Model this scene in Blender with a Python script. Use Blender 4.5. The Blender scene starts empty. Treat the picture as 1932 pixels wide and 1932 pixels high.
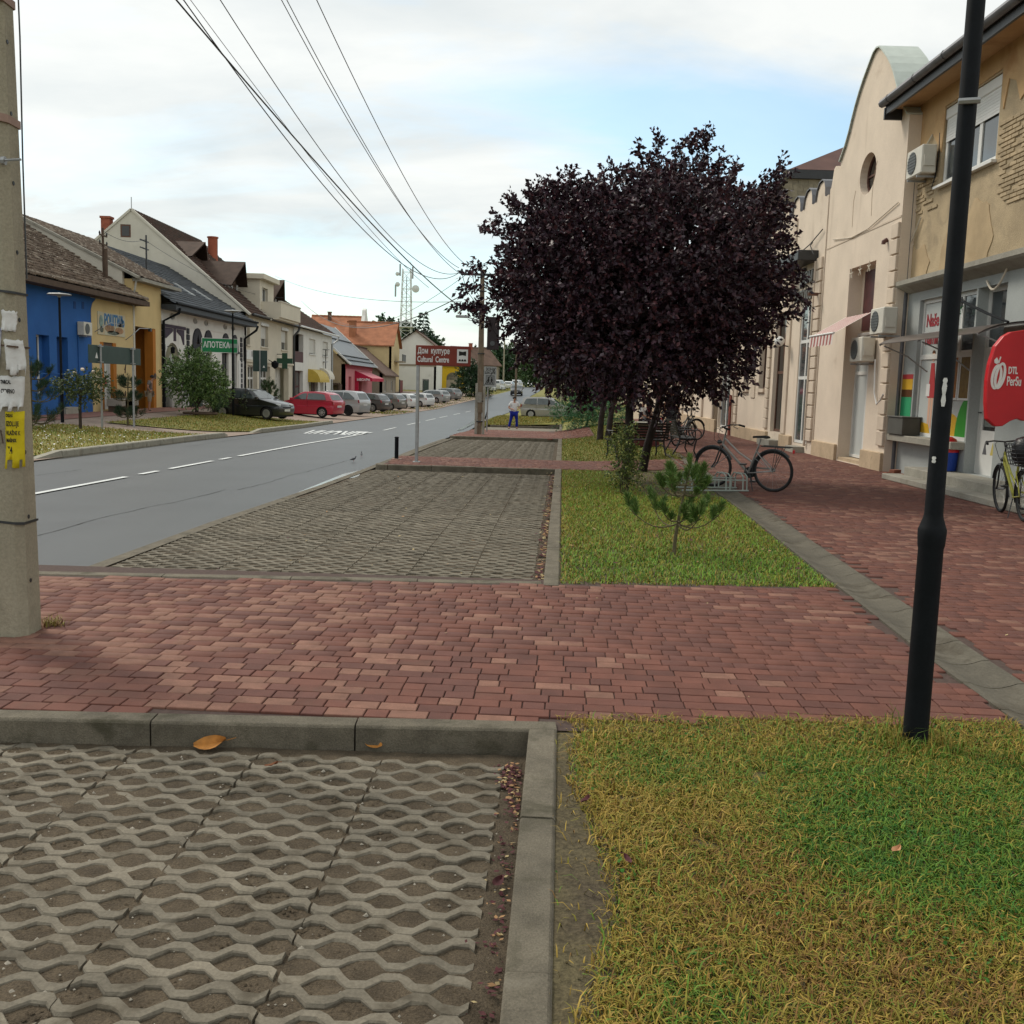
import bpy, bmesh, math, random
import numpy as np
from mathutils import Vector, Matrix, noise
from mathutils.geometry import tessellate_polygon
random.seed(7); np.random.seed(7)
S = bpy.context.scene
COL = S.collection
R = math.radians

# ------------------------------------------------------------------ camera
CAM_H = 1.75; ROLL = .030; PITCH = math.atan(240/1900.)
_r = Vector((1, 0, 0)); _f = Vector((0, math.cos(PITCH), -math.sin(PITCH))); _u = Vector((0, math.sin(PITCH), math.cos(PITCH)))
_ix = _r*math.cos(ROLL)+_u*math.sin(ROLL); _iu = -_r*math.sin(ROLL)+_u*math.cos(ROLL)
cam = bpy.data.objects.new('camera', bpy.data.cameras.new('camera')); COL.objects.link(cam)
m = Matrix.Identity(4)
for i in range(3):
    m[i][0] = _ix[i]; m[i][1] = _iu[i]; m[i][2] = -_f[i]
m[2][3] = CAM_H
cam.matrix_world = m
cam.data.sensor_width = 36; cam.data.lens = 36*1900/1932.
cam.data.clip_start = .05; cam.data.clip_end = 6000
S.camera = cam

# ------------------------------------------------------------------ sky, sun, exposure
SUN_AZ, SUN_EL = R(-48), R(46)
world = bpy.data.worlds.new('World'); S.world = world; world.use_nodes = True
nt = world.node_tree; nt.nodes.clear()
def wn(t, **k):
    n = nt.nodes.new(t)
    for a, b in k.items(): setattr(n, a, b)
    return n
sky = wn('ShaderNodeTexSky', sky_type='NISHITA', sun_disc=False, sun_elevation=SUN_EL, sun_rotation=SUN_AZ, dust_density=1.5, air_density=1.0, ozone_density=1.5)
tc = wn('ShaderNodeTexCoord'); sep = wn('ShaderNodeSeparateXYZ'); nt.links.new(tc.outputs['Generated'], sep.inputs[0])
def wmath(op, a, b=None, clamp=False):
    n = wn('ShaderNodeMath', operation=op, use_clamp=clamp)
    for i, v in enumerate((a, b)):
        if v is None: continue
        if isinstance(v, (int, float)): n.inputs[i].default_value = v
        else: nt.links.new(v, n.inputs[i])
    return n.outputs[0]
zz = wmath('ADD', wmath('MAXIMUM', sep.outputs[2], 0.0), .22)
px_ = wmath('DIVIDE', sep.outputs[0], zz); py_ = wmath('DIVIDE', sep.outputs[1], zz)
comb = wn('ShaderNodeCombineXYZ'); nt.links.new(px_, comb.inputs[0]); nt.links.new(py_, comb.inputs[1])
def wnoise(scale, loc, detail, rough, stretch=(1, 1, 1), dist=0.):
    mp = wn('ShaderNodeMapping'); nt.links.new(comb.outputs[0], mp.inputs[0])
    mp.inputs['Location'].default_value = loc; mp.inputs['Scale'].default_value = stretch
    n = wn('ShaderNodeTexNoise'); n.inputs['Scale'].default_value = scale; n.inputs['Detail'].default_value = detail
    n.inputs['Roughness'].default_value = rough; n.inputs['Distortion'].default_value = dist
    nt.links.new(mp.outputs[0], n.inputs['Vector']); return n.outputs['Fac']
SKY_LOC = (3.1, 1.7, 0)
cover = wnoise(1.05, SKY_LOC, 5, .52, (.62, 1.25, 1), .25)
shade = wnoise(1.9, (8.2, 4.4, 2.0), 6, .56, (.7, 1.2, 1), .3)
def gap(cx, cy, sx, sy, k):                    # an opening in the cloud sheet
    q = wmath('ADD', wmath('POWER', wmath('MULTIPLY', wmath('ADD', px_, -cx), 1/sx), 2), wmath('POWER', wmath('MULTIPLY', wmath('ADD', py_, -cy), 1/sy), 2))
    return wmath('MULTIPLY', wmath('POWER', 2.718, wmath('MULTIPLY', q, -1)), k)
wisp = wnoise(2.6, (1.3, 6.1, 0), 6, .6, (.8, 1.6, 1), .6)
gaps = wmath('ADD', wmath('ADD', gap(.30, 2.06, .50, .25, .50), gap(.66, 2.38, .34, .36, .30)), wmath('ADD', gap(-.55, 3.25, .85, .45, .36), gap(-1.05, 2.25, .55, .22, .22)))
cov2 = wmath('SUBTRACT', wmath('ADD', wmath('MULTIPLY', cover, .55), wmath('MULTIPLY', wisp, .45)), gaps)
ramp = wn('ShaderNodeValToRGB'); nt.links.new(cov2, ramp.inputs[0])
ramp.color_ramp.elements[0].position = .14; ramp.color_ramp.elements[0].color = (.24, .24, .24, 1)
ramp.color_ramp.elements[1].position = .46; ramp.color_ramp.elements[1].color = (.95, .95, .95, 1)
cr = wn('ShaderNodeValToRGB'); nt.links.new(shade, cr.inputs[0])
cr.color_ramp.elements[0].position = .30; cr.color_ramp.elements[0].color = (5.3, 5.65, 5.7, 1)
cr.color_ramp.elements[1].position = .62; cr.color_ramp.elements[1].color = (7.3, 7.35, 7.05, 1)
gain = wn('ShaderNodeMix', data_type='RGBA', blend_type='MULTIPLY'); gain.inputs[0].default_value = 1
nt.links.new(sky.outputs[0], gain.inputs[6]); gain.inputs[7].default_value = (1.25, 1.5, 1.45, 1)
mx = wn('ShaderNodeMix', data_type='RGBA'); nt.links.new(ramp.outputs[0], mx.inputs[0])
nt.links.new(gain.outputs[2], mx.inputs[6]); nt.links.new(cr.outputs[0], mx.inputs[7])
bg = wn('ShaderNodeBackground'); bg.inputs[1].default_value = .09; nt.links.new(mx.outputs[2], bg.inputs[0])
out = wn('ShaderNodeOutputWorld'); nt.links.new(bg.outputs[0], out.inputs[0])
sd = bpy.data.lights.new('sun', 'SUN'); sd.energy = 1.5; sd.angle = R(16); sd.color = (1, .92, .80)
sun = bpy.data.objects.new('sun', sd); COL.objects.link(sun)
sdir = Vector((math.sin(SUN_AZ)*math.cos(SUN_EL), math.cos(SUN_AZ)*math.cos(SUN_EL), math.sin(SUN_EL)))
sun.rotation_euler = sdir.to_track_quat('Z', 'Y').to_euler(); sun.location = (0, 0, 60)
vs = S.view_settings; vs.view_transform = 'Standard'; vs.look = 'None'; vs.gamma = 1; vs.exposure = 0.60; vs.use_curve_mapping = False
try: S.cycles.max_bounces = 6
except Exception: pass

# ------------------------------------------------------------------ terrain
TYs = [-60, 12, 30, 45, 60, 79, 105, 150, 178, 250, 400, 900]; TZs = [0, 0, -.18, -.42, -.58, -.78, -1.0, .25, .78, 1.2, 1.5, 1.5]
def g(Y): return float(np.interp(Y, TYs, TZs))
def ss(a, b, x):
    t = min(1., max(0., (x-a)/(b-a))); return t*t*(3-2*t)
def zL(Y): return float(np.interp(Y, [-60, 25, 60, 80, 105, 150, 178, 250, 900], [0, 0, 0, -.25, -.5, .35, .85, 1.25, 1.5]))
def zR(Y): return float(np.interp(Y, [-60, 55, 85], [.11, .11, g(85)])) if Y < 85 else g(Y)
def Tb(X, Y):                       # road and parking level
    z = g(Y); return z+(1-ss(-17, -10.5, X))*(zL(Y)-z)
def Tt(X, Y):                       # top of the kerbs, paths and promenade on this side
    b = g(Y)+(.11 if Y < 80 else 0.); return b+ss(1.6, 4.2, X)*(zR(Y)-b)
def ray(x, y):
    d = _f*1900+_ix*(x-966)+_iu*(966-y); return d/d.y
def hit(x, y, T=Tt, z0=0.):
    d = ray(x, y); a = .5
    while a < 700:
        b = a*1.01; p = d*b
        if CAM_H+p.z <= T(p.x, b)+z0:
            for _ in range(30):
                mm = (a+b)/2; p = d*mm
                if CAM_H+p.z <= T(p.x, mm)+z0: b = mm
                else: a = mm
            return Vector((p.x, b, T(p.x, b)+z0))
        a = b
def at(x, y, Y):
    p = ray(x, y)*Y; return Vector((p.x, Y, p.z+CAM_H))

# ------------------------------------------------------------------ materials
MATS = {}
def lin(c):
    if isinstance(c, str):
        c = [int(c[i:i+2], 16)/255 for i in (0, 2, 4)]; c = [v/12.92 if v <= .04045 else ((v+.055)/1.055)**2.4 for v in c]
    return tuple(c)
def mat(name, col, rough=.8, var=.12, scale=3., fine=0., fscale=60., bump=0., bscale=80., spec=.3, metal=0., coat=0., col2=None, stain=None, streak=None, coords='pos', rnd=0., trans=0., alpha=1., emit=None, detail=5, attr=None):
    if name in MATS: return MATS[name]
    M = bpy.data.materials.new(name); M.use_nodes = True; t = M.node_tree; b = t.nodes['Principled BSDF']
    L = t.links.new
    def N(ty, **k):
        n = t.nodes.new(ty)
        for a, v in k.items(): setattr(n, a, v)
        return n
    if coords == 'pos': vec = N('ShaderNodeNewGeometry').outputs['Position']
    else: vec = N('ShaderNodeTexCoord').outputs['Object']
    c = lin(col)
    def mixc(fac, a, bcol, mode='MIX'):
        n = N('ShaderNodeMix', data_type='RGBA', blend_type=mode)
        if isinstance(fac, (int, float)): n.inputs[0].default_value = fac
        else: L(fac, n.inputs[0])
        for i, v in ((6, a), (7, bcol)):
            if isinstance(v, tuple): n.inputs[i].default_value = (*v, 1)
            else: L(v, n.inputs[i])
        return n.outputs[2]
    def noi(sc, det=5, ro=.55, stretch=None, dist=0.):
        v = vec
        if stretch:
            mp = N('ShaderNodeMapping'); mp.inputs['Scale'].default_value = stretch; L(vec, mp.inputs[0]); v = mp.outputs[0]
        n = N('ShaderNodeTexNoise'); n.inputs['Scale'].default_value = sc; n.inputs['Detail'].default_value = det; n.inputs['Roughness'].default_value = ro; n.inputs['Distortion'].default_value = dist
        L(v, n.inputs['Vector']); return n.outputs['Fac']
    def rng(v, a, bb, lo=0., hi=1.):
        n = N('ShaderNodeMapRange'); n.inputs[1].default_value = a; n.inputs[2].default_value = bb; n.inputs[3].default_value = lo; n.inputs[4].default_value = hi
        L(v, n.inputs[0]); return n.outputs[0]
    if attr:
        cur = N('ShaderNodeAttribute', attribute_name=attr).outputs['Color']
        if var: cur = mixc(1., cur, mixc(rng(noi(scale, detail), .3, .7), (1-var,)*3, (1+var,)*3), 'MULTIPLY')
    elif var or col2:
        c2 = lin(col2) if col2 else tuple(v*(1+var) for v in c)
        c1 = c if col2 else tuple(v*(1-var) for v in c)
        cur = mixc(rng(noi(scale, detail), .33, .67), c1, c2)
    else: cur = mixc(0., c, c)
    if fine: cur = mixc(1., cur, mixc(rng(noi(fscale, 2), .3, .7), (1-fine,)*3, (1+fine,)*3), 'MULTIPLY')
    if stain: cur = mixc(rng(noi(stain[1], 6, .62, None, .4), stain[2], stain[2]+.14, 0, stain[3]), cur, lin(stain[0]))
    if streak: cur = mixc(rng(noi(streak[1], 5, .6, streak[4] if len(streak) > 4 else (1, 1, .12)), streak[2], streak[2]+.2, 0, streak[3]), cur, lin(streak[0]))
    if rnd:
        oi = N('ShaderNodeObjectInfo'); cur = mixc(1., cur, mixc(oi.outputs['Random'], (1-rnd,)*3, (1+rnd,)*3), 'MULTIPLY')
    L(cur, b.inputs['Base Color'])
    b.inputs['Roughness'].default_value = rough; b.inputs['Specular IOR Level'].default_value = spec; b.inputs['Metallic'].default_value = metal
    b.inputs['Coat Weight'].default_value = coat; b.inputs['Coat Roughness'].default_value = .06
    b.inputs['Transmission Weight'].default_value = trans; b.inputs['Alpha'].default_value = alpha
    if emit: b.inputs['Emission Color'].default_value = (*lin(emit[0]), 1); b.inputs['Emission Strength'].default_value = emit[1]
    if bump:
        bn = N('ShaderNodeBump'); bn.inputs['Strength'].default_value = bump; bn.inputs['Distance'].default_value = .02
        L(noi(bscale, 4), bn.inputs['Height']); L(bn.outputs[0], b.inputs['Normal'])
    MATS[name] = M; return M

# ------------------------------------------------------------------ mesh helpers
def tag(o, label=None, cat=None, group=None, kind=None):
    if label: o['label'] = label
    if cat: o['category'] = cat
    if group: o['group'] = group
    if kind: o['kind'] = kind
    return o
def link(o, parent=None):
    COL.objects.link(o)
    if parent: o.parent = parent
    return o
def thing(name, label, cat, loc=(0, 0, 0), rz=0., group=None):
    o = link(bpy.data.objects.new(name, None)); o.location = loc; o.rotation_euler = (0, 0, rz); o.empty_display_size = .2
    return tag(o, label, cat, group)
LAST = [None]
class MB:
    def __init__(s): s.v = []; s.f = []; s.mi = []; s.m = 0
    def add(s, vs, fs):
        n = len(s.v); s.v += [tuple(p) for p in vs]
        for f in fs: s.f.append([i+n for i in f]); s.mi.append(s.m)
        return s
    def quad(s, *p): return s.add(p, [list(range(len(p)))])
    def box(s, x0, x1, y0, y1, z0, z1):
        return s.add([(x0,y0,z0),(x1,y0,z0),(x1,y1,z0),(x0,y1,z0),(x0,y0,z1),(x1,y0,z1),(x1,y1,z1),(x0,y1,z1)],
                     [[3,2,1,0],[4,5,6,7],[0,1,5,4],[1,2,6,5],[2,3,7,6],[3,0,4,7]])
    def cbox(s, x0, x1, y0, y1, z0, z1, c=.01):
        """box with chamfered edges"""
        b = bmesh.new(); bmesh.ops.create_cube(b, size=1)
        for v in b.verts: v.co = Vector(((x0+x1)/2+v.co.x*(x1-x0), (y0+y1)/2+v.co.y*(y1-y0), (z0+z1)/2+v.co.z*(z1-z0)))
        bmesh.ops.bevel(b, geom=b.edges[:], offset=c, segments=1, affect='EDGES', profile=.5)
        b.verts.index_update(); s.add([v.co for v in b.verts], [[v.index for v in f.verts] for f in b.faces]); b.free(); return s
    def obox(s, c, ax, ay, az):
        c = Vector(c); ax = Vector(ax); ay = Vector(ay); az = Vector(az)
        P = [c+ax*i+ay*j+az*k for k in (-1, 1) for i, j in ((-1,-1),(1,-1),(1,1),(-1,1))]
        return s.add(P, [[3,2,1,0],[4,5,6,7],[0,1,5,4],[1,2,6,5],[2,3,7,6],[3,0,4,7]])
    def bar(s, a, b, w, h=None, up=(0, 0, 1)):
        a = Vector(a); b = Vector(b); d = (b-a); l = d.length; d.normalize(); h = h or w
        x = d.cross(Vector(up))
        if x.length < 1e-4: x = d.cross(Vector((1, 0, 0)))
        x.normalize(); y = x.cross(d).normalized()
        return s.obox((a+b)/2, d*(l/2), x*(w/2), y*(h/2))
    def tube(s, pts, r, n=8, caps=True, closed=False):
        pts = [Vector(p) for p in pts]; m = len(pts); rs = r if isinstance(r, (list, tuple)) else [r]*m
        base = len(s.v); prev = None
        for i, p in enumerate(pts):
            if closed: d = pts[(i+1) % m]-pts[i-1]
            else: d = pts[min(i+1, m-1)]-pts[max(i-1, 0)]
            if d.length < 1e-9: d = Vector((0, 0, 1))
            d.normalize()
            if prev is None:
                x = d.cross(Vector((0, 0, 1)))
                if x.length < 1e-3: x = d.cross(Vector((1, 0, 0)))
            else:
                x = prev-d*prev.dot(d)
                if x.length < 1e-4: x = d.cross(Vector((1, 0, 0)))
            x.normalize(); prev = x; y = d.cross(x)
            for k in range(n):
                a = 2*math.pi*k/n; q = p+(x*math.cos(a)+y*math.sin(a))*rs[i]; s.v.append(tuple(q))
        segs = m if closed else m-1
        for i in range(segs):
            for k in range(n):
                a = base+i*n+k; b = base+i*n+(k+1) % n; j = ((i+1) % m)
                c = base+j*n+(k+1) % n; d = base+j*n+k
                s.f.append([a, b, c, d]); s.mi.append(s.m)
        if caps and not closed:
            s.f.append([base+k for k in range(n)][::-1]); s.mi.append(s.m)
            s.f.append([base+(m-1)*n+k for k in range(n)]); s.mi.append(s.m)
        return s
    def lathe(s, prof, n=16, c=(0, 0, 0), axis='z'):
        base = len(s.v)
        for (r, h) in prof:
            for k in range(n):
                a = 2*math.pi*k/n
                if axis == 'z': q = (c[0]+r*math.cos(a), c[1]+r*math.sin(a), c[2]+h)
                elif axis == 'y': q = (c[0]+r*math.cos(a), c[1]+h, c[2]+r*math.sin(a))
                else: q = (c[0]+h, c[1]+r*math.cos(a), c[2]+r*math.sin(a))
                s.v.append(q)
        for i in range(len(prof)-1):
            for k in range(n):
                a = base+i*n+k; b = base+i*n+(k+1) % n; s.f.append([a, b, b+n, a+n]); s.mi.append(s.m)
        for i, rev in ((0, True), (len(prof)-1, False)):
            if prof[i][0] > 1e-5:
                f = [base+i*n+k for k in range(n)]; s.f.append(f[::-1] if rev else f); s.mi.append(s.m)
        return s
    def plate(s, outline, holes=(), y0=0., y1=.1, back=True, sides=True):
        """flat plate in the local x-z plane (front at y0, back at y1) with holes cut through"""
        loops = [list(outline)]+[list(h) for h in holes]
        flat = [p for l in loops for p in l]
        tris = tessellate_polygon([[Vector((p[0], p[1], 0)) for p in l] for l in loops])
        n = len(flat); base = len(s.v)
        s.v += [(p[0], y0, p[1]) for p in flat]; s.v += [(p[0], y1, p[1]) for p in flat]
        for t in tris:
            a, b, c = [flat[i] for i in t]
            ar = (b[0]-a[0])*(c[1]-a[1])-(c[0]-a[0])*(b[1]-a[1])
            if abs(ar) < 1e-10: continue
            t = list(t) if ar > 0 else list(t)[::-1]
            s.f.append([base+i for i in t]); s.mi.append(s.m)
            if back: s.f.append([base+n+i for i in t[::-1]]); s.mi.append(s.m)
        if sides:
            o = 0
            for li, l in enumerate(loops):
                k = len(l); ar = sum(l[i][0]*l[(i+1) % k][1]-l[(i+1) % k][0]*l[i][1] for i in range(k)); fl = (ar > 0) != (li > 0)
                for i in range(k):
                    a = base+o+i; b = base+o+(i+1) % k; f = [b, a, a+n, b+n]
                    s.f.append(f if fl else f[::-1]); s.mi.append(s.m)
                o += k
        return s
    def build(s, name, mats, parent=None, loc=None, rot=None, smooth=False, bevel=0., segs=2, ang=40, recalc=False):
        me = bpy.data.meshes.new(name)
        me.from_pydata(s.v, [], s.f); mats = mats if isinstance(mats, (list, tuple)) else [mats]
        for q in mats: me.materials.append(q)
        if len(mats) > 1: me.polygons.foreach_set('material_index', s.mi)
        if bevel or recalc:
            b = bmesh.new(); b.from_mesh(me); bmesh.ops.remove_doubles(b, verts=b.verts[:], dist=1e-5)
            bmesh.ops.recalc_face_normals(b, faces=b.faces[:])
            if bevel:
                ed = [e for e in b.edges if len(e.link_faces) == 2 and e.calc_face_angle(0) > R(ang)]
                bmesh.ops.bevel(b, geom=ed, offset=bevel, segments=segs, affect='EDGES', profile=.5, clamp_overlap=True)
            b.to_mesh(me); b.free()
        if smooth:
            me.polygons.foreach_set('use_smooth', [True]*len(me.polygons))
            try: me.set_sharp_from_angle(angle=R(45))
            except Exception: pass
        me.update()
        o = link(bpy.data.objects.new(name, me), parent); LAST[0] = o
        if loc is not None: o.location = loc
        if rot is not None: o.rotation_euler = rot
        return o
def inst(name, me, parent=None, loc=(0, 0, 0), rot=(0, 0, 0), scale=None):
    o = link(bpy.data.objects.new(name, me), parent); o.location = loc; o.rotation_euler = rot
    if scale: o.scale = scale
    return o
def copy_tree(o, parent=None):
    c = o.copy(); COL.objects.link(c); c.parent = parent
    for ch in list(o.children): copy_tree(ch, c)
    return c
def np_mesh(name, V, Fq, mats, parent=None, colors=None, mi=None, smooth=False):
    """V (n,3); Fq (m,k) faces of k corners"""
    V = np.asarray(V, np.float32); Fq = np.asarray(Fq, np.int32); k = Fq.shape[1]; m_ = Fq.shape[0]
    me = bpy.data.meshes.new(name); me.vertices.add(len(V)); me.vertices.foreach_set('co', V.ravel())
    me.loops.add(m_*k); me.loops.foreach_set('vertex_index', Fq.ravel())
    me.polygons.add(m_); me.polygons.foreach_set('loop_start', np.arange(0, m_*k, k, dtype=np.int32))
    for q in (mats if isinstance(mats, (list, tuple)) else [mats]): me.materials.append(q)
    if mi is not None: me.polygons.foreach_set('material_index', np.asarray(mi, np.int32))
    if smooth: me.polygons.foreach_set('use_smooth', np.ones(m_, bool))
    if colors is not None:
        a = me.color_attributes.new('col', 'FLOAT_COLOR', 'POINT'); c4 = np.ones((len(V), 4), np.float32); c4[:, :3] = colors; a.data.foreach_set('color', c4.ravel())
    me.update(); me.validate()
    return link(bpy.data.objects.new(name, me), parent)
def text_mesh(txt, size=1., extrude=.004, align='CENTER', sx=1., bold=0.):
    cu = bpy.data.curves.new('txt', 'FONT'); cu.body = txt; cu.size = size; cu.extrude = extrude; cu.align_x = align; cu.align_y = 'CENTER'; cu.offset = bold; cu.resolution_u = 3
    o = bpy.data.objects.new('txt', cu); COL.objects.link(o)
    bpy.context.view_layer.update()
    me = bpy.data.meshes.new_from_object(o.evaluated_get(bpy.context.evaluated_depsgraph_get()))
    bpy.data.objects.remove(o); bpy.data.curves.remove(cu)
    if sx != 1.:
        for v in me.vertices: v.co.x *= sx
    return me
def lettering(txt, size, material, parent, loc, rot, sx=1., extrude=.004, name='lettering', align='CENTER', bold=0.):
    me = text_mesh(txt, size, extrude, align, sx, bold); me.materials.clear(); me.materials.append(material)
    return inst(name, me, parent, loc, rot)
UPR = (math.pi/2, 0, 0)            # text standing up, facing local -y
def circ(cx, cz, rx, rz, n=20, a0=0., a1=None):
    if a1 is None: return [(cx+rx*math.cos(2*math.pi*i/n), cz+rz*math.sin(2*math.pi*i/n)) for i in range(n)]
    return [(cx+rx*math.cos(a0+(a1-a0)*i/n), cz+rz*math.sin(a0+(a1-a0)*i/n)) for i in range(n+1)]
def rect(x0, x1, z0, z1): return [(x0, z0), (x1, z0), (x1, z1), (x0, z1)]
def archr(x0, x1, z0, z1, n=10):
    """opening with a round head whose crown is at z1"""
    r = (x1-x0)/2; zc = z1-r; return [(x0, z0), (x1, z0)]+circ((x0+x1)/2, zc, r, r, n, 0, math.pi)
# ================================================================== THE SETTING
m_ground = mat('ground_turf', '6a6a36', .95, col2='857f45', scale=.5, fine=.25, fscale=14, bump=.4, bscale=25)
m_asph = mat('asphalt', (.046, .050, .051), .42, .14, scale=.6, fine=.30, fscale=200, bump=.14, bscale=400, spec=.38, stain=((.034, .036, .036), 1.1, .56, .7), streak=((.066, .070, .070), .55, .50, .6, (1, .07, 1)))
m_soil = mat('soil', (.070, .053, .034), .95, col2=(.120, .092, .060), scale=9, fine=.3, fscale=130, bump=.7, bscale=160)
m_soil2 = mat('soil_lawn', (.075, .058, .036), .95, col2=(.12, .10, .05), scale=3, fine=.35, fscale=60, bump=.8, bscale=60)  # brown earth beneath the lawns, mottled by noise
m_grid = mat('paver_concrete', (.165, .145, .110), .9, .16, scale=4, fine=.16, fscale=90, bump=.25, bscale=200, rnd=.16, stain=((.085, .070, .048), 5, .53, .85), streak=((.25, .225, .175), 8, .56, .6, (1, 1, 1)))
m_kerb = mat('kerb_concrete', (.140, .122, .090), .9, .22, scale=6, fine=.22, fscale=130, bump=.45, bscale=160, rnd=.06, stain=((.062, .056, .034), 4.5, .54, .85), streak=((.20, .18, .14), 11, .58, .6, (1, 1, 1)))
m_kerbL = mat('kerb_concrete_old', (.30, .285, .23), .9, .15, scale=3, fine=.15, fscale=60, bump=.3, bscale=90, stain=((.16, .14, .10), 3, .55, .7))
m_b = [mat('brick_red', (.142, .056, .040), .85, .14, scale=6, fine=.12, fscale=160, bump=.15, bscale=250, rnd=.12, stain=((.11, .07, .052), 1.2, .55, .5)),
       mat('brick_plum', (.118, .049, .038), .85, .14, scale=6, fine=.12, fscale=160, bump=.15, bscale=250, rnd=.12),
       mat('brick_worn_pink', (.205, .104, .074), .88, .16, scale=9, fine=.14, fscale=160, bump=.2, bscale=250, rnd=.12, stain=((.17, .068, .055), 7, .56, .8))]
m_gutter = mat('gutter_concrete', (.105, .094, .072), .9, .2, scale=2.5, fine=.15, fscale=60, bump=.2, bscale=100, stain=((.05, .04, .026), 2.5, .54, .8))
m_sand = mat('joint_sand', (.075, .05, .042), .95, .2, scale=30)
m_white = mat('road_paint', (.62, .64, .63), .7, .1, scale=5, fine=.15, fscale=60, stain=((.2, .21, .21), 3, .6, .6))
m_wet = mat('wet_patch', (.30, .32, .32), .12, .05, spec=.6)
KS = .0466                                    # direction of the kerb line beside the parking bays
def kx(Y): return .03+KS*Y                    # right-hand edge of that kerb
AX = Vector((1, -KS, 0)).normalized(); AY = Vector((KS, 1, 0)).normalized(); ARZ = math.atan2(-KS, 1)
def ab(a, b, z=0.): return Vector((.03, 0, 0))+AX*a+AY*b+Vector((0, 0, z))   # frame of the bays: a to the right of the kerb, b along it

# ---- ground
xs = np.unique(np.concatenate([np.linspace(-900, -40, 24), np.linspace(-40, 20, 61), np.linspace(20, 900, 24)]))
ys = np.unique(np.concatenate([np.linspace(-60, 130, 96), np.linspace(130, 300, 40), np.linspace(300, 1800, 16)]))
def Tg(X, Y):
    if -17 < X < 9.5 and Y < 90: return min(Tb(X, Y), Tt(X, Y))-.14
    return Tb(X, Y)-.05 if X < -2 else (Tt(X, Y)-.05 if Y < 85 else Tb(X, Y)-.05)
V = np.array([(x, y, Tg(x, y)) for y in ys for x in xs]); nx = len(xs)
Fc = np.array([[j*nx+i, j*nx+i+1, (j+1)*nx+i+1, (j+1)*nx+i] for j in range(len(ys)-1) for i in range(nx-1)])
tag(np_mesh('ground', V, Fc, m_ground, smooth=True), kind='structure')
def strip(name, edgeL, edgeR, T, z0, m, y0, y1, step=1.5, nx=6, kind='structure', parent=None):
    """sheet between two edge curves X(Y)"""
    n = max(2, int((y1-y0)/step)); V = []; Fc = []
    for j in range(n+1):
        Y = y0+(y1-y0)*j/n; a = edgeL(Y); b = edgeR(Y)
        for i in range(nx+1):
            X = a+(b-a)*i/nx; V.append((X, Y, T(X, Y)+z0))
    for j in range(n):
        for i in range(nx): k = j*(nx+1)+i; Fc.append([k, k+1, k+nx+2, k+nx+1])
    o = np_mesh(name, V, Fc, m, parent, smooth=True)
    if kind: o['kind'] = kind
    return o
RL = lambda Y: float(np.interp(Y, [-60, 5, 20, 35, 52, 73, 105, 115, 132, 151, 178, 239, 320], [-11, -10, -9.75, -9.35, -9.3, -9.0, -8.1, -7.0, -4.95, -2.8, -.6, 1.2, 3]))
RR = lambda Y: float(np.interp(Y, [-60, 5, 8.6, 17, 21, 40, 45, 60, 75, 112, 137, 178, 239, 320], [-4.6, -3.95, -3.83, -3.28, -3.1, -2.5, -2.2, -2.0, -1.6, -.1, 1.5, 4.2, 6.2, 8]))
strip('road', RL, RR, Tb, -.012, m_asph, -60, 320, 1.2, 8)
# concrete edging strip between road and bays, flush
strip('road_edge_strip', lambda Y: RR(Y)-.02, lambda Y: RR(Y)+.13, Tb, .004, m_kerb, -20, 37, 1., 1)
# ---- painted markings
def marking(cx, y0, y1, w, name='lane_marking'):
    strip(name, lambda Y: cx(Y)-w/2, lambda Y: cx(Y)+w/2, Tb, .004, m_white, y0, y1, .8, 1)
CL = lambda Y: float(np.interp(Y, [0, 14.5, 26.6, 34.2, 43, 60, 75, 112, 137, 178, 240], [-7.4, -6.94, -6.38, -6.05, -5.8, -5.5, -5.2, -4.0, -1.9, 1.9, 3.7]))
for a, b in ((10.5, 17.6), (18.2, 19.0), (19.6, 22.0), (22.5, 23.2), (23.8, 41.5), (44.5, 48.5), (53, 59), (62, 68), (71, 77), (82, 88), (94, 100), (106, 112)): marking(CL, a, b, .11)
marking(lambda Y: -9.2, 14.4, 15.0, .1, 'lane_marking')
o = lettering('ШКОЛА', 1.0, m_white, None, (-6.98, 39.0, 0), (math.atan((g(42)-g(36))/6), 0, math.pi+R(-1.7)), sx=.60, extrude=.001, name='road_lettering', bold=.03)
o.location.z = g(39)+.004; o.scale = (1, 4.6, 1); o['kind'] = 'structure'
m_crack = mat('crack_fill', (.02, .021, .021), .9, .2, scale=9)
rk0 = random.Random(4)
for (x0, y0, x1, y1) in ((-8.6, 12, -8.2, 19), (-5.2, 9.5, -4.6, 16), (-4.4, 16, -3.9, 24), (-8.8, 27, -8.5, 40)):
    n = 40; w_ = MB(); V = []
    for i in range(n+1):
        t = i/n; X = x0+(x1-x0)*t+.10*noise.noise(Vector((t*7, x0, y0)))+.03*noise.noise(Vector((t*40, x0, 2.))); Y = y0+(y1-y0)*t+.10*noise.noise(Vector((t*9, y0, x0))); hw = .003+.005*rk0.random(); z = Tb(X, Y)-.009; V += [(X-hw, Y-hw*.5, z), (X+hw, Y+hw*.5, z)]
    w_.add(V, [[2*i, 2*i+1, 2*i+3, 2*i+2] for i in range(n)]); o = w_.build('road_crack', m_crack); o['kind'] = 'structure'
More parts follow.
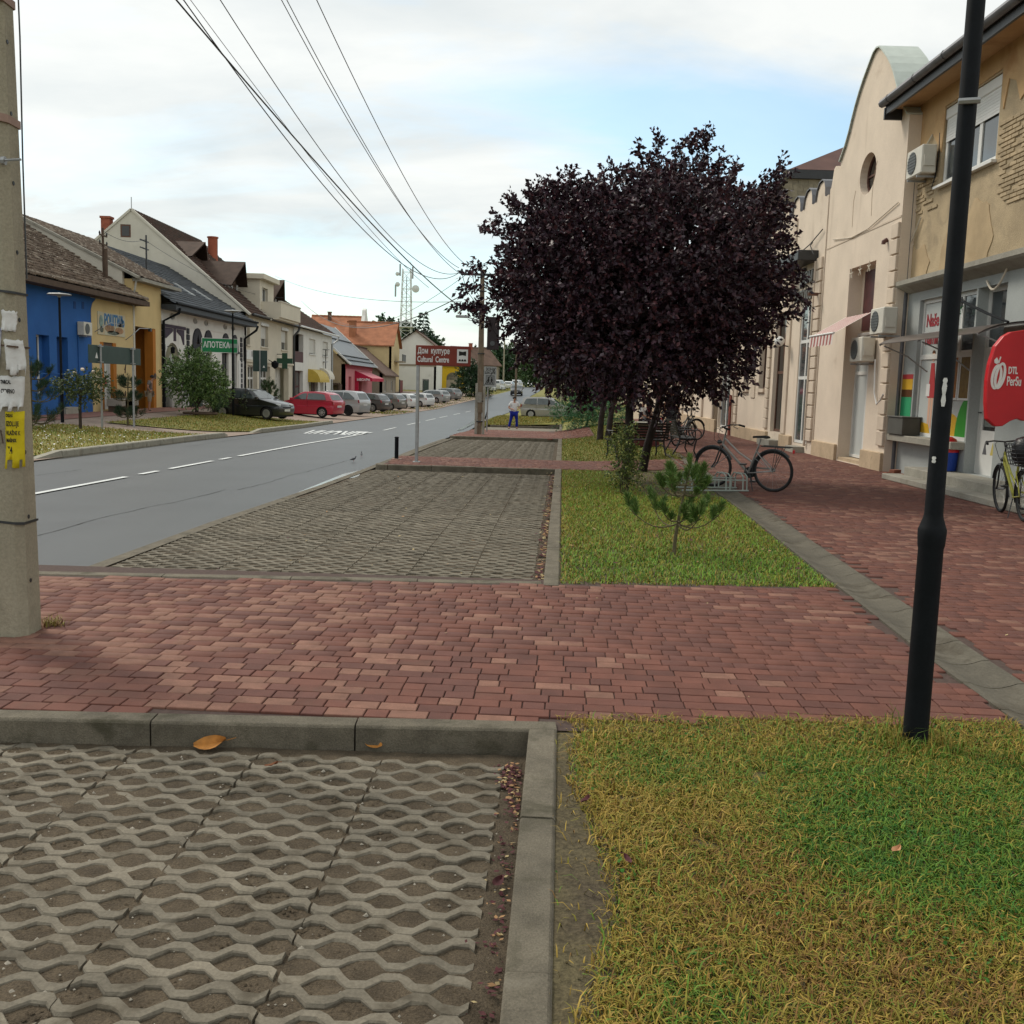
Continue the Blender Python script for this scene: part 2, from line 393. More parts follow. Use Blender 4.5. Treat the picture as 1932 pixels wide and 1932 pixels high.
# puddle along the kerb of the island
pud = MB(); P = [hit(x, y, Tb) for x, y in ((560, 929), (620, 905), (650, 893), (684, 886), (676, 900), (640, 904), (600, 920))]
pud.add([(p.x, p.y, p.z-.003) for p in P], [list(range(len(P)))]); tag(pud.build('water', m_wet), kind='structure')
P = [hit(x, y, Tb) for x, y in ((905, 786), (918, 786), (900, 797), (872, 811), (862, 812), (884, 800))]
pud = MB(); pud.add([(p.x, p.y, p.z+.012) for p in P], [list(range(len(P)))]); tag(pud.build('water', m_wet), kind='structure')

# ---- parking bays: a soil bed with wavy concrete pavers laid in it
def wave_mesh(name, sgn, n=3, seed=0, L=.575, w=.0495, a=.0235, h=.07):
    per = L/n; ctr = []; x = -L/2
    xs_ = []
    for k in range(n):
        o_ = -L/2+k*per
        xs_ += [(o_+per*.04, -a), (o_+per*.25, -a), (o_+per*.47, a), (o_+per*.75, a), (o_+per*.96, -a)] if False else [(o_+per*.0, 0), (o_+per*.125, a), (o_+per*.375, a), (o_+per*.625, -a), (o_+per*.875, -a)]
    xs_.append((L/2, 0)); c = .004; rj = random.Random(seed)
    xs_[0] = (xs_[0][0]+.004, 0); xs_[-1] = (xs_[-1][0]-.004, 0)
    b = MB(); T_ = []
    for i, (x, y) in enumerate(xs_): T_.append((x+rj.uniform(-.003, .003), y*sgn+rj.uniform(-.002, .002)))
    rows = []
    for (x, y) in T_:
        d1, d2 = rj.uniform(-.002, .003), rj.uniform(-.002, .003); k1, k2 = c*rj.uniform(.7, 2.2), c*rj.uniform(.7, 2.2)
        rows.append([(x, y-w/2+d1, -h), (x, y-w/2+d1, -k1), (x, y-w/2+d1+k1, rj.uniform(-.001, .001)), (x, y+w/2-d2-k2, rj.uniform(-.001, .001)), (x, y+w/2-d2, -k2), (x, y+w/2-d2, -h)])
    vs = [p for r_ in rows for p in r_]; fs = []
    for i in range(len(rows)-1):
        for k in range(5): fs.append([i*6+k, (i+1)*6+k, (i+1)*6+k+1, i*6+k+1])
    fs.append([0, 1, 2, 3, 4, 5]); q = (len(rows)-1)*6; fs.append([q+k for k in (5, 4, 3, 2, 1, 0)])
    me = bpy.data.meshes.new(name); me.from_pydata(vs, [], [f[::-1] for f in fs]); me.materials.append(m_grid)
    bb = bmesh.new(); bb.from_mesh(me); bmesh.ops.recalc_face_normals(bb, faces=bb.faces[:]); bb.to_mesh(me); bb.free()
    return me
WV = [wave_mesh('wavy_paver', 1), wave_mesh('wavy_paver', -1)]; WVV = [[wave_mesh('wavy_paver', s, 3, q) for q in range(1, 8)] for s in (1, -1)]; WV1 = [wave_mesh('wavy_paver', 1, 1, 0, .1917), wave_mesh('wavy_paver', -1, 1, 0, .1917)]
PITCHB = .0995
def lay_bay(name, b0, b1, xl, max_obj, gap=.235, chipped=.0):
    near_ = b1 < 6
    bumpy = (lambda X, Y: Tb(X, Y)+.009*noise.noise(Vector((X*2.2, Y*2.2, 1.)))+.006*noise.noise(Vector((X*9, Y*9, 2.)))+.004*noise.noise(Vector((X*30, Y*30, 4.)))) if near_ else (lambda X, Y: Tb(X, Y)+.006*noise.noise(Vector((X*1.6, Y*1.6, 1.)))+.004*noise.noise(Vector((X*6, Y*6, 2.))))
    bed = strip(name, xl, lambda Y: kx(Y)-.13, bumpy, -.010, m_soil, b0-.02, b1+.06, .028 if near_ else .12, 130 if near_ else 44)
    n = int((b1-b0-.05)/PITCHB); cnt = 0; SV = []; SF = []; off = 0; extra = []
    wvv = [np.array([v.co for v in w.vertices]) for w in WV]; wvf = [[list(p.vertices) for p in w.polygons] for w in WV]
    for j in range(n):
        b = b0+.06+j*PITCHB
        for i in range(40):
            a = -gap-.2875-i*.5785
            p = ab(a, b)
            if p.x-.30 < xl(p.y)-.10:
                for q in range(2, -1, -1):
                    e = ab(a+.192*(q-1), b)
                    if e.x-.10 > xl(e.y)-.06: extra.append((e, j % 2, Tb(e.x, e.y)))
                break
            jit = random.uniform(-.0035, .0035); tz = Tb(p.x, p.y)+random.uniform(-.003, .003)
            rz = ARZ+random.uniform(-.008, .008); tilt = random.uniform(-.012, .012)
            if cnt < max_obj:
                inst('wavy_paver', random.choice(WVV[j % 2]), bed, (p.x+jit, p.y+jit, tz), (random.uniform(-.02, .02), tilt, rz)); cnt += 1
            else:
                vv = wvv[j % 2]; c, s_ = math.cos(rz), math.sin(rz)
                q = np.stack([vv[:, 0]*c-vv[:, 1]*s_+p.x+jit, vv[:, 0]*s_+vv[:, 1]*c+p.y+jit, vv[:, 2]+tz+vv[:, 0]*-tilt], 1)
                SV.append(q); SF += [[k+off for k in f] for f in wvf[j % 2]]; off += len(vv)
    for (e, par, tz) in extra: inst('wavy_paver', WV1[par], bed, (e.x, e.y, tz+random.uniform(-.003, .003)), (0, 0, ARZ))
    if SV:
        me = bpy.data.meshes.new('paver_field'); me.from_pydata(np.concatenate(SV).tolist(), [], SF); me.materials.append(m_grid)
        o = link(bpy.data.objects.new('paver_field', me), bed); o['kind'] = 'stuff'
    return bed
lay_bay('parking_bay', 1.0, 4.57, lambda Y: -4.0 if Y > 3 else -3.4, 210)
lay_bay('parking_bay', 8.42, 20.9, lambda Y: RR(Y)+.1, 300)
lay_bay('parking_bay', 24.2, 37.0, lambda Y: RR(Y)+.1, 0)
bed = strip('parking_bay', lambda Y: RR(Y)+.6, lambda Y: kx(Y)-.13, Tb, .0, m_grid, 46.3, 53.6, .5, 8)

# ---- kerbs, each stone an object
def kerb_run(name, p0, p1, w, h, T, mtl=None, stone=1.0, zt=None, side=1, skirt=.12, label=None):
    """kerb along p0->p1; width w to the side (+1 left of travel)"""
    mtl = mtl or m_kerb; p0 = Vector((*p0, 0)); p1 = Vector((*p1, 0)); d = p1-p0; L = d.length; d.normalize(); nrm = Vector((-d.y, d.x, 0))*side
    n = max(1, round(L/stone)); base = None
    root = link(bpy.data.objects.new(name, None)); root['kind'] = 'structure'
    for i in range(n):
        a = p0+d*(L*i/n+.004); b = p0+d*(L*(i+1)/n-.004)
        za = T(a.x, a.y)+(zt or 0); zb = T(b.x, b.y)+(zt or 0); dz = random.uniform(-.004, .003); c = .013
        prof = [(0, -h-skirt), (0, -c), (c*.5, -c*.35), (c, 0), (w-.006, 0), (w, -.006), (w, -h-skirt)]
        vs = [a+nrm*q[0]+Vector((0, 0, za+dz+q[1])) for q in prof]+[b+nrm*q[0]+Vector((0, 0, zb+dz+q[1])) for q in prof]
        k = len(prof); fs = [[j, j+1, j+1+k, j+k] for j in range(k-1)]+[list(range(k))[::-1], list(range(k, 2*k))]
        mb = MB(); mb.add(vs, fs); mb.build('kerb_stone', mtl, root, recalc=True)
    return root
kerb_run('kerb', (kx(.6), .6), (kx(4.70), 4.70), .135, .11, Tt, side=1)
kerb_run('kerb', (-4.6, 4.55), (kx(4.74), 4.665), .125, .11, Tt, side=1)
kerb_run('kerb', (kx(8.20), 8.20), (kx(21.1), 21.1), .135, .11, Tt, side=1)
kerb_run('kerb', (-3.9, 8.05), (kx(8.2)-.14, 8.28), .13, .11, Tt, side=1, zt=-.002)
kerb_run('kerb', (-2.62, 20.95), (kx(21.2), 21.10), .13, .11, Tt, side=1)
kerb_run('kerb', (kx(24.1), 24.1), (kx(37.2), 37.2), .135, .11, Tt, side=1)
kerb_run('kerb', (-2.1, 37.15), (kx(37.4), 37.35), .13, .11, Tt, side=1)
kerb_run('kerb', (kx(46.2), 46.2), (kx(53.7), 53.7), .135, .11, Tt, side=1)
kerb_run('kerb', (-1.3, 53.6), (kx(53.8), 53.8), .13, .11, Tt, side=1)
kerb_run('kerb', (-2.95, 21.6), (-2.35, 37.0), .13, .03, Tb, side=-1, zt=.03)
for yy in (20.95, 37.15):                                  # rounded nose of each island
    c = Vector((-2.63 if yy < 30 else -2.1, yy+.28, 0)); mb = MB(); z = Tt(c.x, c.y); pr = []
    for r0 in (.28, .15):
        pr.append([(c.x+r0*math.cos(a), c.y+r0*math.sin(a)) for a in np.linspace(math.pi*.86, 1.5*math.pi, 9)])
    vs = [(p[0], p[1], z-.2) for p in pr[0]]+[(p[0], p[1], z-.012) for p in pr[0]]+[(c.x+(p[0]-c.x)*.95, c.y+(p[1]-c.y)*.95, z+.001) for p in pr[0]]+[(p[0], p[1], z+.001) for p in pr[1]]
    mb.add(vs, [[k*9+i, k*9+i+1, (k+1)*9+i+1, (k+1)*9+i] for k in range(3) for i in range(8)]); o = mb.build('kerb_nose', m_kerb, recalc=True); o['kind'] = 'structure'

# ---- brick paths
def brick_mesh(l, w, mi, h=.05, c=.0035):
    v = [(-l/2, -w/2, -h), (l/2, -w/2, -h), (l/2, w/2, -h), (-l/2, w/2, -h), (-l/2, -w/2, -c), (l/2, -w/2, -c), (l/2, w/2, -c), (-l/2, w/2, -c), (-l/2+c, -w/2+c, 0), (l/2-c, -w/2+c, 0), (l/2-c, w/2-c, 0), (-l/2+c, w/2-c, 0)]
    f = [[0, 1, 5, 4], [1, 2, 6, 5], [2, 3, 7, 6], [3, 0, 4, 7], [4, 5, 9, 8], [5, 6, 10, 9], [6, 7, 11, 10], [7, 4, 8, 11], [8, 9, 10, 11]]
    me = bpy.data.meshes.new('paving_brick'); me.from_pydata(v, [], f); me.materials.append(m_b[mi]); return me, np.array(v), np.array(f)
BR = .117; LENS = (.118, .158, .198)
BM = {(l, i): brick_mesh(l-.006, BR-.006, i) for l in LENS for i in range(3)}
def lay_bricks(name, a0f, a1f, b0f, b1f, bmin, bmax, T, zt, light, max_obj, amin, amax, bedm=None):
    bed = None; rows = []; cnt = 0; SV = []; SF = []; MI = []; off = 0
    n = int((bmax-bmin)/BR)
    for j in range(n):
        b = bmin+(j+.5)*BR; a = amin-random.uniform(0, .2)
        while a < amax:
            l = random.choice(LENS); am = a+l/2; p = ab(am, b); a += l
            if not (a0f(p.y) < p.x-l/2+.02 and p.x+l/2 < a1f(p.y)+.05 and b0f(p.x) < p.y-BR/2+.09 and p.y+BR/2 < b1f(p.x)+.02): continue
            rows.append((p.x, p.y, l, random.random()))
    rows.sort(key=lambda q: q[0]**2+q[1]**2)
    bed = link(bpy.data.objects.new(name, None)); bed['kind'] = 'structure'
    for (x, y, l, rr) in rows:
        lf = light(x, y); i = 2 if rr < lf else (1 if rr < lf+.42*(1-lf) else 0)
        z = T(x, y)+zt+random.uniform(-.003, .002)
        if cnt < max_obj and y > 2.2: inst('paving_brick', BM[(l, i)][0], bed, (x, y, z), (random.uniform(-.01, .01), random.uniform(-.008, .008), ARZ+random.uniform(-.012, .012))); cnt += 1
        else:
            _, v, f = BM[(l, i)]; c, s_ = math.cos(ARZ), math.sin(ARZ); dz = random.uniform(-.01, .01)*v[:, 0]
            SV.append(np.stack([v[:, 0]*c-v[:, 1]*s_+x, v[:, 0]*s_+v[:, 1]*c+y, v[:, 2]+z+dz], 1)); SF.append(f+off); MI += [i]*9; off += 12
    if SV:
        o = np_mesh('brick_field', np.concatenate(SV), np.concatenate(SF), m_b, bed, mi=MI); o['kind'] = 'stuff'
    return bed
def nl(x, y, s=.8): return noise.noise(Vector((x*s, y*s, 3.3)))
# crossing in the foreground
CH_L = lambda Y: float(np.interp(Y, [2, 4.9, 6.1, 8.1, 10, 14.2, 20, 26], [2.52, 2.62, 2.66, 2.80, 2.92, 3.22, 3.55, 3.9]))      # left edge of the gutter beside the promenade
CH_R = lambda Y: CH_L(Y)+.37
nearb = lambda x: (4.80+(x+2.5)*.0155) if x < .24 else (4.86+(x-.24)*.065)
farb = lambda x: 8.02+(x+3.9)*.062 if x < .25 else 8.29+(x-.25)*.085
strip('path_bed', lambda Y: -4.6, lambda Y: CH_L(Y), Tt, -.012, m_sand, 4.7, 8.5, .5, 8)
lay_bricks('brick_path', lambda Y: -4.55, CH_L, nearb, farb, 4.4, 9.0, Tt, 0., lambda x, y: .30+.42*nl(x, y)-.11*max(0, x+1), 300, -4.6, 3.4)
for (y0, y1, xl) in ((21.2, 24.1, -2.75), (37.4, 46.3, -2.1)):
    strip('path_bed', lambda Y: xl if y0 < 30 else RR(Y)+.2, lambda Y: kx(Y)+(2.8 if y0 < 30 else 1.2), Tt, -.012, m_sand, y0, y1, .5, 8)
    lay_bricks('brick_path', lambda Y: xl if y0 < 30 else RR(Y)+.2, lambda Y: kx(Y)+(2.8 if y0 < 30 else 1.2), lambda x: y0, lambda x: y1, y0-.3, y1+.3, Tt, 0., lambda x, y: .22+.4*nl(x, y), 0, -4.6, 4.2)
# promenade along the shops
strip('promenade_bed', CH_R, lambda Y: 9.2, Tt, -.012, m_sand, -8, 46, 1, 8)
lay_bricks('promenade', CH_R, lambda Y: 8.6, lambda x: -100, lambda x: 100, 1.5, 46, Tt, 0., lambda x, y: .10+.4*nl(x, y, .6), 300, 2.3, 9.5)
strip('promenade_far', lambda Y: kx(Y)+3.0, lambda Y: 9.2, Tt, .0, m_b[0], 46, 84, 1, 4)
strip('promenade_near', CH_R, lambda Y: 9.2, Tt, -.004, m_b[0], -8, 1.5, 1, 4)
# concrete gutter channel, in slabs
root = link(bpy.data.objects.new('gutter_channel', None)); root['kind'] = 'structure'
y = 1.2
while y < 26:
    L = .5; mb = MB(); k = 9; vs = []
    for yy in (y+.004, y+L-.004):
        for i in range(k):
            t = i/(k-1); X = CH_L(yy)+.37*t; dip = -.035*math.sin(math.pi*min(1, max(0, (t-.1)/.8)))
            vs.append((X, yy, Tt(X, yy)+.004+dip))
    vs += [(v[0], v[1], v[2]-.1) for v in (vs[0], vs[k-1], vs[k], vs[2*k-1])]
    fs = [[i, i+1, i+1+k, i+k] for i in range(k-1)]+[[0, k, 2*k+2, 2*k], [k-1, 2*k+1, 2*k+3, 2*k-1]]
    mb.add(vs, fs); mb.build('gutter_slab', m_gutter, root, recalc=True); y += L
# lawn soil sheets (grass blades are added later)
LAWNS = []
def lawn_sheet(name, eL, eR, T, z0, y0, y1, m, step=.6):
    strip(name, eL, eR, T, z0, m, y0, y1, step, 8)
lawn_sheet('lawn_soil', lambda Y: kx(Y)-.01, CH_L, Tt, -.02, -2., 4.99, m_soil2)
lawn_sheet('lawn_soil', lambda Y: kx(Y)-.01, CH_L, Tt, -.02, 8.3, 21.2, m_soil2)
lawn_sheet('lawn_soil', lambda Y: kx(Y)-.01, lambda Y: kx(Y)+3.1, Tt, -.02, 24.1, 46.5, m_ground)
lawn_sheet('lawn_soil', lambda Y: RR(Y)+.1 if Y > 54 else kx(Y), lambda Y: kx(Y)+3.1, Tt, -.02, 46.5, 84, m_ground)
# ================================================================== BUILDINGS, common
m_glass = mat('window_glass', (.05, .06, .065), .04, .2, scale=1.5, spec=.9)
m_glassd = mat('dark_glass', (.018, .018, .018), .08, .2, scale=2, spec=.6)
m_pvc = mat('white_pvc', (.66, .66, .63), .45, .04, scale=4)
m_cream = mat('cream_plaster', (.66, .56, .45), .9, .06, scale=1.2, fine=.05, fscale=40, bump=.12, bscale=120, stain=((.44, .34, .25), 1.1, .60, .5), streak=((.36, .27, .19), 2.2, .60, .45))
m_cream2 = mat('cream_plaster_dull', (.58, .485, .385), .9, .08, scale=1.5, fine=.05, fscale=40, bump=.12, bscale=120, streak=((.33, .26, .18), 2.5, .58, .55))
m_plinth = mat('plinth_plaster', (.47, .36, .24), .92, .12, scale=2, fine=.1, fscale=30, bump=.25, bscale=60, stain=((.25, .20, .13), 2, .56, .7))
m_dark = mat('dark_metal', (.022, .024, .026), .45, .15, scale=6, spec=.5)
m_black = mat('black_paint', (.0055, .007, .009), .65, .2, scale=9, fine=.15, fscale=70, spec=.14, stain=((.025, .025, .025), 8, .63, .5))
m_zinc = mat('zinc_sheet', (.16, .16, .17), .5, .15, scale=5, metal=.4)
m_coping = mat('painted_coping', (.50, .55, .50), .6, .06, scale=4)
m_acw = mat('ac_casing', (.58, .56, .49), .55, .06, scale=5, stain=((.35, .31, .24), 6, .6, .4))
m_acg = mat('ac_grille', (.10, .11, .11), .6, .1)
m_conc = mat('concrete', (.30, .285, .24), .9, .12, scale=3, fine=.12, fscale=50, bump=.2, bscale=80, stain=((.19, .17, .13), 2, .57, .6))
m_brownmetal = mat('brown_roof_sheet', (.105, .048, .036), .55, .12, scale=2, stain=((.15, .075, .055), 1.5, .56, .6))
m_cable = mat('cable_sleeve', (.52, .47, .38), .7, .08)
m_rubber = mat('rubber', (.012, .012, .012), .75, .2)
m_steel = mat('galvanised_steel', (.33, .34, .34), .45, .1, scale=10, metal=.5)
m_redpl = mat('red_plastic', (.50, .012, .018), .35, .08, scale=3, spec=.5)
def win(parent, x0, x1, z0, z1, y=.12, cols=2, rows=(), fw=.06, frame=None, glass=None, name='window', th=.06):
    """casement window: frame plate with openings, one pane each"""
    frame = frame or m_pvc; glass = glass or m_glass
    zs = [z0]+[z0+(z1-z0)*r_ for r_ in rows]+[z1]; W = (x1-x0)/cols; holes = []
    for i in range(cols):
        for k in range(len(zs)-1): holes.append(rect(x0+i*W+(fw if i == 0 else fw*.6), x0+(i+1)*W-(fw if i == cols-1 else fw*.6), zs[k]+(fw if k == 0 else fw*.6), zs[k+1]-(fw if k == len(zs)-2 else fw*.6)))
    f = MB().plate(rect(x0, x1, z0, z1), holes, y, y+th).build(name, frame, parent)
    for h in holes:
        xs_ = [p[0] for p in h]; zs_ = [p[1] for p in h]
        MB().box(min(xs_)-.005, max(xs_)+.005, y+th*.4, y+th*.7, min(zs_)-.005, max(zs_)+.005).build('pane', glass, f)
    return f
def sill(parent, x0, x1, z, y0=-.06, y1=.1, h=.05, m=None): return MB().box(x0, x1, y0, y1, z-h, z).build('sill', m or m_pvc, parent)
def ac_unit(label, loc, rz, w=.82, d=.30, h=.56, grille_left=True):
    """outdoor unit; front (fan side) towards local -y, hung on a wall behind"""
    t = thing('air_conditioner', label, 'air conditioner', loc, rz, None)
    c = MB(); c.cbox(-w/2, w/2, 0, d, 0, h, .02); body = c.build('casing', m_acw, t)
    gmb = MB(); gmb.lathe([(.22, -.012), (.22, 0)], 20, (-w*.12, -.002, h/2), 'y')
    for k in range(7): zq = h/2-.18+.06*k; hw = math.sqrt(max(.0, .22**2-(zq-h/2)**2)); gmb.box(-w*.12-hw, -w*.12+hw, -.022, -.01, zq-.006, zq+.006)
    gmb.build('fan_grille', m_acg, body)
    cv = MB(); cv.box(w/2, w/2+.03, .04, d-.05, h*.25, h*.62); cv.build('valve_cover', m_acw, t)
    for x in (-w*.3, w*.3): MB().box(x-.02, x+.02, -.02, d+.13, -.06, -.022).build('bracket', m_steel, t)
    return t
def tiles(parent, x0, x1, y0, z0, y1, z1, m, tw=.21, expo=.26, th=.025, jit=.01, max_obj=0, name='roof_tile', round_=True, ms=None):
    """overlapping roof tiles from eave (y0,z0) up to ridge (y1,z1); one object each for max_obj of the lowest, the rest joined"""
    sl = math.hypot(y1-y0, z1-z0); ux, uz = (y1-y0)/sl, (z1-z0)/sl; nrm = (-uz, ux) if ux > 0 else (uz, -ux)
    n = int(sl/expo); k = int((x1-x0)/tw); L = expo*1.25
    v = []; # tile local: a across, s along slope, n normal
    seg = 5
    for s_ in (0, L):
        lift = th*1.6 if s_ == 0 else 0.
        for i in range(seg):
            a = -tw/2+tw*i/(seg-1); bul = th*.9*math.sin(math.pi*i/(seg-1)) if round_ else 0.
            v.append((a, s_*ux+nrm[0]*(lift+bul), s_*uz+nrm[1]*(lift+bul)))
    for i in range(seg): q = v[i]; v.append((q[0], q[1]-nrm[0]*th, q[2]-nrm[1]*th))
    f = [[i, i+1, seg+i+1, seg+i] for i in range(seg-1)]+[[2*seg+i, 2*seg+i+1, i+1, i] for i in range(seg-1)]
    me = bpy.data.meshes.new(name); me.from_pydata(v, [], f); me.materials.append(m); va = np.array(v); fa = np.array(f)
    me.polygons.foreach_set('use_smooth', [True]*len(me.polygons))
    cnt = 0; SV = []; SF = []; off = 0; MI = []
    under = MB().quad((x0, y0, z0-.02), (x1, y0, z0-.02), (x1, y1, z1-.02), (x0, y1, z1-.02)).build('roof_deck', m_dark, parent)
    for j in range(n):
        for i in range(k):
            c = np.array((x0+tw*(i+.5)+random.uniform(-jit, jit)*.4, y0+ux*expo*j-ux*.03, z0+uz*expo*j-uz*.03)); d = random.uniform(-jit, jit)
            c = c+np.array((0, nrm[0]*d, nrm[1]*d))
            if cnt < max_obj: inst(name, me, under, tuple(c), (0, random.uniform(-.02, .02), random.uniform(-.015, .015))); cnt += 1
            else: SV.append(va+c); SF.append(fa+off); off += len(va); MI += [random.randrange(len(ms)) if ms else 0]*len(fa)
    if SV: o = np_mesh('tile_field', np.concatenate(SV), np.concatenate(SF), ms or m, under, mi=MI if ms else None, smooth=True); o['kind'] = 'stuff'
    return under
def ridge_tiles(parent, a, b, m, r_=.09, L=.33):
    a = Vector(a); b = Vector(b); n = int((b-a).length/L); d = (b-a)/n; mb = MB()
    for i in range(n):
        p = a+d*i; mb.tube([p, p+d*1.12], [r_*1.12, r_*.92], 7, False)
    return mb.build('ridge_tiles', m, parent, smooth=True)
def downpipe(parent, pts, r_=.05, m=None):
    return MB().tube(pts, r_, 8).build('downpipe', m or m_dark, parent, smooth=True)

# ================================================================== RIGHT SIDE
RRZ = math.atan2(-1, -.0058)
def rp(X, Y, z=0.): return (X, Y, z)
# ---------------- shop building at the near right
m_ochre = mat('ochre_plaster', (.50, .33, .17), .92, .12, scale=1.3, fine=.06, fscale=40, bump=.2, bscale=60, stain=((.36, .19, .08), 1.0, .55, .75), streak=((.24, .13, .06), 2, .58, .5))
m_oldrender = mat('old_render', (.40, .315, .20), .95, .16, scale=1.6, fine=.12, fscale=50, bump=.45, bscale=40, stain=((.28, .225, .15), 2.2, .54, .7))
m_oldbrick = mat('limewashed_brick', (.40, .315, .20), .95, .15, scale=5, fine=.12, fscale=60, bump=.4, bscale=60, rnd=.14, stain=((.27, .215, .14), 3, .55, .6))
m_greyp = mat('grey_blue_paint', (.36, .385, .375), .85, .06, scale=1.5, fine=.05, fscale=40, bump=.1, bscale=80, stain=((.24, .25, .24), 1.6, .6, .5))
m_frost = mat('frosted_film', (.46, .49, .48), .35, .05, scale=1.5)
X_S = 8.36; YS0 = 22.15
shop = thing('shop_building', 'two-storey shop with grey ground floor and peeling ochre plaster above', 'building', (X_S, YS0, .11), RRZ)
LS = 12.2                                                        # length towards the camera
def sy(Y): return YS0-Y
zo = -.11
h1 = rect(sy(21.35), sy(18.72), .95+zo, 3.74+zo); h2 = rect(sy(18.66), sy(17.55), .38+zo, 3.74+zo)
MB().plate([(0, 0), (LS, 0), (LS, 4.0), (0, 4.0)], [h1, h2], 0, .35).build('ground_floor_wall', m_greyp, shop)
wz0, wz1 = 5.9+zo, 7.43+zo; wx0, wx1 = sy(20.85), sy(18.46)
MB().plate([(0, 4.0), (LS, 4.0), (LS, 7.85), (0, 7.85)], [rect(wx0, wx1, wz0, wz1)], .01, .35).build('upper_wall', m_oldrender, shop)
MB().box(0, .3, .35, 8, 0, 7.85).box(LS-.3, LS, .35, 8, 0, 7.85).box(.3, LS-.3, 7.7, 8, 0, 7.85).build('side_walls', m_ochre, shop)
# plaster that still clings: under the eaves, round the window and in patches
def jag(pts, amp=.05, step=.12):
    out_ = []
    for i in range(len(pts)):
        a = Vector(pts[i]); b = Vector(pts[(i+1) % len(pts)]); n = max(1, int((b-a).length/step))
        for k in range(n):
            p = a+(b-a)*k/n; out_.append((p.x+random.uniform(-amp, amp), p.y+random.uniform(-amp, amp)))
    return out_
top = [(.02, 7.84)]
edge = [(.05, 6.9), (.35, 6.75), (.75, 6.95), (1.1, 6.7), (1.28, 6.5), (1.33, 6.9), (1.33, 7.36), (2.1, 7.36), (3.0, 7.36), (3.75, 7.36), (3.78, 6.9), (3.85, 6.65), (4.0, 7.1), (4.25, 7.0), (4.45, 6.65), (4.9, 6.9), (5.6, 6.7), (6.5, 6.95), (8, 6.6), (10, 6.9), (12.15, 6.7)]
poly = [(.02, 7.84)]+jag([(p[0], p[1]) for p in edge], .0, .2)[:-1]+[(12.18, 7.84)]
poly = [(.02, 7.84)]+[(p[0]+random.uniform(-.02, .02), p[1]+random.uniform(-.02, .02)) for p in edge]+[(12.18, 7.84)]
MB().plate(poly[::-1], [], -.012, .012).build('plaster_layer', m_ochre, shop)
for q in ([(.05, 4.05), (.9, 4.05), (1.1, 4.4), (.8, 4.75), (.3, 4.7), (.05, 5.0)], [(1.6, 4.05), (3.6, 4.05), (3.9, 4.5), (3.6, 5.1), (3.0, 5.3), (2.6, 4.9), (2.0, 5.0), (1.7, 4.6)]):
    MB().plate(jag(q, .03, .12), [], -.004, .012).build('plaster_patch', mat('pale_ochre_plaster', (.43, .325, .195), .93, .14, scale=2, bump=.3, bscale=50, stain=((.36, .26, .15), 1.6, .55, .6)), shop)
# limewashed bricks showing in the bare areas
bme = MB().cbox(-.12, .12, -.022, .02, -.031, .031, .006).build('tmp', m_oldbrick); bm_ = bme.data; bpy.data.objects.remove(bme)
cnt = 0; j = 0; zq = 5.0
while zq < 7.3 and cnt < 300:
    x = 3.9+(.12 if j % 2 else 0)
    while x < 8.2 and cnt < 300:
        lim = np.interp(x, [e[0] for e in edge], [e[1] for e in edge])-.1
        if zq < lim and zq > 4.5+.35*math.sin(x*2.1)+.4 and random.random() < .93 and not (x < 4.0 and zq < 5.6): inst('brick', bm_, shop, (x, random.uniform(.004, .014), zq), (0, random.uniform(-.01, .01), 0)); cnt += 1
        x += .252
    x = .15+(.12 if j % 2 else 0)
    while x < 1.2 and cnt < 300:
        if 5.4 < zq < 6.6 and random.random() < .6: inst('brick', bm_, shop, (x, random.uniform(.002, .014), zq), (0, 0, 0)); cnt += 1
        x += .252
    zq += .078; j += 1
# window with roller shutter, three casements
w = win(shop, wx0+.02, wx1-.02, wz0+.04, wz1-.2, .06, 3, (), .10)
MB().cbox(wx0, wx1, .02, .2, wz1-.22, wz1-.005, .02).build('shutter_box', m_pvc, w)
for k in range(8): MB().box(wx0+.06, wx1-.06, .04, .055, wz1-.275-k*.055, wz1-.225-k*.055).build('shutter_slat', m_pvc, w)
sill(shop, wx0-.08, wx1+.08, wz0+.04, -.10, .14, .05)
# cornice between the floors, eaves with gutter
MB().plate([(-.26, 3.93), (.02, 3.80), (.02, 4.10), (-.30, 4.06), (-.30, 3.97)], [], 0, LS).build('cornice', m_conc, shop, rot=(0, 0, R(-90)), loc=(0, 0, 0)).location = (0, 0, 0)
o = LAST[0]; o.data.transform(Matrix(((0, 1, 0, 0), (1, 0, 0, 0), (0, 0, 1, 0), (0, 0, 0, 1)))); o.data.flip_normals(); o.rotation_euler = (0, 0, 0)
ro = MB(); ro.quad((-.35, -.62, 7.84), (LS, -.62, 7.84), (LS, 4.2, 10.3), (-.35, 4.2, 10.3)); ro.quad((LS, 9, 7.84), (-.35, 9, 7.84), (-.35, 4.2, 10.3), (LS, 4.2, 10.3))
m_tiled = mat('brown_roof_tiles', (.085, .055, .042), .85, .25, scale=3, bump=.4, bscale=12)
ro.build('roof', m_tiled, shop)
MB().box(-.3, LS, -.58, .03, 7.72, 7.80).build('soffit', m_ochre, shop)
MB().box(-.32, LS, -.64, -.585, 7.60, 7.86).build('fascia', m_dark, shop)
gt = MB(); gt.tube([(-.34, -.71, 7.83), (LS, -.71, 7.83)], .085, 8); g_ = gt.build('gutter', m_zinc, shop, smooth=True)
for k in range(9): MB().tube([(k*1.4+.1, -.71, 7.83), (k*1.4+.13, -.71, 7.83)], .093, 8).build('gutter_joint', m_dark, g_)
MB().box(-.34, -.28, -.66, .02, 7.50, 7.74).build('eave_board', m_dark, shop)
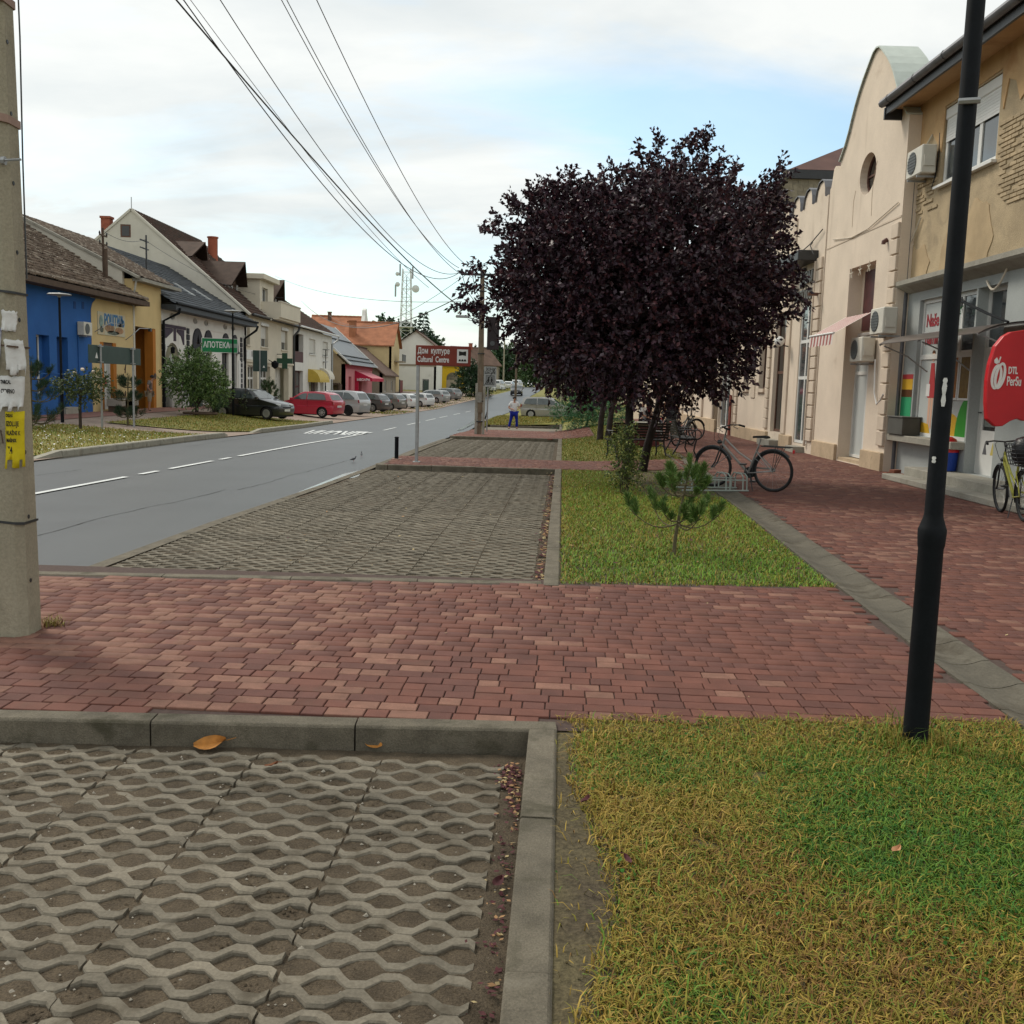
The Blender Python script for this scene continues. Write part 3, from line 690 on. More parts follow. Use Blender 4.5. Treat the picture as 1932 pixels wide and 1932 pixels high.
downpipe(shop, [(.10, -.07, 6.2), (.10, -.07, 4.15), (.12, -.07, 3.7), (.12, -.07, .05)], .055, m_zinc)
# display window: frame, frosted panes with stickers
f = MB().plate(rect(h1[0][0], h1[1][0], .95+zo, 3.74+zo), [rect(h1[0][0]+.07, h1[1][0]-.06, 1.02+zo, 2.52+zo), rect(h1[0][0]+.07, h1[0][0]+.95, 2.62+zo, 3.66+zo), rect(h1[0][0]+1.03, h1[0][0]+1.85, 2.62+zo, 3.66+zo), rect(h1[0][0]+1.93, h1[1][0]-.06, 2.62+zo, 3.66+zo)], .08, .15).build('display_window', m_pvc, shop)
def film(x0, x1, z0, z1, mm, y=.105, nm='pane', par=None): return MB().box(x0, x1, y, y+.02, z0, z1).build(nm, mm, par or f)
hx = h1[0][0]
film(hx+.065, h1[1][0]-.055, 1.01+zo, 2.53+zo, m_frost); film(hx+.065, hx+.955, 2.61+zo, 3.67+zo, m_frost); film(hx+1.025, hx+1.855, 2.61+zo, 3.67+zo, m_frost); film(hx+1.925, h1[1][0]-.055, 2.61+zo, 3.67+zo, m_glass)
m_green = mat('green_film', (.035, .27, .03), .4, .05); m_yel = mat('yellow_film', (.60, .36, .03), .4, .05); m_redf = mat('red_film', (.42, .045, .05), .4, .05); m_skin = mat('film_skin', (.62, .38, .27), .5, .05); m_brn = mat('brown_film', (.10, .04, .015), .4, .1); m_wht = mat('white_print', (.7, .7, .68), .5, .03)
def sticker(outline, mm, y=.1015): return MB().plate(outline, [], y, y+.003).build('sticker', mm, f)
bz = 1.02+zo
sticker([(hx+2.56, bz)]+circ(hx+2.56, bz, .62, .80, 10, math.pi, math.pi/2), m_green, .099)
sticker(circ(hx+1.55, bz, .72, .45, 14, 0, math.pi), m_yel, .1)
sticker([(hx+.2, bz), (hx+.75, bz), (hx+.65, bz+.18), (hx+.3, bz+.22)], m_yel, .1)
sticker([(hx+.50, bz+.72), (hx+.86, bz+.72), (hx+.80, bz+1.2), (hx+.74, bz+1.42), (hx+.58, bz+1.42), (hx+.56, bz+1.1)], m_redf, .098)      # figure of a woman with a shopping bag
sticker(circ(hx+.67, bz+1.55, .07, .10, 12), m_skin, .0985); sticker(circ(hx+.67, bz+1.60, .085, .08, 12, .2, math.pi-.2), m_brn, .097)
sticker([(hx+.58, bz+.12), (hx+.66, bz+.12), (hx+.68, bz+.73), (hx+.56, bz+.73)], m_skin); sticker([(hx+.70, bz+.1), (hx+.78, bz+.1), (hx+.80, bz+.73), (hx+.70, bz+.73)], m_skin)
sticker(rect(hx+.42, hx+.60, bz+.75, bz+1.0), m_wht, .096); sticker([(hx+.92, bz+.35), (hx+1.12, bz+.35), (hx+1.1, bz+1.0), (hx+.94, bz+1.05)], mat('teal_film', (.06, .2, .22), .5, .1), .098)
sticker(circ(hx+1.02, bz+1.15, .06, .08, 10), m_skin, .0985)
m_posto = mat('orange_poster', (.36, .10, .015), .5, .3, scale=12, col2=(.22, .12, .02)); m_postb = mat('brown_poster', (.20, .12, .015), .5, .3, scale=12, col2=(.13, .07, .01))
for (xa, xb, mm) in ((1.52, 1.92, m_posto), (2.02, 2.44, m_postb)):
    o = MB().box(hx+xa, hx+xb, .085, .095, bz+.72, bz+1.60); o = o.build('poster', mm, f); MB().plate(rect(hx+xa-.03, hx+xb+.03, bz+.69, bz+1.63), [rect(hx+xa+.01, hx+xb-.01, bz+.73, bz+1.59)], .075, .088).build('poster_frame', m_wht, o)
lettering('Naše\nnamir', .36, mat('claret_print', (.30, .04, .05), .5, .05), f, (hx+.16, .1, 3.12+zo), UPR, sx=.85, align='LEFT', bold=.008)
sticker([(hx+1.06, 3.2+zo), (hx+1.06, 3.64+zo), (hx+1.84, 3.64+zo), (hx+1.7, 3.35+zo), (hx+1.35, 3.18+zo)], m_green, .1)
for (za, zb, mm) in ((2.12, 2.22, m_redf), (1.90, 2.12, m_yel), (1.74, 1.90, m_brn), (1.22, 1.74, mat('mint_paint', (.03, .30, .13), .6, .05))):
    MB().box(.16, .74, -.006, .004, za+zo, zb+zo).build('painted_block', mm, shop)
MB().cbox(-.02, sy(18.68), -.26, .05, .80+zo, .94+zo, .012).build('window_shelf', m_conc, shop)
# door
dr = MB().plate(rect(h2[0][0], h2[1][0], .38+zo, 3.74+zo), [rect(h2[0][0]+.17, h2[1][0]-.1, 1.18+zo, 2.5+zo), rect(h2[0][0]+.1, h2[1][0]-.06, 2.68+zo, 3.66+zo)], .20, .26).build('shop_door', m_pvc, shop)
MB().box(h2[0][0]+.16, h2[1][0]-.09, .225, .24, 1.17+zo, 2.51+zo).build('pane', m_glassd, dr); MB().box(h2[0][0]+.09, h2[1][0]-.05, .225, .24, 2.67+zo, 3.67+zo).build('pane', m_glass, dr)
MB().tube([(h2[0][0]+.09, .15, 1.5+zo), (h2[0][0]+.2, .15, 1.5+zo)], .014, 6).tube([(h2[0][0]+.09, .2, 1.5+zo), (h2[0][0]+.09, .15, 1.5+zo)], .012, 6).build('handle', m_dark, dr)
MB().box(h2[0][0]+.22, h2[0][0]+.62, .215, .2225, 1.25+zo, 1.85+zo).build('notice', mat('notice_grey', (.16, .18, .17), .6, .3, scale=25), dr)
for (cx, mm) in ((.36, m_zinc), (.66, mat('yellow_sticker', (.55, .45, .12), .5, .05))): MB().plate([(h2[0][0]+cx-.08, .75+zo), (h2[0][0]+cx+.08, .75+zo), (h2[0][0]+cx, .98+zo)], [], .196, .199).build('door_sticker', mm, dr)
# steps
st = MB(); st.cbox(sy(19.9), sy(14.9), -.62, .0, 0, .27, .012); st.build('step', m_conc, shop)
st = MB(); st.cbox(sy(20.1), sy(14.5), -.98, -.622, 0, .11, .012); st.build('step', m_conc, shop)
# curved polycarbonate canopy over the door and window
m_poly = mat('smoky_polycarbonate', (.10, .08, .07), .3, .1, scale=3, spec=.5)
can = MB(); k = 9; vs = []; x0, x1 = sy(20.7), sy(16.2)
for xx in np.linspace(x0, x1, 13):
    for i in range(k):
        a = i/(k-1)*R(62); vs.append((xx, -.02-1.0*math.sin(a)/math.sin(R(62)), 2.90-.22*(1-math.cos(a))/(1-math.cos(R(62)))))
n_ = len(vs); vs += [(p[0], p[1], p[2]-.012) for p in vs]
fs = [[i*k+j, (i+1)*k+j, (i+1)*k+j+1, i*k+j+1] for i in range(12) for j in range(k-1)]
can.add(vs, fs+[[q+n_ for q in f_[::-1]] for f_ in fs]+[[i*k+k-1, (i+1)*k+k-1, (i+1)*k+k-1+n_, i*k+k-1+n_] for i in range(12)])
cn = can.build('canopy', m_poly, shop, smooth=True)
for xx in (x0+.05, sy(18.7), x1-.05):
    MB().tube([(xx, -.02-1.0*math.sin(a)/math.sin(R(62)), 2.87-.22*(1-math.cos(a))/(1-math.cos(R(62)))) for a in np.linspace(0, R(62), 8)], .018, 6).tube([(xx, -.02, 2.15), (xx, -.45, 2.45), (xx, -.93, 2.64)], .014, 6).build('canopy_bracket', m_steel, cn)
# cable hanging in a loop below the cornice
MB().tube([(3.9+.9*t, -.05-.03*math.sin(math.pi*t), 3.72-.35*math.sin(math.pi*t)+.35*t) for t in np.linspace(0, 1, 10)], .02, 6).build('cable', m_cable, shop, smooth=True)
MB().tube([(.55, -.03, 5.35), (.35, -.05, 5.1), (.2, -.06, 4.9)], .018, 6).tube([(.8, -.02, 6.95), (.62, -.05, 6.8), (.6, -.1, 6.5)], .02, 6).build('cable', m_cable, shop, smooth=True)
MB().tube([(1.15, -.01, 6.9), (1.2, -.02, 6.45), (1.1, -.015, 6.1), (.95, -.015, 5.85)], .012, 5).build('cable', m_dark, shop, smooth=True)
# things on and at the shop
ac_unit('white air conditioner high on the peeling ochre wall, beside the roller-shutter window', (X_S-.36, 21.35, 6.22), RRZ)
ac_unit('white air conditioner on the corner downpipe, above the end of the smoky canopy', (7.72, 22.05, 3.06), RRZ)
gb = thing('meter_box', 'dark grey box lying on the shelf under the shop window', 'box', (X_S-.02, 21.45, .95), RRZ)
MB().cbox(-.42, .42, -.28, .1, 0, .36, .01).build('body', mat('grey_box_paint', (.085, .085, .075), .7, .12, scale=4), gb); MB().cbox(-.44, .44, -.30, .12, .36, .385, .006).build('lid', mat('grey_box_lid', (.12, .12, .11), .7, .12, scale=4), gb)
bn = thing('waste_bin', 'small blue bin with round red lid beside the shop door', 'bin', (X_S-.22, 18.98, .38), 0)
MB().lathe([(.155, 0), (.19, .01), (.215, .36), (.205, .37)], 16).build('body', mat('blue_plastic', (.012, .05, .30), .45, .05), bn, smooth=True)
MB().lathe([(.225, .36), (.225, .40), (.21, .50), (.16, .60), (.08, .645), (.01, .65)], 16).build('lid', m_redpl, bn, smooth=True)
# apple-shaped sign projecting from the wall
sg = thing('apple_sign', 'big red apple-shaped sign lettered DTL PerSu', 'sign', (6.55, 14.2, 0), R(3))
m_signw = mat('sign_white', (.72, .70, .66), .5, .02)
ol = [(0, 2.0), (.015, 2.22), (.075, 2.48), (.18, 2.62), (.28, 2.68), (.57, 2.73), (.80, 2.70), (1.0, 2.73), (1.3, 2.68), (1.5, 2.5), (1.6, 2.2), (1.6, 1.9), (1.5, 1.5), (1.35, 1.38), (1.15, 1.40), (.95, 1.50), (.80, 1.50), (.57, 1.46), (.48, 1.49), (.38, 1.45), (.28, 1.38), (.18, 1.37), (.05, 1.47), (.015, 1.7)]
MB().plate(ol[::-1], [], -.05, .05).build('panel', m_redpl, sg, bevel=.012)
def ring(cx, cz, rx, rz, t, y, tilt=0.):
    o_ = [(cx+rx*math.cos(a)+tilt*rz*math.sin(a), cz+rz*math.sin(a)) for a in np.linspace(0, 2*math.pi, 28)[:-1]]; i_ = [(cx+(rx-t)*math.cos(a)+tilt*rz*math.sin(a), cz+(rz-t)*math.sin(a)) for a in np.linspace(0, 2*math.pi, 28)[:-1]]
    return MB().plate(o_, [i_], y, y+.008)
lg = ring(.125, 2.06, .078, .175, .038, -.058, .08).build('emblem', m_signw, sg); ring(.17, 2.075, .078, .185, .038, -.066, .12).build('emblem', m_signw, lg); MB().plate([(.075, 2.25), (.115, 2.235), (.135, 2.275), (.105, 2.325), (.07, 2.29)], [], -.062, -.055).build('emblem_leaf', m_signw, lg); MB().plate([(.128, 2.245), (.143, 2.245), (.165, 2.335), (.15, 2.34)], [], -.062, -.055).build('emblem_stalk', m_signw, lg)
lettering('DTL', .135, m_signw, sg, (.285, -.054, 2.15), UPR, sx=.54, align='LEFT', bold=.004); lettering('PerSu', .18, m_signw, sg, (.275, -.054, 2.0), UPR, sx=.50, align='LEFT', bold=.003)
for z_ in (2.5, 1.65): MB().tube([(1.0, .06, z_), (1.78, .06, z_)], .025, 6).build('wall_bracket', m_dark, sg)
fp = thing('flag_pole', 'bare dark flag pole slanting from a bracket on the shop wall', 'flag pole', (X_S-.05, 19.3, 3.55), 0)
MB().tube([(0, 0, .02), (-.5, -2.2, -.38), (-.8, -3.6, -.62)], [.028, .024, .02], 8).build('pole', m_black, fp, smooth=True); MB().lathe([(.045, -.1), (.05, .04), (.03, .08)], 10).build('bracket', m_steel, fp)
mbp = MB(); random.seed(3)
for k in range(14): a = k*.9; mbp.add([(random.uniform(-.12, .06), random.uniform(-.1, .12), -.05-random.uniform(0, .2)) for _ in range(3)], [[0, 1, 2]])
mbp.build('plastic_wrap', mat('green_wrap', (.05, .22, .08), .3, .1, trans=.2), fp)
# loose bricks by the downpipe
bp = []
for k, (dx, dy, dz, rz) in enumerate(((0, 0, 0, .3), (.02, -.22, 0, 1.2), (.05, -.48, 0, .2), (.0, -.30, .075, .6))):
    b_ = MB().cbox(-.12, .12, -.06, .06, 0, .07, .006).build('loose_brick', mat('clay_brick', (.27, .11, .07), .9, .2, scale=8), None, (7.82+dx, 20.9+dy, .115+dz), (0, 0, rz))
    tag(b_, ['farthest loose clay brick on the ground by the shop downpipe', 'second loose clay brick from the downpipe, lying crosswise', 'loose clay brick nearest to the shop step', 'loose clay brick lying on top of the other bricks'][k], 'brick', 'loose bricks beside the shop')

# ---------------- gable house
X_G = 8.11; YG0 = 27.35
gh = thing('gable_house', 'cream house with bell-shaped gable and round attic window', 'building', (X_G, YG0, .11), RRZ)
def gy(Y): return YG0-Y
LG = gy(22.0); pk = gy(24.3)
half = [(0, 9.66), (.2, 9.62), (.4, 9.49), (.62, 9.33), (.8, 9.20), (1.05, 8.98), (1.27, 8.74), (1.48, 8.46), (1.65, 8.20), (1.9, 7.92), (2.28, 7.62)]
outl = [(0, 0), (LG, 0), (LG, 7.5)]+[(pk+d, z+zo) for d, z in half[::-1]][:-1]+[(pk, 9.66+zo)]+[(pk-d, z+zo) for d, z in half[1:]]+[(gy(26.6), 7.32), (gy(26.75), 7.45), (gy(27.0), 7.5), (gy(27.12), 7.45), (gy(27.2), 7.2), (gy(27.28), 7.0), (0, 6.98)]
ov = circ(gy(24.42), 6.90+zo, .56, .47, 24)
rec = rect(gy(25.25), gy(23.40), 0.02, 4.8+zo)
MB().plate(outl, [ov, rec], 0, .36).build('front_wall', m_cream, gh)
cb = MB(); loop = [(pk+d, z+zo) for d, z in half]+[]; L2 = [(pk-d, z+zo) for d, z in half]
for lp, sg_ in ((loop, 1), (L2, -1)):
    for a, b in zip(lp[:-1], lp[1:]):
        A = Vector((a[0], 0, a[1])); B = Vector((b[0], 0, b[1])); n_ = Vector(((B-A).z, 0, -(B-A).x)).normalized()
        if n_.z < 0: n_ = -n_
        cb.add([A+Vector((0, -.06, 0)), B+Vector((0, -.06, 0)), B+n_*.035+Vector((0, -.06, 0)), A+n_*.035+Vector((0, -.06, 0)), A+Vector((0, .82, 0)), B+Vector((0, .82, 0)), B+n_*.035+Vector((0, .82, 0)), A+n_*.035+Vector((0, .82, 0))], [[0, 1, 2, 3], [7, 6, 5, 4], [3, 2, 6, 7], [0, 3, 7, 4], [1, 5, 6, 2]])
cb.build('gable_coping', m_coping, gh, recalc=True)
MB().box(0, .3, .36, 8, 0, 6.9).box(LG-.3, LG, .36, 8, 0, 7.4).build('side_walls', mat('brownish_plaster', (.36, .23, .13), .92, .15, scale=2, streak=((.22, .13, .07), 2, .55, .6)), gh)
rf = MB(); rf.quad((pk-2.3, .8, 7.5), (pk-2.3, 9, 7.5), (pk, 9, 9.3), (pk, .8, 9.3)); rf.quad((pk+2.3, 9, 7.5), (pk+2.3, .8, 7.5), (pk, .8, 9.3), (pk, 9, 9.3)); rf.build('roof', m_tiled, gh)
ow = MB().plate(circ(gy(24.42), 6.90+zo, .57, .48, 24), [circ(gy(24.42), 6.90+zo, .50, .41, 24)], .17, .22).build('round_window', m_brownmetal, gh)
MB().plate(circ(gy(24.42), 6.90+zo, .52, .43, 20), [], .20, .21).build('pane', m_glassd, ow); MB().box(gy(24.42)-.02, gy(24.42)+.02, .17, .21, 6.44+zo, 7.35+zo).box(gy(24.9), gy(23.95), .17, .21, 6.88+zo, 6.92+zo).build('bar', m_brownmetal, ow)
# recessed entrance
en = win(gh, gy(25.25), gy(23.40), .12, 3.25+zo, .30, 2, (.68,), .07, None, m_frost, 'entrance_door')
MB().box(gy(25.25), gy(23.40), .33, .36, 3.1, 4.8+zo).build('recess_wall', m_cream, gh)
MB().box(gy(25.25), gy(23.40), .02, .34, .0, .10).build('threshold', m_plinth, gh)
pb = MB().box(gy(25.0), gy(23.42), .30, .325, 3.30+zo, 4.72+zo).build('poster_panel', mat('claret_poster', (.085, .020, .022), .4, .3, scale=6, col2=(.05, .015, .015)), gh)
MB().plate([(gy(24.1), 3.6), (gy(23.85), 3.58), (gy(23.75), 3.95), (gy(23.85), 4.2), (gy(24.0), 4.25), (gy(24.08), 4.0)], [], .29, .298).build('poster_figure', mat('poster_cream', (.55, .45, .33), .5, .2, scale=10), pb)
MB().plate([(gy(24.25), 4.3), (gy(23.7), 4.32), (gy(23.7), 4.38), (gy(24.0), 4.52), (gy(24.25), 4.36)], [], .29, .298).build('poster_lettering', mat('poster_grey', (.30, .25, .24), .5, .1), pb)
for k in range(3):
    s_ = MB(); cx, cz = gy(25.05)+k*.62, 4.55+.02*k
    for a in range(5): s_.bar((cx, -.02, cz), (cx+.13*math.cos(a*1.256+.3), -.02, cz+.13*math.sin(a*1.256+.3)), .012, .02)
    s_.build('star_ornament', m_cable, gh)
# plinth, corner quoins
for a, b in ((gy(27.3), gy(25.30)), (gy(23.36), gy(22.02))): MB().cbox(a, b, -.075, .02, -.02, .40, .012).build('plinth', m_plinth, gh)
def quoins(par, x0, x1, z0, z1, n, m, pr=.06, gap=.03):
    for k in range(n):
        a = z0+(z1-z0)*k/n; b = z0+(z1-z0)*(k+1)/n-gap
        MB().cbox(x0, x1, -pr, .01, a, b, .012).build('quoin', m, par)
quoins(gh, gy(22.42), gy(22.02), .55, 5.35, 14, m_cream2)
MB().box(gy(27.3), gy(22.02), -.012, .01, 5.42, 5.46).build('string_course', m_cream2, gh)
MB().tube([(gy(22.75), -.015, 5.05), (gy(22.75), -.09, 5.0), (gy(22.75), -.09, 4.95)], .05, 8).build('round_vent', m_brownmetal, gh)
MB().tube([(gy(26.7), -.03, 5.6), (gy(25.2), -.03, 5.44), (gy(24), -.03, 5.48), (gy(22.2), -.03, 5.75)], .012, 5).build('cable', m_cable, gh)
for px_a in (((gy(25.3), 5.7), (gy(25.33), 6.3), (gy(25.22), 6.55)), ((gy(23.95), 5.75), (gy(24.0), 6.2), (gy(23.95), 6.7), (gy(23.8), 6.95))): MB().tube([(p[0], -.006, p[1]) for p in px_a], .004, 4).build('crack', m_oldrender, gh)
# striped awning over the entrance
aw = thing('awning', 'small red and white striped awning over the cream house entrance', 'awning', (X_G-.02, 24.35, 3.12), RRZ)
m_astr = [mat('awning_white', (.62, .56, .52), .8, .06), mat('awning_red', (.33, .10, .09), .8, .06)]
mb = MB(); n = 15; W = 1.9
for k in range(n):
    mb.m = k % 2; xa = -W/2+W*k/n; xb = -W/2+W*(k+1)/n
    mb.quad((xa, -.85, .02), (xb, -.85, .02), (xb, -.01, .52), (xa, -.01, .52)); mb.quad((xa, -.87, -.22-.03*(k % 2)), (xb, -.87, -.22-.03*((k+1) % 2)), (xb, -.85, .02), (xa, -.85, .02))
mb.build('cloth', m_astr, aw); MB().tube([(-W/2-.02, -.85, .03), (W/2+.02, -.85, .03)], .025, 6).build('front_bar', m_wht, aw)
ac_unit('white air conditioner under the striped awning of the cream house', (X_G-.36, 23.35, 2.50), RRZ)
MB().tube([(gy(22.85), -.05, 2.45), (gy(22.75), -.05, 1.7), (gy(22.55), -.05, 1.45), (gy(22.3), -.06, 1.55), (gy(22.12), -.07, 1.68)], .018, 6).build('cable', m_wht, gh, smooth=True)

# ---------------- cultural centre
X_C = 8.14; YC0 = 37.6
cc = thing('cultural_centre', 'long cream hall with quoins, tall windows and wavy parapet', 'building', (X_C, YC0, .11), RRZ)
def cy(Y): return YC0-Y
LC = cy(27.36)
par = [(0, 0), (LC, 0), (LC, 6.85)]
for c in (28.0, 29.2, 30.4, 31.6, 32.8, 34.0, 35.2, 36.4):
    x = cy(c); par += [(x+.46, 6.85), (x+.42, 7.05), (x+.32, 7.22), (x+.10, 7.30), (x-.17, 7.26), (x-.36, 7.12), (x-.46, 6.85)]
par += [(0, 6.85)]
cw = [rect(cy(29.3), cy(27.95), .22, 4.26+zo), rect(cy(32.1), cy(30.85), .42, 4.2+zo), rect(cy(34.0), cy(33.1), 1.87+zo, 4.15+zo), rect(cy(36.35), cy(35.5), 1.87+zo, 4.15+zo)]
MB().plate(par, cw, 0, .4).build('front_wall', m_cream, cc)
MB().box(.0, .3, .4, 12, 0, 6.8).box(LC-.3, LC, .4, 12, 0, 6.8).build('side_walls', m_cream2, cc)
for c in (28.0, 29.2, 30.4, 31.6, 32.8, 34.0, 35.2, 36.4):
    x = cy(c); pts = [(x+.47, 6.84), (x+.43, 7.06), (x+.32, 7.24), (x+.10, 7.32), (x-.17, 7.28), (x-.37, 7.13), (x-.47, 6.84)]
    mb = MB()
    for a, b in zip(pts[:-1], pts[1:]): mb.add([(a[0], -.05, a[1]), (b[0], -.05, b[1]), (b[0], -.05, b[1]+.03), (a[0], -.05, a[1]+.03), (a[0], .45, a[1]), (b[0], .45, b[1]), (b[0], .45, b[1]+.03), (a[0], .45, a[1]+.03)], [[0, 3, 2, 1], [3, 7, 6, 2], [0, 4, 7, 3], [1, 2, 6, 5]])
    mb.build('parapet_coping', m_zinc, cc, recalc=True)
win(cc, cy(29.3), cy(27.95), .24, 4.26+zo, .03, 2, (.47, .73), .075, None, m_glass, 'glazed_door')
m_brwin = mat('brown_frame', (.12, .06, .04), .6, .1)
win(cc, cy(32.1), cy(30.85), .44, 4.2+zo, .12, 1, (.5, .75), .07, m_brwin, m_glassd, 'glazed_door')
for a, b in ((34.0, 33.1), (36.35, 35.5)):
    win(cc, cy(a), cy(b), 1.87+zo, 4.15+zo, .15, 2, (.6,), .06, m_brwin, m_glassd); sill(cc, cy(a)-.06, cy(b)+.06, 1.87+zo, -.08, .2, .12, m_cream2)
for a, b in ((37.55, 32.35), (30.65, 29.45)): MB().cbox(cy(a), cy(b), -.09, .02, -.02, .40, .015).build('plinth', m_plinth, cc)
quoins(cc, cy(27.88), cy(27.42), .35, 5.3, 15, m_cream2); quoins(cc, cy(32.85), cy(32.45), .5, 5.3, 15, m_cream2); quoins(cc, cy(37.55), cy(37.15), .5, 5.3, 15, m_cream2)
for c in (28.9, 30.45): MB().cbox(cy(c)-.22, cy(c)+.22, -.05, .01, 4.9 if c < 29 else .42, 6.7 if c > 29 else 4.95, .01).build('pilaster', m_cream2, cc)
MB().cbox(cy(34.95), cy(34.55), -.03, .01, 2.45+zo, 3.25+zo, .008).build('plaque', m_dark, cc); MB().cbox(cy(35.05), cy(34.45), -.03, .01, 1.55+zo, 2.2+zo, .008).build('panel', m_cream2, cc)
MB().cbox(cy(30.6), cy(27.95), -.55, .02, 5.22, 5.5, .02).build('entrance_hood', m_dark, cc); MB().plate([(-.5, 5.06), (.0, 4.98), (.0, 5.22), (-.5, 5.22)], [], 0, .1)
m_letter = mat('metal_letters', (.20, .19, .17), .4, .1, metal=.5)
lettering('Дом', .62, m_letter, cc, (cy(28.75), -.05, 4.88), UPR, sx=.95, extrude=.03); lettering('Културе', .55, m_letter, cc, (cy(29.0), -.05, 4.40), UPR, sx=.8, extrude=.03)
lm = MB(); lm.lathe([(.01, -.15), (.09, -.12), (.15, -.03), (.15, .05), (.09, .13), (.02, .15)], 14, (cy(30.3), -.32, 3.15)); o = lm.build('globe_lamp', m_wht, cc, smooth=True); MB().tube([(cy(30.3), .02, 3.0), (cy(30.3), -.3, 3.05)], .02, 6).build('lamp_arm', m_dark, o)
MB().tube([(cy(32.4), -.03, 5.72), (cy(30), -.05, 5.6), (cy(28.5), -.1, 5.72), (cy(27.5), -.06, 5.98)], .016, 5).tube([(cy(28.3), -.08, 5.75), (cy(27.9), -.25, 5.6), (cy(27.7), -.2, 5.35)], .014, 5).build('cable', m_dark, cc, smooth=True)
MB().box(cy(27.60), cy(27.52), -.32, -.02, 4.25, 4.33).build('flag_holder', m_brwin, cc)
MB().box(cy(28.9), cy(28.1), -.32, 0, 0, .16).build('step', m_conc, cc); MB().box(cy(32.3), cy(30.7), -.35, 0, 0, .2).build('step', m_conc, cc)
downpipe(cc, [(cy(27.93), -.06, 5.2), (cy(27.93), -.06, .2)], .04, m_cream2)
# brown mansard behind the parapet
# lower slopes: ribbed sheet towards the street, scalloped slates towards the camera; then a brown hipped cap
m_slate = mat('mossy_slate', (.23, .20, .14), .9, .25, scale=4, bump=.6, bscale=9)
base = [(cy(45.5), .75), (cy(35.9), .75), (cy(35.9), 9), (cy(45.5), 9)]; topp = [(cy(45.0), 1.45), (cy(36.6), 1.45), (cy(36.6), 8.3), (cy(45.0), 8.3)]; zA, zB = 6.5, 9.35
ms = MB()
for i in range(4):
    a, b = base[i], base[(i+1) % 4]; c, d = topp[(i+1) % 4], topp[i]; ms.m = 0 if i == 0 else 1; ms.quad((a[0], a[1], zA), (b[0], b[1], zA), (c[0], c[1], zB), (d[0], d[1], zB))
mo = ms.build('mansard', [m_brownmetal, m_slate], cc)
tmp = MB().plate([(-.17, .30), (-.17, 0), (-.09, -.09), (.09, -.09), (.17, 0), (.17, .30)], [], -.02, .015).build('slate', m_slate); sme = tmp.data; bpy.data.objects.remove(tmp)
for r_i in range(11):
    t = (r_i+.5)/11.5
    for k in range(18):
        yq = 1.2+k*.36+(.18 if r_i % 2 else 0)
        if yq > 8: continue
        inst('slate', sme, mo, (base[1][0]+(topp[1][0]-base[1][0])*t+.02, yq, zA+(zB-zA)*t), (0, R(-14), R(90)))
up_ = MB(); tz = zB+.02; e = .3; ctr = [(cy(43), 5.0, 11.3), (cy(39), 5.0, 11.3)]
q = [(topp[0][0]-e, topp[0][1]-e, tz), (topp[1][0]+e, topp[1][1]-e, tz), (topp[2][0]+e, topp[2][1]+e, tz), (topp[3][0]-e, topp[3][1]+e, tz)]
up_.add(q+ctr, [[0, 1, 5, 4], [1, 2, 5], [2, 3, 4, 5], [3, 0, 4], [3, 2, 1, 0]]); up_.build('upper_roof', m_brownmetal, cc)
MB().box(q[0][0], q[1][0], q[0][1]-.02, q[2][1]+.02, tz-.3, tz-.01).build('eaves_board', m_dark, cc)
for k in range(16): t = k/15; xk = base[0][0]+(base[1][0]-base[0][0])*t; xt = topp[0][0]+(topp[1][0]-topp[0][0])*t; MB().bar((xk, base[0][1], zA+.03), (xt, topp[0][1], zB), .06, .05).build('standing_seam', m_brownmetal, mo)

# ---------------- low cream wing beyond the hall
lw = thing('low_wing', 'low cream building with small windows beyond the hall', 'building', (X_C+.05, 62., .11), RRZ)
def ly(Y): return 62-Y
hl = [rect(ly(40.2), ly(38.1), .2, 3.2), rect(ly(45.4), ly(44.6), 1.65, 2.7), rect(ly(48.2), ly(47.4), 1.65, 2.7), rect(ly(43), ly(42.3), 1.75, 2.6), rect(ly(53), ly(52), 1.6, 2.7), rect(ly(57), ly(56), 1.6, 2.7)]
MB().plate([(0, -.5), (ly(37.65), -.5), (ly(37.65), 5.0), (0, 5.0)], hl, 0, .4).build('front_wall', m_cream, lw)
MB().box(0, .3, .4, 9, -.5, 4.9).build('side_wall', m_cream2, lw)
d = win(lw, ly(40.2), ly(38.1), .22, 3.2, .1, 2, (.62,), .09, None, m_glass, 'glazed_door')
for h in hl[1:]: w = win(lw, h[0][0], h[1][0], h[0][1], h[2][1], .08, 1, (), .09)
for c in (41.2, 43.7, 46.4, 49, 50.7, 54.5, 58.5): MB().cbox(ly(c)-.14, ly(c)+.14, -.08, .01, .5, 4.9, .01).build('pilaster', m_cream2, lw)
MB().cbox(0, ly(40.4), -.10, .02, -.5, .5, .012).build('plinth', m_plinth, lw)
MB().box(ly(41.4), ly(40.3), -.02, .0, 0, 1.3).build('board', mat('dark_board', (.12, .085, .05), .9, .2), lw); MB().box(ly(37.98), ly(37.7), -.05, 0, .0, 1.5).build('red_board', mat('rust_board', (.17, .035, .02), .8, .2), lw)
rl = MB(); rl.quad((-.2, -.4, 5.0), (ly(37.65), -.4, 5.0), (ly(37.65), 4.5, 7.0), (-.2, 4.5, 7.0)); rl.quad((-.2, 4.5, 7.0), (ly(37.65), 4.5, 7.0), (ly(37.65), 9.4, 5.0), (-.2, 9.4, 5.0)); rl.build('roof', m_tiled, lw)
MB().box(ly(45.5), ly(44.2), -.4, -.09, .0, .12).build('step', m_conc, lw)
fw2 = thing('far_right_house', 'pale low house glimpsed behind the trees far down the promenade', 'building', (10.5, 92, g(92)), R(-86))
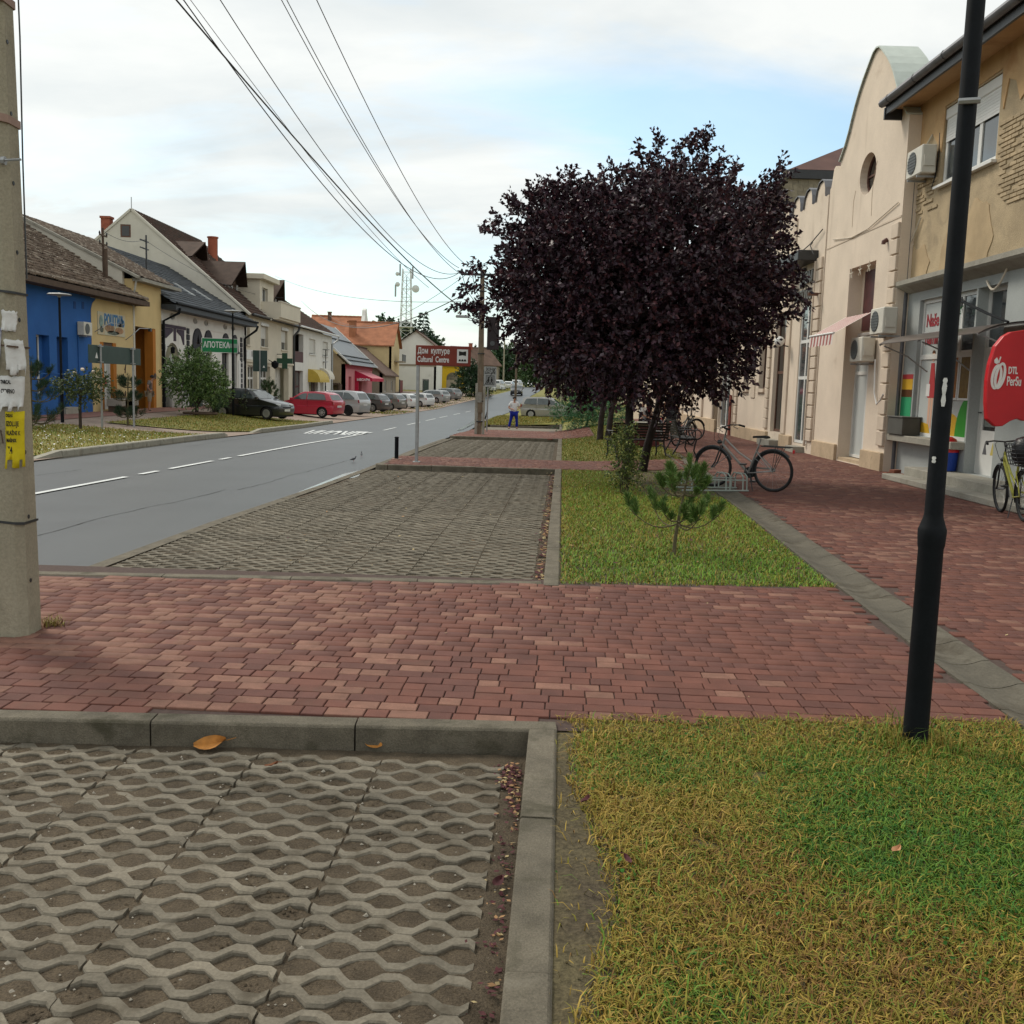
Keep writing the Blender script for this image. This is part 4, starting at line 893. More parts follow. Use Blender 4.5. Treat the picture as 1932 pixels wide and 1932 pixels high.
MB().plate(rect(0, 26, -1, 4.2), [rect(3+i*4, 4.2+i*4, 1, 2.6) for i in range(5)], 0, .4).build('front_wall', m_cream2, fw2)
for i in range(5): win(fw2, 3+i*4, 4.2+i*4, 1, 2.6, .1, 2)
rl = MB(); rl.quad((-.4, -.5, 4.1), (26.4, -.5, 4.1), (26.4, 4.5, 6.8), (-.4, 4.5, 6.8)); rl.quad((-.4, 4.5, 6.8), (26.4, 4.5, 6.8), (26.4, 9.5, 4.1), (-.4, 9.5, 4.1)); rl.build('roof', mat('red_far_tiles', (.22, .09, .05), .9, .2, scale=1.5, bump=.4, bscale=6), fw2); MB().plate([(26, 4.2), (26, -1), (26.0, -1)], [], 0, .1); MB().box(25.8, 26, .4, 9, -1, 4.1).build('side_wall', m_cream2, fw2)
# ================================================================== LEFT SIDE
m_blue = mat('blue_paint', (.022, .105, .33), .85, .08, scale=1.2, fine=.05, fscale=30, bump=.12, bscale=60, stain=((.03, .13, .36), 1.5, .58, .6))
m_yellow = mat('pale_yellow_paint', (.60, .46, .23), .88, .06, scale=1.2, bump=.1, bscale=60, stain=((.52, .38, .19), 1.5, .6, .5))
m_gateyel = mat('straw_paint', (.62, .47, .23), .88, .05, scale=1.2, bump=.1, bscale=60)
m_orange = mat('orange_paint', (.42, .155, .022), .85, .06, scale=1.2)
m_whitewall = mat('white_limewash', (.68, .67, .62), .9, .05, scale=1.4, bump=.1, bscale=50, streak=((.42, .40, .35), 1.5, .6, .4))
m_greycream = mat('greyish_cream', (.56, .53, .45), .9, .06, scale=1, bump=.1, bscale=50, stain=((.44, .40, .32), 1.0, .58, .5), streak=((.36, .33, .26), 1.2, .6, .5))
m_ltan = mat('cream_render', (.60, .55, .44), .9, .04, scale=1, bump=.08, bscale=50, streak=((.45, .40, .30), 1.2, .62, .4))
m_tileold = mat('weathered_tiles', (.15, .11, .08), .92, .28, scale=2.2, fine=.15, fscale=30, bump=.3, bscale=30, rnd=.22, stain=((.21, .17, .13), 3, .55, .6))
m_tileold2 = mat('weathered_tiles_pale', (.27, .22, .17), .92, .25, scale=2.2, fine=.15, fscale=30, rnd=.2)
m_tiledk = mat('dark_brown_tiles', (.075, .05, .038), .85, .2, scale=2, rnd=.15)
m_tilered = mat('redbrown_tiles', (.10, .055, .04), .85, .22, scale=2, rnd=.15)
m_tileor = mat('orange_tiles', (.36, .15, .075), .9, .15, scale=1.2, rnd=.12, stain=((.27, .12, .06), 1, .55, .5))
m_slateb = mat('blue_grey_slates', (.07, .08, .092), .55, .15, scale=2.5, rnd=.15, spec=.5)
m_sheet = mat('grey_sheet_roof', (.20, .215, .225), .55, .08, scale=1.2)
m_brick = mat('chimney_brick', (.27, .085, .05), .9, .15, scale=6)
m_wood = mat('old_wood', (.09, .06, .042), .85, .2, scale=5)
m_blackpl = mat('black_trim', (.028, .028, .034), .75, .12)
m_shutter = mat('shutter_white', (.56, .55, .50), .6, .04)
LRZ = R(90)
def house(name, label, X, Y, z, rz=LRZ, cat='building'): return thing(name, label, cat, (X, Y, z), rz)
def wallbox(par, L, D, H, m, base=-1., t=.35, name='side_walls'):
    return MB().box(0, .3, t, D, base, H).box(L-.3, L, t, D, base, H).box(.3, L-.3, D-.3, D, base, H).build(name, m, par)
def chimney(par, x, y, z0, z1, w=.5, m=None, round_=False):
    mm = m or m_brick; c = MB()
    if round_: c.lathe([(w/2, z0), (w/2, z1-.12), (w/2+.06, z1-.1), (w/2+.06, z1)], 14, (x, y, 0))
    else: c.box(x-w/2, x+w/2, y-w/2, y+w/2, z0, z1-.14).box(x-w/2-.06, x+w/2+.06, y-w/2-.06, y+w/2+.06, z1-.14, z1)
    return c.build('chimney', mm, par, smooth=round_)

# ---------------- blue and yellow house
YB = 34.0
bh = house('blue_house', 'low house half blue, half pale yellow under one old tiled roof', -18.5, YB, 0)
def by(Y): return Y-YB
Lb = by(49.15); Lm = by(44.3)
bw = [rect(by(39.2), by(40.3), .82, 3.13), rect(by(40.95), by(41.95), .30, 3.13), rect(by(36.2), by(37.3), .82, 3.13)]
MB().plate(rect(0, Lm, -.4, 5.0), bw, 0, .4).build('blue_wall', m_blue, bh)
yw = [rect(by(45.15), by(46.95), .1, 3.1)]
MB().plate([(Lm, -.4), (Lb, -.4), (Lb, 4.95), (Lm+.55, 4.95), (Lm+.15, 4.72), (Lm, 4.45)], yw, -.02, .4).build('yellow_wall', m_yellow, bh)
MB().plate([(Lm, 4.45), (Lm+.15, 4.72), (Lm+.55, 4.95), (Lm, 4.95)][::-1], [], .0, .3).build('blue_corner', m_blue, bh)
wallbox(bh, Lb, 10.5, 4.9, m_yellow)
for h in (bw[0], bw[2]): win(bh, h[0][0], h[1][0]-.35, h[0][1], h[2][1], .26, 1, (.28,), .07)
for h in (bw[0], bw[2]): MB().box(h[1][0]-.35, h[1][0], .28, .36, h[0][1], h[2][1]).build('shutter_leaf', m_blue, bh)
dd = win(bh, bw[1][0][0], bw[1][0][0]+.25, .32, 3.13, .26, 1, (), .06, m_pvc, m_glassd, 'door_frame'); MB().box(bw[1][0][0]+.25, bw[1][1][0], .30, .36, .3, 3.13).build('door', mat('navy_paint', (.012, .055, .19), .8, .08), bh)
MB().box(bw[1][0][0]-.1, bw[1][1][0]+.1, -.35, .0, -.2, .3).build('step', m_conc, bh)
for xx, zz_ in ((by(42.7), 4.55), (by(43.5), 4.60)): MB().box(xx-.12, xx+.12, -.012, .0, zz_-.2, zz_+.1).build('vent_panel', mat('navy_paint', 'ffffff'), bh)
MB().tube([(by(42.9), -.03, 3.3), (by(42.9), -.03, .8)], .02, 5).build('cable', m_blue, bh); MB().box(by(38), by(44.2), -.02, .0, 1.62, 1.66).build('ledge', m_blue, bh)
# yellow part: orange door reveals, white door, painted sign
MB().box(yw[0][0][0], yw[0][0][0]+.36, -.03, .38, .1, 3.1).build('door_reveal', m_orange, bh); MB().box(yw[0][1][0]-.36, yw[0][1][0], -.03, .38, .1, 3.1).build('door_reveal', m_orange, bh)
yd = win(bh, yw[0][0][0]+.36, yw[0][1][0]-.36, .1, 2.75, .12, 2, (.5,), .09, None, m_frost, 'shop_door'); MB().box(yw[0][0][0]+.36, yw[0][1][0]-.36, .02, .3, 2.75, 3.1).build('shutter_box', m_wood, bh)
MB().box(yw[0][0][0]+.75, yw[0][0][0]+.95, .10, .118, 1.25, 1.55).build('notice', m_redf, yd)
sgn = MB().box(by(44.9), by(48.0), -.05, -.025, 3.42, 4.42).build('painted_signboard', mat('mural_paint', (.46, .50, .40), .6, .3, scale=2.2, col2=(.55, .42, .25)), bh)
lettering('РОШТИЉ', .62, mat('sign_blue', (.035, .16, .34), .6, .1), sgn, (by(46.75), -.056, 4.08), UPR, sx=.78, extrude=.003, bold=.03)
for (xx, zz_, rx, rz_, mm) in ((46.2, 3.75, .55, .2, mat('mural_brown', (.33, .20, .11), .7, .3, scale=5)), (47.3, 3.68, .5, .15, mat('mural_rust', (.36, .20, .10), .7, .3, scale=5)), (45.25, 4.0, .22, .28, mat('mural_teal', (.22, .30, .27), .7, .3, scale=5)), (45.3, 3.65, .2, .14, mat('mural_dark', (.12, .14, .11), .7, .3, scale=5)), (46.6, 3.55, .7, .09, mat('mural_dark', 'ffffff'))):
    MB().plate(circ(by(xx), zz_, rx, rz_, 14), [], -.056, -.052).build('mural_shape', mm, sgn)
MB().tube([(by(44.6), -.03, 3.5), (by(44.6), -.35, 3.7), (by(45.4), -.4, 3.95), (by(46.6), -.38, 3.93)], .02, 5).tube([(by(48.1), -.03, 3.3), (by(48.1), -.35, 3.55), (by(48.9), -.4, 3.9), (by(50.2), -.4, 3.95)], .02, 5).build('sign_lamp_arms', m_steel, bh); 
for xx, nm in ((46.6, 0), (50.3, 1)): MB().cbox(by(xx)-.1, by(xx)+.1, -.46, -.32, 3.82, 3.98, .01).build('sign_lamp', m_dark, bh)
gr = MB()
for pts in (((47.6, 1.2), (47.75, 1.7), (47.55, 1.45), (47.95, 1.5), (47.9, 1.15)), ((47.9, 1.9), (48.05, 2.15), (47.95, 1.75)), ((47.6, .85), (47.8, .65), (47.95, .9), (48.0, .6))): gr.tube([(by(a), -.025, b) for a, b in pts], .035, 4)
gr.build('graffiti', m_wood, bh)
MB().box(by(44.35), Lb, -.03, -.02, 4.42, 4.46).box(by(47.4), by(47.5), -.04, -.02, 4.42, 4.75).build('moulding', m_yellow, bh)
tiles(bh, -.3, Lb+.45, -.62, 5.22, 5.6, 8.95, m_tileold, .21, .30, .05, .02, 300, ms=[m_tileold, m_tileold, m_tileold, m_tileold2])
ev = MB(); ev.box(-.3, Lb+.45, -.58, .0, 4.98, 5.1).build('soffit', m_wood, bh); MB().box(-.3, Lb+.45, -.66, -.585, 4.98, 5.2).build('fascia', m_wood, bh)
ridge_tiles(bh, (-.3, -.56, 5.36), (Lb+.4, -.56, 5.36), m_tileold2, .07, .42)
MB().quad((-.3, 5.6, 8.95), (Lb+.2, 5.6, 8.95), (Lb+.2, 11, 5.2), (-.3, 11, 5.2)).build('back_roof', m_tileold, bh)
ac_unit('white air conditioner on the blue house wall', (-18.18, 43.25, 3.28), LRZ)
# roof post with insulators standing on the tiles
rpst = thing('roof_mast', 'old mast with insulators rising from the tiles of the blue house', 'mast', (-19.35, 47.9, 5.9), 0)
MB().tube([(0, 0, -.3), (-.02, 0, 2.5)], .055, 7).build('pole', m_wood, rpst); MB().tube([(.1, 0, -.3), (.1, 0, 1.55)], .09, 7).build('stub', m_wood, rpst)
for k, zz_ in enumerate((1.75, 2.15)):
    c_ = MB().bar((0, -.42, zz_), (0, .42, zz_), .06).build('crossarm', m_wood, rpst)
    for yy in (-.4, .4): MB().lathe([(.03, 0), (.05, .05), (.02, .14)], 8, (0, yy, zz_+.03)).build('insulator', m_dark, c_)
# ---------------- gate house
gt_ = house('gate_house', 'tall straw-coloured gate house with a deep orange-sided passage', -18.5, 49.2, 0)
Lg = 3.85; gz = [rect(.12, 2.95, -.1, 4.03)]
MB().plate(rect(0, Lg, -.4, 6.25), gz, 0, .4).build('front_wall', m_gateyel, gt_)
MB().box(2.96, 3.8, .4, 1.4, -.1, 4.03).build('orange_jamb', m_orange, gt_)
MB().box(.12, 3.0, 1.3, 1.4, 2.6, 4.03).build('slatted_screen', m_wood, gt_); MB().box(.12, 3.0, 1.42, 1.5, -.1, 4.03).build('gate', mat('brown_gate', (.055, .035, .028), .7, .15), gt_)
MB().box(.0, .12, .4, 1.4, -.1, 4.0).build('passage_wall', m_gateyel, gt_)
MB().box(2.55, 2.95, -.012, .42, -.1, 4.0).build('orange_reveal', m_orange, gt_)
MB().lathe([(.12, 0), (.15, .02), (.12, .04)], 12, (2.75, -.06, 1.65), 'y').build('wreath', m_wood, gt_)
gv = [(-.02, -.25, 6.30), (-.02, 5.6, 9.1)]
def sl(y): return 6.30+(y+.25)*(2.8/5.85)
gm = MB(); gm.add([(0, .4, -.4), (0, 5.6, -.4), (0, 5.6, sl(5.6)), (0, .4, sl(.4)), (-.25, .4, -.4), (-.25, 5.6, -.4), (-.25, 5.6, sl(5.6)), (-.25, .4, sl(.4))], [[0, 1, 2, 3], [7, 6, 5, 4], [0, 3, 7, 4], [1, 5, 6, 2], [3, 2, 6, 7]]); gm.build('gable_wall', m_greycream, gt_)
MB().bar((-.14, -.35, sl(-.35)+.05), (-.14, 5.7, sl(5.7)+.05), .34, .12).build('gable_coping', m_conc, gt_)
# skewed tile field of the gate house roof
SV = []; SF = []; off = 0; MI = []
for j in range(22):
    t = j/22; xr = 4.6+4.2*t
    for i in range(int((xr)/.22)):
        y = -.45+6.05*t; z = 6.33+2.85*t; x = .05+i*.22
        q = [(x, y-.02, z+.06), (x+.11, y-.02, z+.10), (x+.22, y-.02, z+.06), (x, y+.33, z+.13), (x+.11, y+.33, z+.15), (x+.22, y+.33, z+.13), (x, y-.02, z), (x+.11, y-.02, z+.03), (x+.22, y-.02, z)]; d = random.uniform(-.012, .012)
        SV += [(a, b, c+d) for a, b, c in q]; SF += [[off, off+1, off+4, off+3], [off+1, off+2, off+5, off+4], [off+6, off+7, off+1, off], [off+7, off+8, off+2, off+1]]; MI += [0 if random.random() < .75 else 1]*4; off += 9
o = np_mesh('tile_field', SV, SF, [m_tileold, m_tileold2], gt_, mi=MI); o['kind'] = 'stuff'
MB().quad((0, -.45, 6.3), (4.6, -.45, 6.3), (8.8, 5.6, 9.15), (0, 5.6, 9.15)).build('roof_deck', m_dark, gt_); MB().quad((0, 5.6, 9.15), (8.8, 5.6, 9.15), (8.8, 11, 6), (0, 11, 6)).build('back_roof', m_tileold, gt_)
MB().box(0, 5.6, -.5, .02, 6.14, 6.3).build('gutter_board', m_conc, gt_)
MB().tube([(.05, -.15, 6.2), (-.3, -.2, 5.7), (-.3, -.1, 5.4)], .05, 6).build('downpipe', m_conc, gt_)
MB().box(-.12, .06, -.05, .03, -.3, 5.0).build('corner_pilaster', m_greycream, gt_)

# ---------------- white house with black ornaments
YW = 53.1
wh = house('ornate_white_house', 'white house with black carved trim and blue-grey slate roof', -18.5, YW, 0)
def wy(Y): return Y-YW
Lw = wy(69.2); ova = [54.75, 58.65, 60.7, 64.6, 66.45]
arch_w = [(58.05, 59.85), (60.15, 61.85), (63.8, 65.5), (65.95, 67.5)]
holes = [circ(wy(a), 4.84, .42, .17, 16) for a in ova]+[archr(wy(a)+.12, wy(b)-.12, 1.0, 4.2) for a, b in arch_w]+[archr(wy(53.5), wy(56.0), 0., 3.45)]
MB().plate(rect(0, Lw, -.5, 5.15), holes, 0, .4).build('front_wall', m_whitewall, wh)
wallbox(wh, Lw, 11, 5.1, m_whitewall)
for a in ova:
    v_ = MB().plate(circ(wy(a), 4.84, .43, .18, 16), [], .1, .14).build('oval_vent', m_dark, wh)
    for dx in (-.15, .15): MB().box(wy(a)+dx-.022, wy(a)+dx+.022, .02, .1, 4.70, 4.98).build('vent_bar', m_whitewall, v_)
for a, b in arch_w:
    x0, x1 = wy(a), wy(b); r_ = (x1-x0)/2; cx = (x0+x1)/2
    tr = MB().plate(circ(cx, 4.12-r_+.22, r_+.02, r_+.02, 12, 0, math.pi)+[], [], 0, .01)
    hd = MB().plate([(x0, 3.35)]+[(x1, 3.35)]+circ(cx, 3.45, r_, 1.0, 12, 0, math.pi), [[(cx-.3, 3.55), (cx+.3, 3.55), (cx, 4.1)]], -.07, .02).build('carved_head', m_blackpl, wh)
    MB().cbox(x0-.1, x1+.1, -.12, .01, 3.22, 3.38, .02).build('lintel', m_blackpl, hd)
    win(wh, x0+.12, x1-.12, 1.0, 3.3, .14, 2, (.65,), .09, m_blackpl, m_glassd)
# gateway with fanlight and half-timber pattern
da = MB().plate(circ(wy(54.75), 2.2, 1.22, 1.22, 14, 0, math.pi), [[(wy(54.75)-.55, 2.3), (wy(54.75)+.55, 2.3), (wy(54.75), 3.1)]], .08, .14).build('fanlight', mat('olive_fanlight', (.20, .19, .12), .7, .1), wh)
MB().plate(circ(wy(54.75), 2.22, 1.0, 1.0, 12, 0, math.pi), [], .16, .18).build('pane', m_frost, da)
for k in range(4): MB().box(wy(54.75)-.5+k*.28, wy(54.75)-.46+k*.28, .1, .15, 2.3, 2.85).build('bar', m_pvc, da)
MB().box(wy(53.5), wy(56.0), .1, .2, -.3, 2.2).build('gate', m_shutter, wh); MB().box(wy(53.2), wy(56.3), -.06, .0, 2.1, 2.25).build('beam', m_whitewall, wh)
for q in ([(53.25, 4.22), (56.9, 4.22), (56.9, 4.38), (53.25, 4.38)], [(54.9, 3.55), (55.25, 3.55), (55.25, 4.22), (54.9, 4.22)], [(53.45, 3.65), (53.7, 3.65), (54.75, 4.05), (54.75, 4.2), (53.45, 4.2)], [(55.4, 4.2), (55.4, 4.05), (56.1, 3.85), (56.45, 3.4), (56.6, 3.4), (56.6, 4.2)]):
    MB().plate([(wy(a), b) for a, b in q], [], -.035, .005).build('timber_motif', mat('plum_trim', (.05, .035, .055), .75, .12), wh)
for xx in (53.25, 57.25, 68.3):
    for k in range(13 if xx != 57.25 else 7): zt_ = 4.35-k*.34; MB().cbox(wy(xx)-.2-(.04 if k % 2 else 0), wy(xx)+.2+(.04 if k % 2 else 0), -.06, .01, zt_-.31, zt_, .02).build('rustic_block', m_blackpl, wh)
for xx in (53.9, 56.7):
    MB().tube([(wy(xx), 0, 3.2), (wy(xx), -.3, 3.3), (wy(xx), -.3, 3.2)], .02, 5).lathe([(.03, -.3), (.1, -.25), (.12, 0), (.02, .08)], 6, (wy(xx), -.3, 3.15)).build('wall_lantern', m_black, wh)
MB().box(0, Lw, -.05, .01, 4.45, 4.52).box(0, Lw, -.03, .01, 4.40, 4.45).build('string_course', m_whitewall, wh)
MB().box(wy(67.6), Lw, -.05, .01, -.3, 2.8).build('white_panel', m_pvc, wh)
tiles(wh, -.15, Lw+.3, -.75, 5.38, 5.4, 9.05, m_slateb, .33, .34, .05, .008, 200, 'slate', False)
MB().box(-.15, Lw+.3, -.8, -.05, 5.1, 5.36).build('eaves_box', mat('charcoal_eaves', (.035, .042, .05), .6, .1), wh)
MB().quad((-.15, 5.4, 9.05), (Lw+.3, 5.4, 9.05), (Lw+.3, 11.5, 5.2), (-.15, 11.5, 5.2)).build('back_roof', m_slateb, wh)
for xx, yy in ((54.2, 1.0), (56.6, 1.1), (61.5, 1.0), (64.9, 1.0)):
    zz_ = 5.38+(yy+.75)*(3.67/6.15); MB().obox((wy(xx), yy+.55, zz_+.33+.07), (.28, 0, 0), (0, .6, .358), (0, -.02, .035)).build('skylight', m_pvc if xx < 60 else mat('pale_glass', (.33, .36, .38), .15, .05, spec=.8), wh)
downpipe(wh, [(.35, -.85, 5.2), (.35, -.8, 4.95), (-.05, -.12, 4.5), (-.05, -.1, -.2)], .07, m_black); downpipe(wh, [(Lw+.25, -.85, 5.2), (Lw+.25, -.75, 4.9), (Lw-.25, -.1, 4.3), (Lw-.25, -.1, -.4)], .08, m_black)
MB().tube([(-.15, -.85, 5.42), (Lw+.3, -.85, 5.42)], .07, 7).build('gutter', m_black, wh)
rm = thing('roof_mast', 'thin mast with crossarms on the slate roof of the white house', 'mast', (-20.0, 55.2, 6.2), 0)
MB().tube([(0, 0, 0), (0, 0, 2.9)], .045, 6).build('pole', m_dark, rm)
for zz_ in (2.2, 2.6): MB().bar((-.1, -.6, zz_), (-.1, .6, zz_), .06).build('crossarm', m_dark, rm)

# ---------------- cream house with tall grey gable, dormers and balcony
YC = 69.35
ch = house('cream_house', 'two-storey cream house with tall grey gable, dormers and a balcony', -18.5, YC, -.2)
def cyy(Y): return Y-YC
Lc = cyy(84.2); zb = .2
cwn = [rect(cyy(73.6), cyy(75.8), 3.95+zb, 5.45+zb), rect(cyy(80.0), cyy(82.2), 3.95+zb, 5.45+zb), rect(cyy(69.7), cyy(70.6), 3.95+zb, 5.45+zb), rect(cyy(70), cyy(72.6), -.2, 2.55+zb), rect(cyy(73.4), cyy(76.4), -.2, 2.55+zb), rect(cyy(78), cyy(82.6), -.2, 2.55+zb)]
MB().plate(rect(0, Lc, -.6, 6.15+zb), cwn, 0, .4).build('front_wall', m_ltan, ch)
for h in cwn[:3]:
    x0, x1 = h[0][0], h[1][0]; w_ = win(ch, x0, x1, 3.95+zb, 5.45+zb, .25, 2); MB().box(x0+.02, x1-.02, .18, .24, 4.55+zb, 5.45+zb).build('roller_shutter', m_shutter, w_); MB().cbox(x0-.05, x1+.05, -.08, .1, 5.45+zb, 5.68+zb, .03).build('shutter_box', m_pvc, w_); sill(ch, x0-.1, x1+.1, 3.95+zb, -.1, .2, .09, m_ltan)
for k, h in enumerate(cwn[3:]): win(ch, h[0][0], h[1][0], -.2, 2.55+zb, .7 if k == 2 else .3, 3 if k < 2 else 4, (.7,), .12, m_shutter if k == 2 else m_pvc, m_shutter if k == 2 else m_glassd, 'shopfront')
MB().box(0, Lc, -.12, .01, 2.78+zb, 2.92+zb).build('string_course', m_ltan, ch); MB().box(cyy(69.6), cyy(72.9), -.05, .01, 2.95+zb, 3.6+zb).build('fascia_sign', m_pvc, ch)
lettering('ПЕРИ', .5, m_steel, ch, (cyy(71.3), -.06, 3.3+zb), UPR, sx=.8, extrude=.005)
# gable end: wall towards the camera, ridge far above
pkY, pkZ = 7.6, 12.75
gb_ = MB(); pts = [(0, -.6), (0, 6.3), (pkY, pkZ), (15.2, 6.3), (15.2, -.6)]
gb_.plate([(-p[0], p[1]) for p in pts], [rect(-8.35, -7.65, 11.0, 11.85)], 0, .3); o = gb_.build('gable_wall', m_greycream, ch); o.data.transform(Matrix(((0, 1, 0, .0), (-1, 0, 0, 0), (0, 0, 1, 0), (0, 0, 0, 1)))); 
gw = MB().box(.02, .10, 7.65, 8.35, 11.0, 11.85).build('gable_window', m_brwin, ch); MB().box(-.0, .05, 7.75, 8.25, 11.1, 11.75).build('pane', m_glassd, gw)
MB().bar((.1, -.35, 6.15), (.1, pkY, pkZ+.1), .35, .14).bar((.1, 15.5, 6.15), (.1, pkY, pkZ+.1), .35, .14).build('verge', m_greycream, ch)
tiles(ch, .3, Lc+.2, -.45, 6.1, pkY, pkZ, m_tiledk, .3, .36, .06, .01, 0, ms=[m_tiledk, m_tilered])
MB().quad((.3, pkY, pkZ), (Lc+.2, pkY, pkZ), (Lc+.2, 15.6, 6.1), (.3, 15.6, 6.1)).build('back_roof', m_tiledk, ch)
ridge_tiles(ch, (.1, pkY, pkZ+.05), (Lc+.2, pkY, pkZ+.05), m_tiledk, .12, .5)
MB().box(Lc-.3, Lc, .4, 15, -.6, 6.1).build('side_wall', m_ltan, ch)
chimney(ch, 11.6, 5.6, 10.6, 12.75, .75, mat('terracotta_pipe', (.30, .085, .045), .8, .1), True); chimney(ch, .9, 9.6, 10.5, 12.45, .6)
def dormer(x0, x1, yf, ztop, zeave, depth, m):
    """dormer standing out of the roof, ridge pointing to the street"""
    d_ = MB(); cx = (x0+x1)/2; d_.box(x0+.2, x1-.2, yf+.35, yf+depth, zeave-1.6, zeave-.02); b_ = d_.build('dormer', m_wood, ch)
    rr = MB(); n_ = Vector((0, 0, 1)); e = .35
    for sx in (-1, 1):
        xo = cx+sx*(x1-x0)/2
        rr.add([(xo+sx*e, yf-.35, zeave-.3), (cx, yf-.75, ztop), (cx, yf+depth, ztop), (xo+sx*e, yf+depth, zeave-.3)], [[0, 1, 2, 3]]); rr.add([(xo+sx*e, yf-.35, zeave-.4), (cx, yf-.75, ztop-.12), (cx, yf+depth, ztop-.12), (xo+sx*e, yf+depth, zeave-.4)], [[3, 2, 1, 0], [0, 1, 2, 3]])
    rr.build('dormer_roof', m_tiledk, b_, recalc=False)
    MB().plate([(x0+.2, zeave-.02), (x1-.2, zeave-.02), (cx, ztop-.15)], [], yf+.3, yf+.36).build('dormer_gable', m_wood, b_)
    win(b_, cx-.45, cx+.45, zeave-1.3, zeave-.15, yf+.30, 1); MB().box(x0+.12, x0+.28, yf+.25, yf+.4, zeave-1.7, zeave).box(x1-.28, x1-.12, yf+.25, yf+.4, zeave-1.7, zeave).build('corner_post', m_pvc, b_)
dormer(1.6, 5.2, 1.6, 10.0, 8.5, 4, m_tiledk); dormer(10.0, 13.2, .7, 9.6, 8.2, 4.5, m_tiledk); dormer(1.2, 4.2, 4.2, 11.2, 10.3, 2.6, m_tiledk)
tw = MB(); tw.plate(rect(5.2, 9.4, 6.2, 9.0), [rect(5.9, 7.6, 6.9, 8.5)], .3, .7); tw.box(5.2, 5.6, .7, 4.5, 6.2, 9.0).box(9.0, 9.4, .7, 4.5, 6.2, 9.0); o = tw.build('balcony_room', m_ltan, ch); win(o, 5.9, 7.6, 6.9, 8.5, .5, 2)
MB().cbox(4.9, 9.7, -.1, 4.6, 9.0, 9.4, .04).build('flat_roof', m_ltan, ch)
bc = MB(); bc.box(5.6, 12.3, -1.15, -1.0, 6.35, 7.45).box(5.6, 5.75, -1.0, .3, 6.35, 7.45).box(12.15, 12.3, -1.0, .3, 6.35, 7.45).box(5.6, 12.3, -1.0, .3, 6.2, 6.36); bc.build('balcony', m_ltan, ch); MB().box(5.55, 12.35, -1.2, -.95, 7.45, 7.53).build('balcony_rail', m_greycream, ch)
for a, b in (((5.0, -.6, 6.1), (5.0, 1.6, 7.9)), ((9.8, -.5, 6.15), (9.8, 1.8, 8.0)), ((12.9, -.5, 6.15), (12.9, 1.8, 8.0))): MB().bar(a, b, .14, .12).build('snow_rail', m_greycream, ch)
downpipe(ch, [(Lc+.25, -.5, 6.1), (Lc+.15, -.4, 5.8), (Lc-.1, -.12, 5.4), (Lc-.1, -.1, -.4)], .09, m_dark); MB().tube([(.3, -.5, 6.2), (Lc+.25, -.5, 6.2)], .08, 7).build('gutter', m_dark, ch)
MB().tube([(.05, pkY, pkZ+.1), (.05, pkY, pkZ+.9)], .03, 5).build('lightning_rod', m_steel, ch)
# pharmacy cross and plate
px = thing('pharmacy_cross', 'dark green pharmacy cross projecting from the cream house', 'sign', (-17.9, 78.6, 3.05), LRZ)
MB().plate([(-.2, -.6), (.2, -.6), (.2, -.2), (.6, -.2), (.6, .2), (.2, .2), (.2, .6), (-.2, .6), (-.2, .2), (-.6, .2), (-.6, -.2), (-.2, -.2)], [], -.08, .08).build('cross', mat('green_cross', (.025, .075, .045), .5, .1), px); o = LAST[0]; o.data.transform(Matrix.Rotation(R(-90), 4, 'Z')); MB().tube([(0, 0, .5), (0, .6, .5)], .03, 5).build('arm', m_dark, px)
MB().tube([(-3.2, .1, -.2), (-3.2, .5, 0)], .03, 5).lathe([(.05, -.55), (.25, -.4), (.28, -.1), (.05, .05)], 8, (-3.2, .0, -.1)).build('wall_lantern', m_black, px)

# ---------------- white two-storey house with yellow awning
YH = 84.4
w2 = house('white_two_storey_house', 'plain white two-storey house with a yellow awning and dark loggia', -18.5, YH, -.4)
def hy(Y): return Y-YH
Lh = hy(101.9); zb = .4
hh = [rect(hy(84.9), hy(88.3), 3.1+zb, 5.5+zb), rect(hy(90.8), hy(93.6), 3.95+zb, 5.3+zb), rect(hy(97.0), hy(99.8), 3.95+zb, 5.3+zb), rect(hy(84.8), hy(88.2), -.2, 2.4+zb), rect(hy(90.8), hy(94.8), -.2, 1.6+zb), rect(hy(96), hy(97.4), -.2, 1.9+zb)]
MB().plate(rect(0, Lh, -.8, 6.0+zb), hh, 0, .4).build('front_wall', m_whitewall, w2)
MB().box(hh[0][0][0], hh[0][1][0], 1.0, 1.1, 3.1+zb, 5.5+zb).build('loggia_back', mat('loggia_dark', (.03, .018, .02), .8, .1), w2); MB().box(hh[0][0][0], hh[0][1][0], .02, .1, 3.1+zb, 4.0+zb).build('loggia_parapet', mat('claret_panel', (.07, .02, .022), .6, .2, scale=4), w2)
for h in hh[1:3]: w_ = win(w2, h[0][0], h[1][0], h[0][1], h[2][1], .22, 2); MB().box(h[0][0], h[1][0], .15, .21, h[0][1]+.1, h[2][1]).build('roller_shutter', m_shutter, w_); sill(w2, h[0][0]-.15, h[1][0]+.15, h[0][1], -.1, .2, .08)
dd = win(w2, hh[3][0][0], hh[3][1][0], -.2, 2.4+zb, .3, 2, (.55,), .15, mat('claret_panel', 'ffffff'), m_glassd, 'entrance_door'); win(w2, hh[4][0][0], hh[4][1][0], -.2, 1.6+zb, .3, 3, (), .15, m_brwin, m_glassd, 'shopfront'); win(w2, hh[5][0][0], hh[5][1][0], -.2, 1.9+zb, .2, 1, (), .2, m_pvc, m_frost, 'shop_door')
wallbox(w2, Lh, 13, 5.9+zb, m_whitewall)
